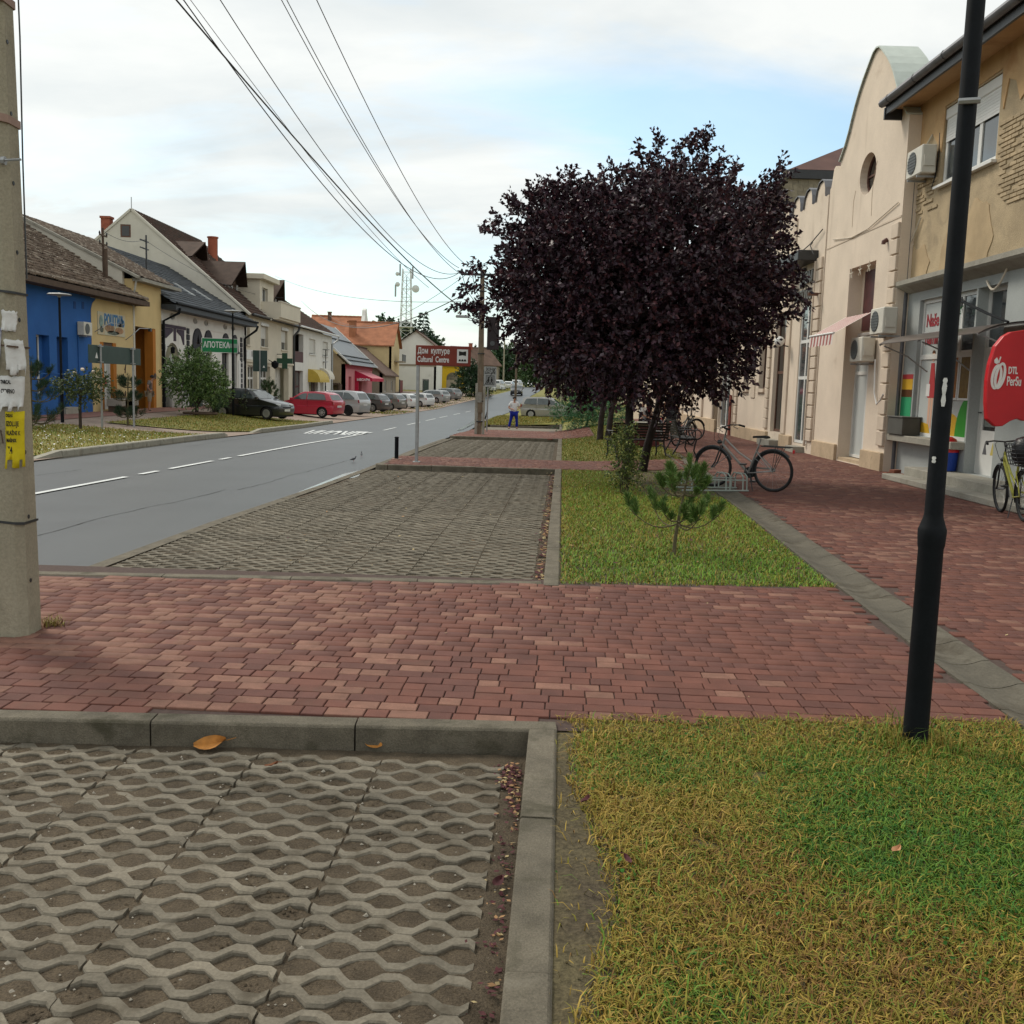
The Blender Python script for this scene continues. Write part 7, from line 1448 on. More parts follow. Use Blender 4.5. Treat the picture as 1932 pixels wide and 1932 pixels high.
# dark bushes and trees far down the road
def ftree(label, x, Y, H, r_, cols, seed, n=420, tall=1., ls=.5, group='trees far down the road', z=None):
    zz_ = Tb(x, Y) if z is None else z; rng = random.Random(seed); lob = [(x, Y, zz_+H*.62, r_)]+[(x+rng.uniform(-.8, .8)*r_, Y+rng.uniform(-.6, .6)*r_, zz_+H*(.62+rng.uniform(-.28, .25)*tall), r_*rng.uniform(.45, .7)) for _ in range(7)]
    t = thing('broadleaf_tree', label, 'tree', (0, 0, 0), 0, group); r2 = np.random.default_rng(seed); P, Dd, L, p0, dr = sprays(lob, n, 10, r_*.4, ls, .7, .3, r2); leaf_mesh('crown', P, Dd, L, .7, m_leaf, t, colvar(len(P), cols, .35, r2), .25, .05)
    MB().tube([(x, Y, zz_-.2), (x, Y, zz_+H*.5)], [.25, .15], 7).build('trunk', m_bark, t); return t
GD = ((.025, .06, .022), (.035, .08, .03), (.018, .045, .018)); GM = ((.05, .095, .03), (.07, .12, .04), (.035, .07, .022))
def px_x(px, Y): return at(px, 720, Y).x
q = at(888, 748, 139); bush('dark_conifer', 'dense dark green conifer bush on the far left verge', 'shrub', [(q.x, 139, Tb(q.x, 139)+1.7, 1.7), (q.x-.5, 139, Tb(q.x, 139)+3.0, 1.2), (q.x+.7, 139, Tb(q.x, 139)+2.6, 1.2), (q.x+1.5, 139.5, Tb(q.x, 139)+1.2, 1.0), (q.x-1.6, 139, Tb(q.x, 139)+.9, .8), (q.x, 139, Tb(q.x, 139)+4.0, .8)], 620, 10, .7, .4, GD, .3, seed=71)
ftree('tall dark tree left of the lattice tower', px_x(748, 285), 285, 17, 5.5, GD, 72, 500, ls=.9); ftree('dark tree behind the lattice tower', px_x(778, 295), 295, 17.5, 5.5, GD, 73, 500, ls=.9)
ftree('round tree above the barn roof ridge', px_x(822, 300), 300, 12, 4, GM, 74, 300, ls=.8); ftree('leafy tree beyond the low brown houses', px_x(905, 235), 235, 8.5, 3.2, GM, 75, 380, ls=.6)
ftree('broad green tree closing the road, left one', px_x(938, 300), 300, 10.5, 4.5, GD, 76, 450, ls=.8); ftree('broad green tree closing the road, middle one', px_x(962, 310), 310, 11.5, 5, GM, 77, 450, ls=.8); ftree('broad green tree closing the road, right one', px_x(992, 320), 320, 11, 5, GD, 78, 450, ls=.8); ftree('green tree at the right roadside far away', px_x(1018, 270), 270, 9, 4, GM, 79, 400, ls=.7)
ftree('tree behind the silver estate car', px_x(1060, 150), 150, 7.5, 3.4, GM, 80, 450, ls=.5); ftree('tree behind the far end of the promenade', px_x(1120, 120), 120, 7.5, 3.4, GD, 81, 450, ls=.5)
ftree('light green tree between the far houses on the left', px_x(868, 260), 260, 8, 3, GM, 82, 300, ls=.7)
# spruce beside the tower
x0 = px_x(797, 290); t = thing('spruce_tree', 'slim spruce right of the lattice tower', 'tree', (0, 0, 0), 0, None); r2 = np.random.default_rng(83); PP = []; DDs = []
for k in range(15):
    z = 6+k*.98; l = 4.0*(1-k/15.5)+.2
    for j in range(8): a = j*.785+k*.4; s = np.linspace(.25, 1, 7)[:, None]; base = np.array([x0, 290, 1.3+z])+np.array([math.cos(a), math.sin(a), -.18])*l*s; PP.append(base); DDs.append(np.tile([math.cos(a), math.sin(a), .05], (7, 1))+r2.normal(size=(7, 3))*.4)
P = np.concatenate(PP); leaf_mesh('crown', P, np.concatenate(DDs), 1.1*r2.uniform(.7, 1.2, len(P)), .35, m_leaf, t, colvar(len(P), ((.022, .05, .028), (.03, .06, .035)), .3, r2), .2, .15); MB().tube([(x0, 290, 1), (x0, 290, 20)], [.3, .05], 6).build('trunk', m_bark, t)
# far wood closing the horizon
r2 = np.random.default_rng(90); n = 2600; xx = r2.uniform(-420, 420, n); lobw = [(x, 430+r2.uniform(-30, 30), 1.5+r2.uniform(2, 8), r2.uniform(2.5, 5)) for x in np.linspace(-420, 420, 240)]
P, Dd, L, _, _ = sprays(lobw, 4200, 6, 2.2, 2.2, .9, .3, r2); wd_ = leaf_mesh('far_wood', P, Dd, L, .8, m_leaf, None, colvar(len(P), GD+GM, .3, r2), .2, .05); tag(wd_, 'distant line of green trees along the horizon', 'wood', kind='stuff')
# ================================================================== VEHICLES
m_tyre = mat('tyre', (.014, .014, .014), .85, .15); m_alloy = mat('alloy', (.42, .42, .41), .35, .08, metal=.6); m_arch = mat('wheel_well', (.01, .01, .01), .95, .1); m_carglass = mat('car_glass', (.055, .070, .070), .05, .25, scale=2.5, spec=.8)
m_lamp = mat('headlamp', (.55, .57, .56), .15, .1, spec=.8); m_tail = mat('tail_lamp', (.28, .012, .02), .25, .1, spec=.6); m_seam = mat('panel_gap', (.01, .01, .01), .9, 0.); m_plate = mat('number_plate', (.6, .6, .58), .5, .05)
def paint(n, c, metal=.0): return mat('paint_'+n, c, .32, .04, scale=1.2, coat=.6, spec=.5, metal=metal, coords='obj')
KINDS = {  # roof line points from tail to nose (x as fraction of half length, z as fraction of height), belt heights, window x range
 'hatch': dict(top=[(-.985, .36), (-1, .46), (-.985, .62), (-.93, .66), (-.80, .90), (-.66, .965), (-.30, 1.0), (.02, .985), (.16, .93), (.46, .665), (.52, .64), (.88, .53), (.975, .45), (1, .34)], belt=[(-.93, .655), (.46, .655)], sw=[(-.76, .68), (-.66, .90), (-.36, .935), (.03, .915), (.14, .86), (.38, .68)]),
 'mpv': dict(top=[(-.985, .34), (-1, .44), (-.99, .60), (-.97, .64), (-.84, .93), (-.74, .975), (-.30, 1.0), (.10, .985), (.24, .94), (.58, .64), (.62, .62), (.90, .50), (.98, .42), (1, .32)], belt=[(-.97, .635), (.58, .635)], sw=[(-.84, .70), (-.60, .92), (-.3, .94), (.12, .92), (.24, .86), (.48, .66)]),
 'wagon': dict(top=[(-.985, .36), (-1, .46), (-.99, .62), (-.97, .66), (-.86, .93), (-.78, .965), (-.30, 1.0), (.0, .985), (.12, .93), (.40, .66), (.46, .64), (.88, .54), (.975, .46), (1, .34)], belt=[(-.97, .655), (.40, .655)], sw=[(-.85, .69), (-.76, .90), (-.36, .935), (.0, .915), (.10, .86), (.32, .68)]),
 'suv': dict(top=[(-.985, .36), (-1, .46), (-.99, .60), (-.98, .64), (-.90, .92), (-.82, .975), (-.30, 1.0), (.0, .985), (.12, .93), (.40, .64), (.46, .62), (.88, .56), (.975, .48), (1, .36)], belt=[(-.98, .635), (.40, .635)], sw=[(-.88, .67), (-.80, .91), (-.36, .94), (.0, .92), (.10, .86), (.32, .66)])}
def car(label, x, y, rz, kind, pm, L=3.9, W=1.68, H=1.46, z=None, wheel_m=None, wr=.30, doors=2, group='cars parked along the street', cat='car', lamps=True):
    t = thing('parked_car', label, cat, (x, y, (Tb(x, y) if z is None else z)+.005), rz, group); K = KINDS[kind]; hl = L/2; xr, xf = -hl*.62, hl*.64; ra = wr+.05
    top = [(p[0]*hl, p[1]*H) for p in K['top']]; bl, br = [(p[0]*hl, p[1]*H) for p in K['belt']]
    def wd(xx, zz):
        bz = bl[1]; w = W/2*(1-.13*abs(xx/hl)**5); 
        if zz > bz: w -= (zz-bz)/(H-bz)*W*.135
        elif zz < .42: w -= (.42-zz)*.12
        return w
    def arch(cx): return [(cx+ra*math.cos(a), max(.19, wr+ra*math.sin(a))) for a in np.linspace(0.0-.35, math.pi+.35, 11)]
    fr = [p for p in top if p[0] >= br[0]-1e-6 and p[1] <= br[1]+.03]; re = [p for p in top if p[0] <= bl[0]+1e-6 and p[1] <= bl[1]+.03]
    lower = [(-hl*.95, .22)]+re
    nb = 8; lower += [(bl[0]+(br[0]-bl[0])*k/nb, bl[1]) for k in range(1, nb)]+[p for p in top if p[0] > br[0]-1e-6 and p not in re]
    lower += [(hl*.96, .20)]+arch(xf)+[(xf-ra-.15, .19), (xr+ra+.15, .19)]+arch(xr)
    lower = list(dict.fromkeys(lower))
    green = [p for p in top if p[1] >= bl[1]-.001 and bl[0]-.001 <= p[0] <= br[0]+.001]
    green = [bl]+[p for p in green if p != bl and p != br]+[br]+[(br[0]+(bl[0]-br[0])*k/nb, bl[1]) for k in range(1, nb)]
    b = MB()
    def shell(loop, skip):
        n = len(loop); tr = tessellate_polygon([[Vector((p[0], p[1], 0)) for p in loop]]); base = len(b.v)
        b.v += [(p[0], wd(*p), p[1]) for p in loop]+[(p[0], -wd(*p), p[1]) for p in loop]
        for q in tr: b.f += [[base+i for i in q], [base+n+i for i in q[::-1]]]; b.mi += [0, 0]
        for i in range(n):
            j = (i+1) % n; a_, c_ = loop[i], loop[j]
            if skip(a_, c_): continue
            b.f.append([base+i, base+j, base+n+j, base+n+i]); b.mi.append(1 if (a_[1] < .75 and (math.hypot(a_[0]-xf, a_[1]-wr) < ra+.02 and math.hypot(c_[0]-xf, c_[1]-wr) < ra+.02 or math.hypot(a_[0]-xr, a_[1]-wr) < ra+.02 and math.hypot(c_[0]-xr, c_[1]-wr) < ra+.02)) or (a_[1] < .21 and c_[1] < .21) else 0)
    onbelt = lambda a_, c_: abs(a_[1]-bl[1]) < .02 and abs(c_[1]-bl[1]) < .02 and bl[0]-.05 <= min(a_[0], c_[0]) and max(a_[0], c_[0]) <= br[0]+.05
    shell(lower, onbelt); shell(green, onbelt)
    body = b.build('body', [pm, m_arch], t, smooth=True, bevel=.045, segs=2, ang=42)
    # glass
    sw = [(p[0]*hl, p[1]*H) for p in K['sw']]
    for s in (1, -1):
        xm = [(-.12)*hl]
        g0 = [p for p in sw]; gl = MB(); lo0, lo1 = sw[0], sw[-1]
        def topz(xx): return float(np.interp(xx, [p[0] for p in sw], [p[1] for p in sw]))
        cuts = [lo0[0]]+([-.10*hl] if doors == 2 else [-.42*hl, .0*hl])+[lo1[0]]
        for a_, c_ in zip(cuts[:-1], cuts[1:]):
            xs_ = np.linspace(a_+.035, c_-.035, 9); vb = [(xx, min(sw[0][1], sw[-1][1])+.01) for xx in xs_]; vt = [(xx, max(topz(xx), vb[0][1]+.005)) for xx in xs_]
            pm_ = MB(); V = [(p[0], s*(wd(*p)+.008), p[1]) for p in vb]+[(p[0], s*(wd(*p)+.008), p[1]) for p in vt]; pm_.add(V, [[i, i+1, 9+i+1, 9+i] if s < 0 else [i+1, i, 9+i, 9+i+1] for i in range(8)]); pm_.build('side_window', m_carglass, t)
        for xx in ([-.13*hl, .44*hl] if doors == 2 else [-.44*hl, .0, .44*hl]):
            MB().add([(xx-.006, s*(wd(xx, z_)+.004), z_) for z_ in (.30, bl[1])]+[(xx+.006, s*(wd(xx, z_)+.004), z_) for z_ in (.30, bl[1])], [[0, 1, 3, 2]]).build('door_gap', m_seam, t)
            if xx < .3*hl: MB().cbox(xx+.06, xx+.22, s*wd(xx, .8)-.01+(0 if s > 0 else -.02), s*wd(xx, .8)+.03+(0 if s > 0 else -.02), bl[1]-.14, bl[1]-.105, .006).build('door_handle', pm, t)
        mx_ = .40*hl; MB().cbox(mx_-.08, mx_+.06, s*(wd(mx_, bl[1])+.09)-.08, s*(wd(mx_, bl[1])+.09)+.08, bl[1]-.02, bl[1]+.14, .02).build('mirror', pm, t)
    def strip_glass(i, nm, inset):
        a_, c_ = Vector((top[i][0], 0, top[i][1])), Vector((top[i+1][0], 0, top[i+1][1])); d = c_-a_; nrm = Vector((-d.z, 0, d.x)).normalized()
        if nrm.z < 0: nrm = -nrm
        p = a_+d*.06+nrm*.008; q = c_-d*.08+nrm*.008; w0 = wd(p.x, p.z)-inset; w1 = wd(q.x, q.z)-inset
        MB().add([(p.x, w0, p.z), (p.x, -w0, p.z), (q.x, -w1, q.z), (q.x, w1, q.z)], [[0, 1, 2, 3]]).build(nm, m_carglass, t, recalc=False)
    strip_glass(3, 'rear_window', .10); strip_glass(8, 'windscreen', .09)
    for xx in (xr, xf):
        for s in (1, -1):
            y0 = s*(W/2-.12); wl_ = MB().lathe([(wr*.62, -.09), (wr*.92, -.10), (wr, -.07), (wr, .07), (wr*.92, .10), (wr*.62, .09)], 22, (xx, y0, wr), 'y').build('wheel', m_tyre, t, smooth=True)
            rm_ = MB(); yo = y0+s*.085; rm_.lathe([(wr*.66, -.01), (wr*.66, .01), (wr*.58, .012), (wr*.56, -.004)], 20, (xx, yo, wr), 'y').lathe([(.05, -.012), (.045, .016), (.01, .02)], 10, (xx, yo, wr), 'y')
            for k in range(8): a = k*math.pi/4; rm_.bar((xx+.04*math.cos(a), yo, wr+.04*math.sin(a)), (xx+wr*.6*math.cos(a), yo, wr+wr*.6*math.sin(a)), .045, .02, (0, 1, 0))
            rm_.build('rim', wheel_m or m_alloy, wl_); MB().lathe([(wr*.60, -.002), (wr*.60, .002)], 16, (xx, yo-s*.012, wr), 'y').build('brake_disc', m_arch, wl_)
    if lamps:
        for s in (1, -1):
            MB().obox((hl*.90, s*W*.365, H*.485), (.14, s*-.05, -.02), (.035, s*.09, 0), (.0, 0, .055)).build('headlight', m_lamp, t, bevel=.015, segs=1)
            MB().obox((-hl*.965, s*W*.43, H*.58), (.05, 0, 0), (-.01, s*.055, 0), (.02, 0, .10)).build('tail_light', m_tail, t, bevel=.012, segs=1)
        MB().cbox(hl-.01, hl+.015, -.26, .26, .40, .51, .004).build('number_plate', m_plate, t); MB().cbox(-hl-.015, -hl+.01, -.26, .26, H*.40, H*.40+.11, .004).build('number_plate', m_plate, t)
        MB().cbox(hl*.965, hl*.99, -.4, .4, H*.36, H*.42, .01).build('grille', m_seam, t); MB().box(-hl*.97, hl*.97, -W/2+.12, W/2-.12, .14, .20).build('underbody', m_arch, t)
    return t
car('black hatchback parked nose to the road behind the saplings', -13.15, 50.7, R(-17), 'hatch', paint('black', (.012, .014, .016)), 3.9, 1.68, 1.48, doors=2)
car('bright red hatchback with its tail to the road', -12.15, 60.0, R(163), 'hatch', paint('red', (.42, .010, .035)), 3.83, 1.66, 1.50)
car('silver people carrier with a black rear wheel next to the red car', -12.0, 68.0, R(160), 'mpv', paint('silver', (.42, .43, .43), .35), 4.36, 1.77, 1.62, wheel_m=m_arch, wr=.33, doors=3)
car('dark grey-brown hatchback beside the silver people carrier', -12.1, 80.8, R(158), 'hatch', paint('graphite', (.075, .066, .062), .2), 4.2, 1.76, 1.47, wr=.33, doors=2)
car('grey-beige hatchback between the dark and the white car', -11.95, 91.5, R(158), 'hatch', paint('greige', (.17, .16, .145), .2), 4.1, 1.74, 1.5, doors=3)
car('white hatchback behind the brown sign post', -11.8, 102.0, R(156), 'hatch', paint('white', (.62, .63, .62)), 4.0, 1.72, 1.5, doors=3)
car('white saloon with red tail light right of the sign post', -10.9, 109.5, R(150), 'wagon', paint('white', (.62, .63, .62)), 4.3, 1.74, 1.44, doors=3)
car('silver estate car on the left, last but one of the row', -10.0, 119.5, R(150), 'wagon', paint('pale_silver', (.36, .375, .37), .3), 4.6, 1.76, 1.47, doors=3)
car('grey estate car at the far end of the left row', -9.0, 127.5, R(148), 'wagon', paint('mid_grey', (.22, .225, .22), .2), 4.5, 1.76, 1.47, doors=3)
car('white off-roader parked on the verge far up the left side', -3.0, 177, R(78), 'suv', paint('white', (.62, .63, .62)), 4.6, 1.85, 1.75, doors=3); car('white hatchback with red lights just before the far off-roader', -4.3, 167, R(80), 'hatch', paint('white', (.62, .63, .62)), 4.0, 1.7, 1.48)
car('white car beyond the pale concrete pole', -1.2, 196, R(78), 'hatch', paint('white', (.62, .63, .62)), 4.1, 1.75, 1.5); car('white van-like car farthest up the road', .3, 214, R(78), 'mpv', paint('white', (.62, .63, .62)), 4.5, 1.8, 1.8)
car('dark car driving towards the camera on the far road', .15, 150, R(-92), 'hatch', paint('navy', (.02, .022, .028)), 4.2, 1.78, 1.5, group='cars on the road')
car('silver-grey estate car parked on the right grass edge', 2.75, 79.5, R(-8), 'suv', paint('steel_grey', (.36, .35, .33), .3), 4.55, 1.8, 1.66, z=g(79.5)-.02, wr=.33, doors=3)

# ================================================================== BICYCLES
m_frame = mat('silver_frame', (.26, .25, .24), .35, .06, metal=.5); m_spoke = mat('spoke', (.30, .30, .29), .4, .05, metal=.6)
def bicycle(label, rear, front, fm, basket=False, seat_m=None, z=None, light=True):
    rear = Vector((*rear, 0)); front = Vector((*front, 0)); d = front-rear; rz = math.atan2(d.y, d.x); z0 = Tt(rear.x, rear.y) if z is None else z
    t = thing('bicycle', label, 'bicycle', (rear.x, rear.y, z0), rz, None); t.rotation_euler = (R(-4), 0, rz); Rw = .345; xf = 1.09
    for cx, nm in ((0, 'rear_wheel'), (xf, 'front_wheel')):
        w = MB().tube([(cx+Rw*math.cos(a)*.955, 0, Rw+Rw*math.sin(a)*.955) for a in np.linspace(0, 2*math.pi, 41)[:-1]], .022, 8, False, True).build(nm, m_tyre, t, smooth=True)
        MB().tube([(cx+(Rw-.038)*math.cos(a), 0, Rw+(Rw-.038)*math.sin(a)) for a in np.linspace(0, 2*math.pi, 41)[:-1]], .010, 6, False, True).build('rim', m_dark, w, smooth=True)
        sp = MB()
        for k in range(16): a = k*math.pi/8; s = .03 if k % 2 else -.03; sp.tube([(cx+.02*math.cos(a+.9), s, Rw+.02*math.sin(a+.9)), (cx+(Rw-.04)*math.cos(a), 0, Rw+(Rw-.04)*math.sin(a))], .0014, 3, False)
        sp.build('spokes', m_spoke, w); MB().lathe([(.022, -.045), (.016, -.03), (.016, .03), (.022, .045)], 8, (cx, 0, Rw), 'y').build('hub', m_steel, w)
        a0, a1 = (.35, 2.75) if cx > 0 else (-.35, 2.4); n = 18; f_ = MB(); V = []
        for i in range(n+1):
            a = a0+(a1-a0)*i/n; r_ = Rw+.028
            for (yy, dr) in ((-.03, -.02), (-.018, 0), (.018, 0), (.03, -.02)): V.append((cx+(r_+dr)*math.cos(a), yy, Rw+(r_+dr)*math.sin(a)))
        f_.add(V, [[i*4+k, (i+1)*4+k, (i+1)*4+k+1, i*4+k+1] for i in range(n) for k in range(3)]); f_.build('mudguard', m_dark, t, smooth=True); st_ = MB()
        for s in (-.03, .03): a = a0+.3 if cx == 0 else a1-.3; st_.tube([(cx, s, Rw), (cx+(Rw+.02)*math.cos(.55 if cx == 0 else 2.5), s, Rw+(Rw+.02)*math.sin(.55 if cx == 0 else 2.5))], .003, 4)
        st_.build('mudguard_stays', m_steel, t)
    bb = (.44, 0, .285); stt = (.27, 0, .74); hb = (.915, 0, .74); ht = (.872, 0, .90)
    fr = MB(); fr.tube([bb, stt], .018, 8).tube([hb, bb], .023, 8).tube([(.885, 0, .85), (.62, 0, .62), (.365, 0, .47)], .018, 8).tube([hb, ht], .02, 8)
    for s in (-1, 1): fr.tube([(.43, s*.03, .285), (.0, s*.055, Rw)], .010, 6).tube([(.30, s*.02, .66), (.0, s*.055, Rw)], .009, 6)
    fr.build('frame', fm, t, smooth=True)
    fk = MB()
    for s in (-1, 1): fk.tube([(.93, s*.03, .73), (.945, s*.055, .66), (1.03, s*.055, .43), (xf, s*.055, Rw)], .013, 6)
    fk.build('fork', m_dark, t, smooth=True)
    MB().tube([ht, (.855, 0, .99), (.90, 0, 1.04)], .013, 6).build('stem', m_dark, t, smooth=True)
    hbr = MB().tube([(.66, -.30, 1.03), (.74, -.29, 1.055), (.86, -.16, 1.06), (.90, 0, 1.04), (.86, .16, 1.06), (.74, .29, 1.055), (.66, .30, 1.03)], .0115, 6).build('handlebar', m_dark, t, smooth=True)
    for s in (-1, 1): MB().tube([(.655, s*.30, 1.03), (.765, s*.283, 1.056)], .018, 7).build('grip', m_rubber, hbr); MB().tube([(.80, s*.25, 1.05), (.86, s*.27, 1.02), (.78, s*.30, .985)], .006, 5).build('brake_lever', m_dark, hbr)
    MB().tube([(.84, -.12, 1.05), (1.0, -.08, 1.02), (1.02, -.02, .88), (.94, .02, .80)], .004, 5).tube([(.84, .12, 1.05), (1.03, .10, 1.0), (1.06, .04, .82), (.95, .02, .72)], .004, 5).build('cables', m_dark, t, smooth=True)
    MB().tube([stt, (.235, 0, .87)], .012, 6).build('seat_post', m_steel, t)
    sd_ = MB(); V = []
    for (x_, w_, h_) in ((-.0, .085, .0), (.05, .10, .012), (.12, .075, .006), (.20, .035, .0), (.27, .022, -.008)):
        for a in np.linspace(0, math.pi, 7): V.append((.10+x_+.0, w_*math.cos(a), .885+h_+.035*math.sin(a)))
    sd_.add(V, [[i*7+k, (i+1)*7+k, (i+1)*7+k+1, i*7+k+1] for i in range(4) for k in range(6)]+[list(range(7)), list(range(28, 35))[::-1]]+[[i*7, i*7+6, (i+1)*7+6, (i+1)*7] for i in range(4)]); sd_.build('saddle', m_rubber, t, smooth=True, recalc=True)
    rk_ = MB()
    for s in (-.055, .055): rk_.tube([(-.30, s, .755), (.20, s, .755)], .009, 5).tube([(-.05, s, .755), (.0, s, Rw)], .005, 5).tube([(-.18, s, .755), (.0, s, Rw)], .005, 5)
    for x_ in (-.30, -.2, -.1, .0, .1, .2): rk_.tube([(x_, -.055, .755), (x_, .055, .755)], .005, 4)
    rk_.build('luggage_rack', m_dark, t)
    cr = MB().lathe([(.095, -.006), (.095, .006), (.06, .008)], 20, (bb[0], -.05, bb[2]), 'y').build('chainring', m_dark, t); MB().tube([(.44, -.065, .285), (.40, -.07, .13)], .009, 5).build('crank', m_dark, cr); MB().tube([(.44, .065, .285), (.48, .07, .44)], .009, 5).build('crank', m_dark, cr)
    MB().cbox(.35, .45, -.16, -.075, .115, .14, .005).build('pedal', m_dark, cr); MB().cbox(.43, .53, .075, .16, .43, .455, .005).build('pedal', m_dark, cr)
    MB().cbox(-.02, .44, -.062, -.045, .36, .385, .005).build('chain_guard', fm, t); MB().tube([(.40, .03, .27), (.30, .12, .01)], .008, 5).build('kickstand', m_dark, t); MB().cbox(-.36, -.33, -.03, .03, .66, .72, .01).build('rear_light', m_redpl, t)
    if light: MB().lathe([(.02, -.03), (.035, .0), (.034, .04), (.005, .045)], 10, (.965, 0, .78), 'x').build('headlamp', m_dark, t)
    if basket:
        bk = MB(); 
        for s in range(6): zz_ = .78+s*.055; k = .16+.012*s; bk.tube([(-.28, -k, zz_), (.16, -k, zz_), (.16, k, zz_), (-.28, k, zz_)], .006, 4, False, True)
        for (x_, y_) in [(-.28+.11*i, s) for i in range(5) for s in (-1, 1)]: bk.tube([(x_, y_*.16, .78), (x_, y_*.22, 1.07)], .005, 4)
        bk.build('basket', m_dark, t); bg_ = MB(); bg_.lathe([(.05, .78), (.15, .80), (.19, .92), (.18, 1.05), (.13, 1.13), (.05, 1.16), (.01, 1.16)], 12, (-.06, 0, 0)); bg_.build('bag', mat('black_bag', (.012, .012, .014), .35, .2, scale=10, bump=.5, bscale=20), t, smooth=True)
        MB().lathe([(.02, -.005), (.055, 0), (.06, .03), (.03, .05)], 10, (.74, -.30, 1.10), 'z').build('bell', m_steel, t)
    return t
bicycle('silver trekking bicycle with black mudguards parked in the low rack', (4.33, 16.72), (3.45, 17.38), m_frame)
bicycle('yellow and black bicycle with a basket at the right edge by the shop step', (6.97, 13.62), (7.16, 14.68), mat('lime_frame', (.30, .30, .06), .35, .06), True)
bicycle('dark bicycle leaning behind the cast-iron bench', (4.75, 29.6), (5.35, 30.5), m_dark); bicycle('black bicycle beside the far standing person', (5.1, 33.0), (6.0, 33.5), m_dark)

# ================================================================== PEOPLE
m_skinm = mat('skin', (.42, .22, .15), .55, .08, scale=20); m_hair = mat('dark_hair', (.02, .014, .011), .6, .2, scale=30)
def skin_obj(name, verts, edges, radii, mtl, parent, sub=2, root=0):
    me = bpy.data.meshes.new(name); me.from_pydata(verts, edges, []); me.materials.append(mtl); o = link(bpy.data.objects.new(name, me), parent)
    md = o.modifiers.new('skin', 'SKIN'); md.use_smooth_shade = True
    if not me.skin_vertices: bpy.context.view_layer.update()
    for i, r_ in enumerate(radii):
        sv = me.skin_vertices[0].data[i]; sv.radius = r_ if isinstance(r_, tuple) else (r_, r_); sv.use_root = (i == root)
    o.modifiers.new('sub', 'SUBSURF').levels = sub; o.modifiers['sub'].render_levels = sub; return o
def person(label, loc, rz, H, shirt, pants, pose, hair=None, short=False, stout=1., shoes=None):
    """pose: joint positions in units of height (x right, y back, z up); person faces local -y"""
    t = thing('person', label, 'person', loc, rz); J = {k: Vector(v)*H for k, v in pose.items()}; s = H*stout
    V = []; E = []; Rr = []; ix_ = {}
    def add(n, p, r_, par=None): ix_[n] = len(V); V.append(tuple(p)); Rr.append(r_ if isinstance(r_, tuple) else (r_, r_)); (E.append((ix_[par], ix_[n])) if par else None)
    add('pelvis', J['pelvis'], (.085*s, .065*s)); add('waist', J['pelvis'].lerp(J['chest'], .5), (.075*s, .055*s), 'pelvis'); add('chest', J['chest'], (.088*s, .06*s), 'waist'); add('neck', J['neck'], .030*H, 'chest'); add('chin', J['head']-Vector((0, .012*H, .045*H)), .035*H, 'neck'); add('head', J['head'], (.045*H, .052*H), 'chin'); add('crown', J['head']+Vector((0, .005*H, .045*H)), .035*H, 'head'); add('nose', J['head']+Vector((0, -.058*H, -.012*H)), .008*H, 'head')
    for sd_ in ('l', 'r'):
        add('sh'+sd_, J['sh'+sd_], .035*s, 'chest'); add('el'+sd_, J['el'+sd_], .024*s, 'sh'+sd_); add('wr'+sd_, J['wr'+sd_], .016*H, 'el'+sd_); hd_ = (J['wr'+sd_]-J['el'+sd_]).normalized(); pc_ = J['wr'+sd_]+hd_*.035*H; add('pa'+sd_, pc_, (.014*H, .020*H), 'wr'+sd_); sdv = hd_.cross(Vector((0, 0, 1))).normalized() if abs(hd_.z) < .95 else Vector((0, 1, 0))
        for k in range(4): f0 = pc_+hd_*(.035+.004*(k in (1, 2)))*H+sdv*(k-1.5)*.011*H-Vector((0, 0, .006*H)); add('f%s%d' % (sd_, k), f0, .0055*H, 'pa'+sd_)
        add('th'+sd_, J['wr'+sd_]+hd_*.03*H-sdv*.03*H, .006*H, 'wr'+sd_)
        add('hp'+sd_, J['hp'+sd_], .058*s, 'pelvis'); add('kn'+sd_, J['kn'+sd_], .036*H, 'hp'+sd_); add('an'+sd_, J['an'+sd_], .022*H, 'kn'+sd_); add('to'+sd_, J['an'+sd_]+Vector((0, -.09*H, -.022*H)), .018*H, 'an'+sd_)
    skin_obj('body', V, E, Rr, m_skinm, t)
    def sub_(names, links, k, nm, mtl, ends={}):
        vv = [V[ix_[n]] if n in ix_ else tuple(ends[n]) for n in names]; rr_ = [(Rr[ix_[n]][0]*k, Rr[ix_[n]][1]*k) if n in ix_ else (ends_r[n],)*2 for n in names]; skin_obj(nm, vv, [(names.index(a), names.index(b)) for a, b in links], rr_, mtl, t)
    ends = {}; ends_r = {}
    for sd_ in 'lr': ends['sl'+sd_] = J['sh'+sd_].lerp(J['el'+sd_], .75); ends_r['sl'+sd_] = .038*s; ends['hem'+sd_] = J['kn'+sd_].lerp(J['an'+sd_], .1 if short else .93); ends_r['hem'+sd_] = .045*s if short else .038*s
    ends['low'] = J['pelvis']-Vector((0, 0, .03*H)); ends_r['low'] = .092*s
    sub_(['low', 'waist', 'chest', 'shl', 'shr', 'sll', 'slr'], [('low', 'waist'), ('waist', 'chest'), ('chest', 'shl'), ('chest', 'shr'), ('shl', 'sll'), ('shr', 'slr')], 1.17, 'shirt', shirt, ends)
    sub_(['pelvis', 'hpl', 'hpr', 'knl', 'knr', 'heml', 'hemr'], [('pelvis', 'hpl'), ('pelvis', 'hpr'), ('hpl', 'knl'), ('hpr', 'knr'), ('knl', 'heml'), ('knr', 'hemr')], 1.22, 'trousers', pants, ends)
    hh_ = J['head']; hb_ = MB(); 
    for i, a in enumerate(np.linspace(0, R(100), 6)): pass
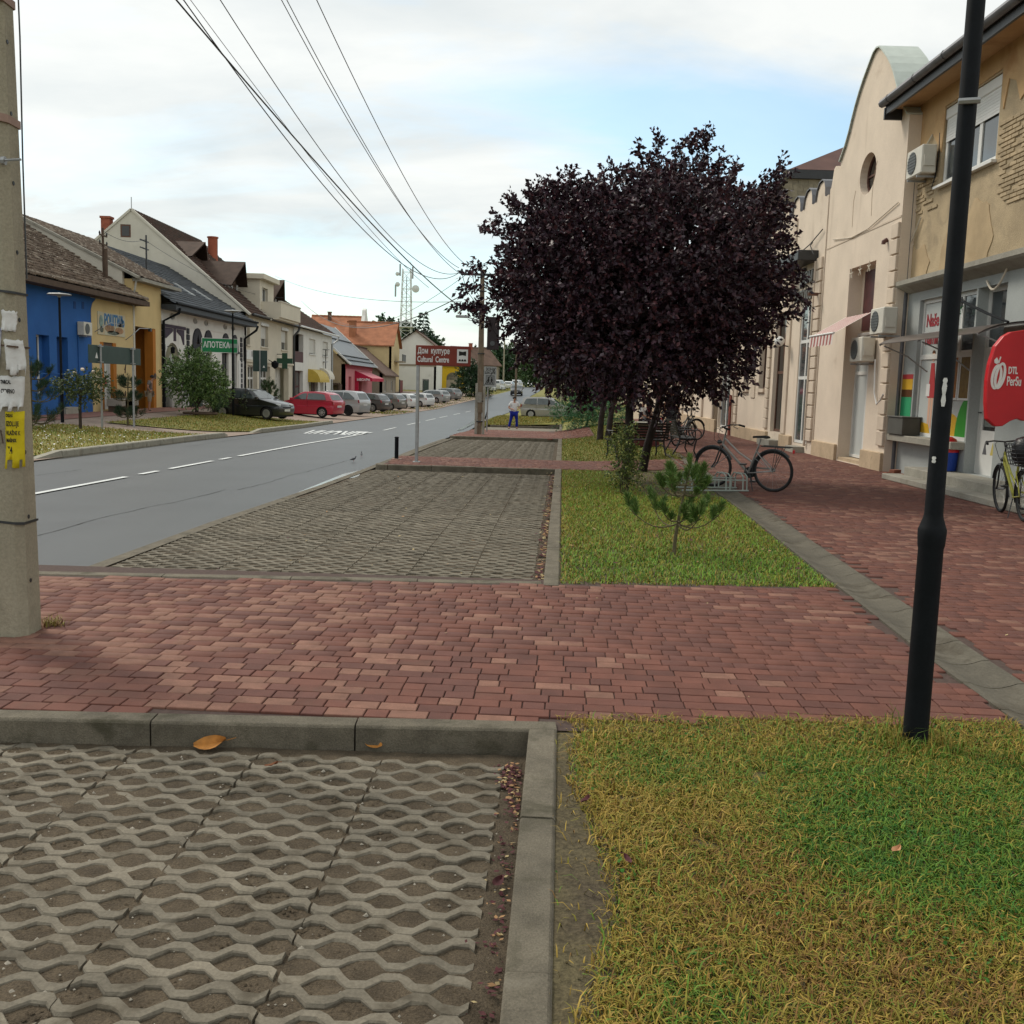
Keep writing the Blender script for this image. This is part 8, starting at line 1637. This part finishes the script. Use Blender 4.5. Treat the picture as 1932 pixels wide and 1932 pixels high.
    hb_.lathe([(.062*H*math.sin(a), .066*H*math.cos(a)) for a in np.linspace(R(100), .02, 8)], 14, (hh_.x, hh_.y+.012*H, hh_.z+.008*H)); hb_.build('hair', hair or m_hair, t, smooth=True)
    for sd_ in 'lr': MB().lathe([(.03*H, -.03*H), (.03*H, .0), (.02*H, .015*H), (.005*H, .018*H)], 10, tuple(J['an'+sd_]+Vector((0, -.03*H, -.01*H)))).build('shoe', shoes or m_dark, t, smooth=True)
    return t
def pose(**k):
    d = dict(pelvis=(0, 0, .52), chest=(0, 0, .72), neck=(0, 0, .84), head=(0, -.01, .925), shl=(.10, 0, .80), shr=(-.10, 0, .80), ell=(.145, .02, .64), elr=(-.145, .02, .64), wrl=(.14, -.04, .50), wrr=(-.14, -.04, .50), hpl=(.055, 0, .49), hpr=(-.055, 0, .49), knl=(.06, 0, .28), knr=(-.06, 0, .28), anl=(.06, .02, .045), anr=(-.06, .02, .045)); d.update(k); return d
wp = hit(969, 809.5)
person('woman in white T-shirt and bright blue trousers standing on the brick path', wp, R(10), 1.56, mat('white_cotton', (.66, .66, .66), .9, .04, bump=.2, bscale=30), mat('royal_blue', (.008, .020, .25), .85, .1, scale=9), pose(ell=(.17, .0, .64), wrl=(.10, -.13, .62), elr=(-.17, .0, .64), wrr=(-.07, -.14, .60), knl=(.085, -.02, .28), anl=(.10, .02, .045), knr=(-.10, -.02, .28), anr=(-.15, .0, .045)), stout=1.18)
mp_ = hit(270, 771, Tb)
person('man in grey T-shirt and beige shorts in front of the orange passage', (-17.2, 47.6, Tb(-17.2, 47.6)), R(115), 1.74, mat('grey_cotton', (.17, .15, .14), .9, .06), mat('beige_shorts', (.33, .28, .21), .9, .06), pose(chest=(0, -.03, .72), neck=(0, -.06, .835), head=(0, -.09, .91), wrl=(.12, -.10, .50), elr=(-.15, .06, .66), wrr=(-.12, .0, .56)), short=True, stout=1.1)
person('person in dark clothes standing by the far bench with back turned', (5.35, 34.6, Tt(5.35, 34.6)), R(150), 1.74, mat('charcoal_cloth', (.022, .02, .022), .9, .1), mat('black_trousers', (.015, .015, .017), .9, .1), pose())
SIT = dict(pelvis=(0, .05, .30), chest=(0, .09, .50), neck=(0, .09, .62), head=(0, .07, .705), shl=(.10, .09, .58), shr=(-.10, .09, .58), ell=(.14, .03, .43), elr=(-.14, .03, .43), wrl=(.08, -.10, .38), wrr=(-.08, -.10, .38), hpl=(.06, .03, .285), hpr=(-.06, .03, .285), knl=(.07, -.20, .29), knr=(-.07, -.20, .29), anl=(.07, -.19, .045), anr=(-.07, -.19, .045))
person('seated person in dark red top on the far bench', (4.95, 36.5, Tt(4.95, 36.5)), R(90), 1.68, mat('claret_top', (.16, .022, .022), .9, .08), mat('blue_jeans', (.10, .12, .16), .9, .08), pose(**SIT)); person('seated person in white top at the near end of the far bench', (4.62, 35.6, Tt(4.62, 35.6)), R(60), 1.68, mat('white_cotton', 'ffffff'), mat('dark_skirt', (.04, .03, .035), .9, .1), pose(**SIT))
# two pigeons at the road edge
for k, (x, y) in enumerate(((703, 877), (718, 868))):
    p = hit(x-36, y-6, Tb); t = thing('pigeon', ['pigeon on the asphalt near the island tip', 'second pigeon nearer the kerb of the island'][k], 'bird', (p.x, p.y, p.z), R(40+60*k), 'pigeons'); t.scale = (.5, .5, .5); mp2 = mat('pigeon_grey', (.08, .085, .095), .7, .2, scale=30)
    skin_obj('body', [(0, 0, .13), (-.09, 0, .11), (-.2, 0, .09), (.07, 0, .15), (.11, 0, .21), (.12, 0, .25), (.16, 0, .245)], [(0, 1), (1, 2), (0, 3), (3, 4), (4, 5), (5, 6)], [.055, .045, .012, .045, .026, .024, .006], mp2, t); [MB().tube([(0, s*.025, .1), (.01, s*.025, 0)], .006, 4).build('leg', m_redf, t) for s in (-1, 1)]
# ================================================================== GRASS
m_grass = mat('grass_blade', (.1, .1, .1), .65, 0, attr='col', spec=.25)
def vn(x, y, s, o): return noise.noise(Vector((x*s, y*s, o)))
def grass(name, label, pts, h, w, cols, seed, lean=.9, parent=None):
    """pts (n,3) roots; every blade a bent strip of two quads-worth of triangles"""
    rng = np.random.default_rng(seed); n = len(pts); a = rng.uniform(0, 2*math.pi, n); dx = np.stack([np.cos(a), np.sin(a), np.zeros(n)], 1); sd_ = np.stack([-np.sin(a), np.cos(a), np.zeros(n)], 1)
    H_ = (h*rng.uniform(.4, 1.0, n)*(1+.7*(rng.random(n) < .12)))[:, None]; ln = (lean*rng.uniform(.2, 1.5, n))[:, None]; W = w*rng.uniform(.5, 1.6, n)[:, None]; up_ = np.array([0, 0, 1.])
    b1 = pts-sd_*W/2; b2 = pts+sd_*W/2; m_ = pts+up_*H_*.6+dx*H_*ln*.35; m1 = m_-sd_*W*.42; m2 = m_+sd_*W*.42; tp_ = pts+up_*H_*np.clip(1.05-.35*ln, .35, 1)+dx*H_*ln
    V = np.stack([b1, b2, m1, m2, tp_], 1).reshape(-1, 3); i = np.arange(n)*5
    F_ = np.concatenate([np.stack([i, i+1, i+3], 1), np.stack([i, i+3, i+2], 1), np.stack([i+2, i+3, i+4], 1)])
    o = np_mesh(name, V, F_, m_grass, parent, colors=np.repeat(cols, 5, 0)); tag(o, label, 'grass', kind='stuff'); return o
GREEN = np.array([.088, .165, .016]); LUSH = np.array([.030, .105, .012]); OLIVE = np.array([.185, .165, .022]); STRAW = np.array([.30, .205, .040]); BROWN = np.array([.185, .10, .028])
def blend(n, wts, cs, rng, jit=.22):
    wts = np.stack(wts, 1); wts = np.clip(wts, 0, None)+1e-4; wts = wts/wts.sum(1, keepdims=True); u = rng.random((n, 1)); k = (np.cumsum(wts, 1) < u).sum(1); k = np.minimum(k, len(cs)-1)
    return np.array(cs)[k]*(1+rng.uniform(-jit, jit, (n, 1)))
def field(pts, s, o): return np.array([vn(p[0], p[1], s, o) for p in pts])
def scatter(n, x0, x1, y0, y1, keep, T, dz, rng):
    P = np.stack([rng.uniform(x0, x1, n), rng.uniform(y0, y1, n)], 1); ok = np.array([keep(p[0], p[1]) for p in P]); P = P[ok]
    return np.array([(p[0], p[1], T(p[0], p[1])+dz) for p in P])
rng = np.random.default_rng(3)
# near lawn
def keep1(x, y):
    if not (kx(y)+.0 < x < CH_L(y)-.01 and y < nearb(x)+.03): return False
    d = x-kx(y); bare = .065+.08*vn(x, y, 2.2, 7.1)+(.16*math.exp(-((y-3.15)/.5)**2))+.09*math.exp(-((y-4.7)/.14)**2)
    edge_ = d-bare
    return random.random() < min(1, max(.02, .5+edge_*9)) and vn(x, y, 6, 2.2) > -.62
random.seed(17)
P = scatter(135000, 0., 2.75, 2.1, 5.05, keep1, Tt, -.02, rng)
gc = [hit(1690, 1580), hit(1880, 1640), hit(1240, 1440), hit(1560, 1450), hit(1900, 1480), hit(1330, 1900)]; gw_ = [.36, .42, .3, .3, .5, .18]; gs_ = [2.0, 1.3, .75, .8, .9, .6]
G_ = sum(s*np.exp(-((P[:, 0]-c.x)**2+((P[:, 1]-c.y)*1.1)**2)/(2*(r_*.75)**2)) for c, r_, s in zip(gc, gw_, gs_))
f1 = field(P, 1.7, .3); f2 = field(P, 4.5, 5.); bc = [hit(1560, 1800), hit(1750, 1830), hit(1430, 1650)]
Bn = sum(np.exp(-((P[:, 0]-c.x)**2+(P[:, 1]-c.y)**2)/(2*.22**2)) for c in bc)
kd = np.exp(-((P[:, 0]-np.array([kx(y) for y in P[:, 1]]))/.30)**2)
cols = blend(len(P), [.22+G_*1.0+.5*f1, G_*1.0-.30, .66+.3*f2, .52+.8*kd-.35*G_+.3*f2, .18+.55*Bn-.25*G_+.2*f1], [GREEN, LUSH, OLIVE, STRAW, BROWN], rng)
grass('near_lawn_grass', 'patchy green and straw-coloured turf around the lamp post', P, .042, .0040, cols*1.15, 31, 1.25)
q = P[rng.random(len(P)) < .035]; dd_ = np.stack([rng.normal(size=len(q)), rng.normal(size=len(q)), rng.uniform(.0, .35, len(q))], 1)
tag(leaf_mesh('thatch', q+np.array([0, 0, .024]), dd_, rng.uniform(.015, .05, len(q)), .09, m_grass, None, np.array([STRAW, BROWN*1.3])[rng.integers(0, 2, len(q))]*rng.uniform(.6, 1.2, (len(q), 1)), .05), 'dry thatch lying between the blades of the near lawn', 'thatch', kind='stuff')
q = P[(field(P, 2.6, 12.) > .25) & (rng.random(len(P)) < .05)]; dd_ = np.stack([rng.normal(size=len(q)), rng.normal(size=len(q)), rng.uniform(.1, .8, len(q))], 1)
tag(leaf_mesh('clover', q+np.array([0, 0, .026]), dd_, rng.uniform(.010, .020, len(q)), .85, m_grass, None, LUSH*rng.uniform(.8, 1.7, (len(q), 1)), .15), 'small clover and weed leaves in the near lawn', 'weeds', kind='stuff')
# tall tufts at the lamp post and the concrete pole foot
tf = [(1.972+.11*math.cos(a)*r_, 4.66+.11*math.sin(a)*r_, Tt(2, 4.7)-.02) for a, r_ in zip(rng.uniform(0, 6.28, 420), rng.uniform(.5, 1.9, 420))]
grass('lamp_tuft', 'longer grass tuft round the lamp post foot', np.array(tf), .11, .004, blend(420, [np.ones(420), np.ones(420)*.6, np.ones(420)*.5], [GREEN, OLIVE, STRAW], rng), 32, .8)
tf = [(tuft_at.x+rng.normal()*.05, tuft_at.y+rng.normal()*.035, tuft_at.z) for _ in range(160)]; grass('pole_tuft', 'dry weed tuft at the concrete pole foot', np.array(tf), .07, .004, blend(160, [np.ones(160), np.ones(160)], [OLIVE, BROWN], rng), 33, 1.2)
# second lawn
def keep2(x, y):
    if not (kx(y)+.01 < x < CH_L(y)-.02 and y < 21.05 and y > farb(x)+.02): return False
    bare_ = ss(15.0, 16.2, y)*ss(1.75, 2.3, x); return random.random() > bare_*.93  # blades thinned to bare soil right of the shrub
P = scatter(125000, .3, 3.6, 8.2, 21.1, keep2, Tt, -.02, rng)
f1 = field(P, 1.1, 2.3); f2 = field(P, 3.5, 8.); Y_ = P[:, 1]; front = np.exp(-((Y_-9.3)/1.0)**2); band = np.exp(-((Y_-11.3)/.8)**2)*np.exp(-((P[:, 0]-1.9)/.6)**2); ed = np.exp(-((P[:, 0]-np.array([kx(y) for y in Y_]))/.22)**2)+np.exp(-((Y_-8.45)/.12)**2)
cols = blend(len(P), [.75+.9*front+.4*f1, .35*front+.2*f2, .8+.3*f2, .10+.35*band+.5*ed+.15*f2, .06+.15*f1], [GREEN*1.5, LUSH*1.4, OLIVE*1.15, STRAW, BROWN], rng)
grass('second_lawn_grass', 'green lawn with the pine sapling between kerb and gutter', P, .050, .0060, cols*1.12, 34, 1.0)
def keep3(x, y): return kx(y)+.01 < x < kx(y)+3.05 and (y > 24.15 or False)
P = scatter(60000, .9, 6.0, 24.1, 46.4, lambda x, y: keep3(x, y) and not (37.5 < y < 46.3 and x < kx(y)+1.2), Tt, -.02, rng); f1 = field(P, .9, 4.); cols = blend(len(P), [.6+.4*f1, np.full(len(P), .7), .22+.2*f1, np.full(len(P), .05)], [GREEN, OLIVE, STRAW, BROWN], rng)
grass('third_lawn_grass', 'shaded lawn strip under the plum trees', P, .06, .010, cols, 35, .9)
P = scatter(30000, -2.5, 6.5, 53.8, 84, lambda x, y: RR(y)+.15 < x < kx(y)+3.0, Tt, -.02, rng); f1 = field(P, .5, 4.); cols = blend(len(P), [.35+.4*f1, np.full(len(P), .7), .45+.2*f1], [GREEN, OLIVE, STRAW], rng); grass('far_verge_grass', 'yellowish verge in front of the silver estate car', P, .09, .022, cols, 36, .8)
# ---------------- left verge: kerbs, pavement, grass
LV = lambda Y: RL(Y)-.02
m_pavL = mat('left_pavement', (.26, .20, .16), .92, .12, scale=1.2, fine=.12, fscale=30, stain=((.20, .12, .10), .8, .55, .6)); m_redpav = mat('left_brick_paving', (.22, .11, .085), .9, .15, scale=2, fine=.15, fscale=18)
strip('left_pavement', lambda Y: -18.6, lambda Y: LV(Y), Tb, .015, m_pavL, 8, 150, 1.2, 10)
strip('left_brick_walk', lambda Y: -18.5, lambda Y: -16.4, Tb, .03, m_redpav, 8, 69, 1.2, 4)
def left_lawn(y0, y1, xl, cut=1.2):
    eR = lambda Y: LV(Y)-.18-max(0, cut-(Y-y0))*1.0-max(0, cut-(y1-Y))*.8
    strip('verge_soil', xl, eR, Tb, .05, m_ground, y0, y1, .5, 8)
    ys_ = np.linspace(y0+cut, y1-cut*.6, max(3, int((y1-y0)/1.0))); root = link(bpy.data.objects.new('left_kerb', None)); root['kind'] = 'structure'
    for a, b in zip(ys_[:-1], ys_[1:]):
        h0 = .15; vs = []
        for yy in (a+.01, b-.01):
            X = LV(yy); z = Tb(X, yy); vs += [(X, yy, z-.1), (X-.02, yy, z+h0-.02), (X-.04, yy, z+h0), (X-.2, yy, z+h0), (X-.2, yy, z-.1)]
        MB().add(vs, [[k, k+1, k+6, k+5] for k in range(4)]+[[0, 1, 2, 3, 4], [9, 8, 7, 6, 5]]).build('kerb_stone', m_kerbL, root, recalc=True)
    for yy, d in ((y0+cut, -1), (y1-cut*.6, 1)):                    # ramped ends
        X = LV(yy); z = Tb(X, yy); L_ = .9; MB().add([(X, yy, z-.1), (X-.04, yy, z+.15), (X-.2, yy, z+.15), (X-.2, yy, z-.1), (X-.15, yy+d*L_, z-.1), (X-.18, yy+d*L_, z+.03), (X-.35, yy+d*L_, z+.03), (X-.35, yy+d*L_, z-.1)], [[0, 1, 5, 4], [1, 2, 6, 5], [2, 3, 7, 6], [0, 3, 2, 1], [4, 5, 6, 7]]).build('kerb_end', m_kerbL, root, recalc=True)
    n = int((y1-y0)*1500); rr = np.random.default_rng(int(y0)); P = scatter(n, -17, -9, y0, y1, lambda x, y: xl(y)+.0 < x < eR(y)+.0, Tb, .05, rr); f1 = field(P, .5, 9.); f2 = field(P, 1.6, 3.)
    cols = blend(len(P), [.35+.4*f1, .75+.2*f2, .42+.4*f2, .08+.1*f1], [GREEN*1.1, OLIVE*1.15, STRAW, BROWN], rr); return grass('verge_grass', {20: 'left verge lawn with the rose and the sign posts', 36: 'left verge lawn under the round shrub', 60: 'narrow verge along the far parked cars'}[int(y0)], P, .075, .014, cols, 37+int(y0), .9)
left_lawn(20.5, 33.6, lambda Y: -15.2+.0*Y); left_lawn(36.4, 52.6, lambda Y: -14.8)
for y0 in (75, 100, 122, 145, 168, 200):
    P = scatter(4500, -14, 4, y0, y0+(20 if y0 != 75 else 14), lambda x, y: RL(y)-2.6 < x < RL(y)-.2, Tb, .02, rng); cols = blend(len(P), [np.full(len(P), .5), np.full(len(P), .8), np.full(len(P), .35)], [GREEN, OLIVE, STRAW], rng); grass('verge_grass', 'grassy verge left of the far road, stretch from %s' % {75: 'the dark cars', 100: 'the white cars', 122: 'the estate car', 145: 'the dark conifer', 168: 'the far white cars', 200: 'the road end'}[y0], P, .14, .04, cols, 50+y0, .8)
# white petals and litter on the left verge
lt = MB(); rr = random.Random(9)
for _ in range(420):
    if rr.random() < .35: p = hit(rr.gauss(150, 30), 866+rr.gauss(0, 2.5)-.0, Tb)
    else: p = hit(rr.uniform(70, 400), rr.uniform(800, 858), Tb)
    if p is None or not (-15 < p.x < RL(p.y)-.4 and 21 < p.y < 33.4): continue
    s = rr.uniform(.012, .035); a = rr.uniform(0, 6); z = Tb(p.x, p.y)+.11; lt.add([(p.x+s*math.cos(a+k*1.57), p.y+s*math.sin(a+k*1.57), z+rr.uniform(-.01, .02)) for k in range(4)], [[0, 1, 2, 3]])
tag(lt.build('fallen_petals', m_wht), 'white petals strewn over the left verge lawn', 'petals', kind='stuff')
# ---------------- fallen leaves and grit in the bays
m_dleaf = mat('dry_leaf', (.40, .17, .035), .7, .2, scale=30); m_pleaf = mat('fallen_plum_leaf', (.085, .025, .028), .8, .3, scale=30)
def dead_leaf(label, x, y, L, rz, mtl, T=Tb, dz=.012, curl=.35):
    p = hit(x, y, T); V = []; n = 7
    for i in range(n):
        s = i/(n-1); w_ = L*.24*math.sin(math.pi*min(1, s*.92+.06))**.8
        for k in (-1, -.4, .0, .4, 1): V.append((L*(s-.5), w_*k, L*curl*(abs(k)*.35*(.4+s)+(s-.5)**2*.8)+rr.uniform(-.002, .002)))
    b = MB(); b.add(V, [[i*5+k, (i+1)*5+k, (i+1)*5+k+1, i*5+k+1] for i in range(n-1) for k in range(4)]); b.tube([(L*.5, 0, .01), (L*.8, .01, .004)], .0018, 4)
    o = b.build('fallen_leaf', mtl, None, (p.x, p.y, p.z+dz), (rr.uniform(-.3, .3), rr.uniform(-.2, .2), rz), smooth=True); tag(o, label, 'leaf', 'fallen leaves'); return o
dead_leaf('large orange dry leaf lying at the kerb foot, left of the other', 397, 1411, .15, .2, m_dleaf, dz=.02).rotation_euler.x = .75; dead_leaf('orange curled leaf at the kerb foot near its joint', 703, 1411, .105, 2.8, m_dleaf, dz=.02).rotation_euler.x = -.7
dead_leaf('purple fallen leaf beside the long kerb in the near bay', 938, 1672, .075, 1.2, m_pleaf); dead_leaf('brown leaf in a paver cell of the near bay', 512, 1449, .06, .3, mat('brown_leaf', (.16, .06, .025), .8, .2)); dead_leaf('small brown leaf on the near lawn', 1690, 1614, .06, .8, mat('tan_leaf', (.40, .20, .10), .8, .2), Tt, .02); dead_leaf('dark dead leaf on the straw-coloured grass', 1183, 1632, .05, 2., m_pleaf, Tt, .02); dead_leaf('dark dead leaf near the near lawn corner', 1105, 1520, .07, 1.0, m_pleaf, Tt, .02)
SV = []; SF = []; off = 0; MI = []; MC = [m_pleaf, mat('litter_tan', (.33, .19, .09), .85, .2), mat('litter_straw', (.42, .33, .17), .85, .2)]
def flake(p, s, mi, flat=.3):
    global off
    q = np.array(p); a = np.random.uniform(0, 6.28); u_ = np.array([math.cos(a), math.sin(a), np.random.uniform(-flat, flat)])*s; w_ = np.array([-math.sin(a), math.cos(a), np.random.uniform(-flat, flat)])*s*.55
    SV.extend([q-u_, q+w_, q+u_, q-w_]); SF.append([off, off+1, off+2, off+3]); MI.append(mi); off += 4
for _ in range(420):                                                # litter gathered along the kerb
    b = np.random.uniform(2.6, 4.52); b = 4.50-abs(np.random.normal())*.28 if np.random.random() < .6 else b; a = -.15-abs(np.random.normal())*.035-(.06*np.random.random() if b > 4.2 else 0); p = ab(a, b); flake((p.x, p.y, np.random.uniform(.0, .02)-.01), np.random.uniform(.005, .017), np.random.choice(3, p=[.68, .22, .1]))
for _ in range(500): b = np.random.uniform(8.5, 20.9); a = -.15-abs(np.random.normal())*.05; p = ab(a, b); flake((p.x, p.y, g(p.y)+np.random.uniform(-.01, .02)), np.random.uniform(.012, .04), np.random.choice(3, p=[.55, .3, .15]))
for _ in range(160): p = (np.random.uniform(.6, 3), np.random.uniform(9, 20.5)); flake((p[0], p[1], Tt(*p)+.03), np.random.uniform(.01, .03), np.random.choice(3, p=[.5, .2, .3]))
for _ in range(90): p = ab(np.random.uniform(-3.2, -.2), np.random.uniform(8.6, 20)); flake((p.x, p.y, g(p.y)+.006), np.random.uniform(.01, .03), np.random.choice(3))
for _ in range(60): p = (np.random.uniform(-3, 7.5), np.random.uniform(5, 8) if np.random.random() < .4 else np.random.uniform(8, 25)); flake((p[0], p[1], Tt(*p)+.008), np.random.uniform(.006, .016), 2) if (p[1] < 8 or p[0] > CH_R(p[1])) else None
for _ in range(240): p = (np.random.uniform(.9, 3.2), np.random.uniform(15.5, 20.9)); flake((p[0], p[1], Tt(*p)), np.random.uniform(.012, .035), np.random.choice(3, p=[.4, .35, .25]))
o = np_mesh('leaf_litter', SV, SF, MC, mi=MI); tag(o, 'dry leaf litter gathered along the kerbs', 'litter', kind='stuff')
# small stones in the paver cells
SV = []; SF = []; off = 0
for _ in range(700):
    p = ab(np.random.uniform(-3.0, -.15), 4.5-2.3*np.random.random()**1.0); s = np.random.uniform(.002, .0065)*(1 if np.random.random() < .93 else 1.8); q = np.array((p.x, p.y, -.009)); r_ = np.random.uniform(.7, 1.3, 6)*s
    SV += [q+np.array(v) for v in ((r_[0], 0, 0), (0, r_[1], 0), (-r_[2], 0, 0), (0, -r_[3], 0), (0, 0, r_[4]), (0, 0, -r_[5]))]; SF += [[off+a, off+b, off+c] for a, b, c in ((0, 1, 4), (1, 2, 4), (2, 3, 4), (3, 0, 4))]; off += 6
o = np_mesh('gravel', SV, SF, mat('pebble', (.27, .245, .20), .85, .35, scale=90)); tag(o, 'small stones and grit in the paver cells', 'gravel', kind='stuff')
# low crumbs of soil so that the bed is not flat
SV = []; SF = []; off = 0
for _ in range(9500):
    p = ab(np.random.uniform(-3.0, -.14), 4.53-2.35*np.random.random()); s = np.random.uniform(.003, .010); q = np.array((p.x, p.y, -.0135)); r_ = np.random.uniform(.6, 1.4, 6)*s
    SV += [q+np.array(v) for v in ((r_[0], 0, 0), (0, r_[1], 0), (-r_[2], 0, 0), (0, -r_[3], 0), (0, 0, r_[4]*.9), (0, 0, -r_[5]))]; SF += [[off+a, off+b, off+c] for a, b, c in ((0, 1, 4), (1, 2, 4), (2, 3, 4), (3, 0, 4))]; off += 6
o = np_mesh('soil_crumbs', SV, SF, m_soil); tag(o, 'crumbs of soil in the paver cells', 'soil', kind='stuff')
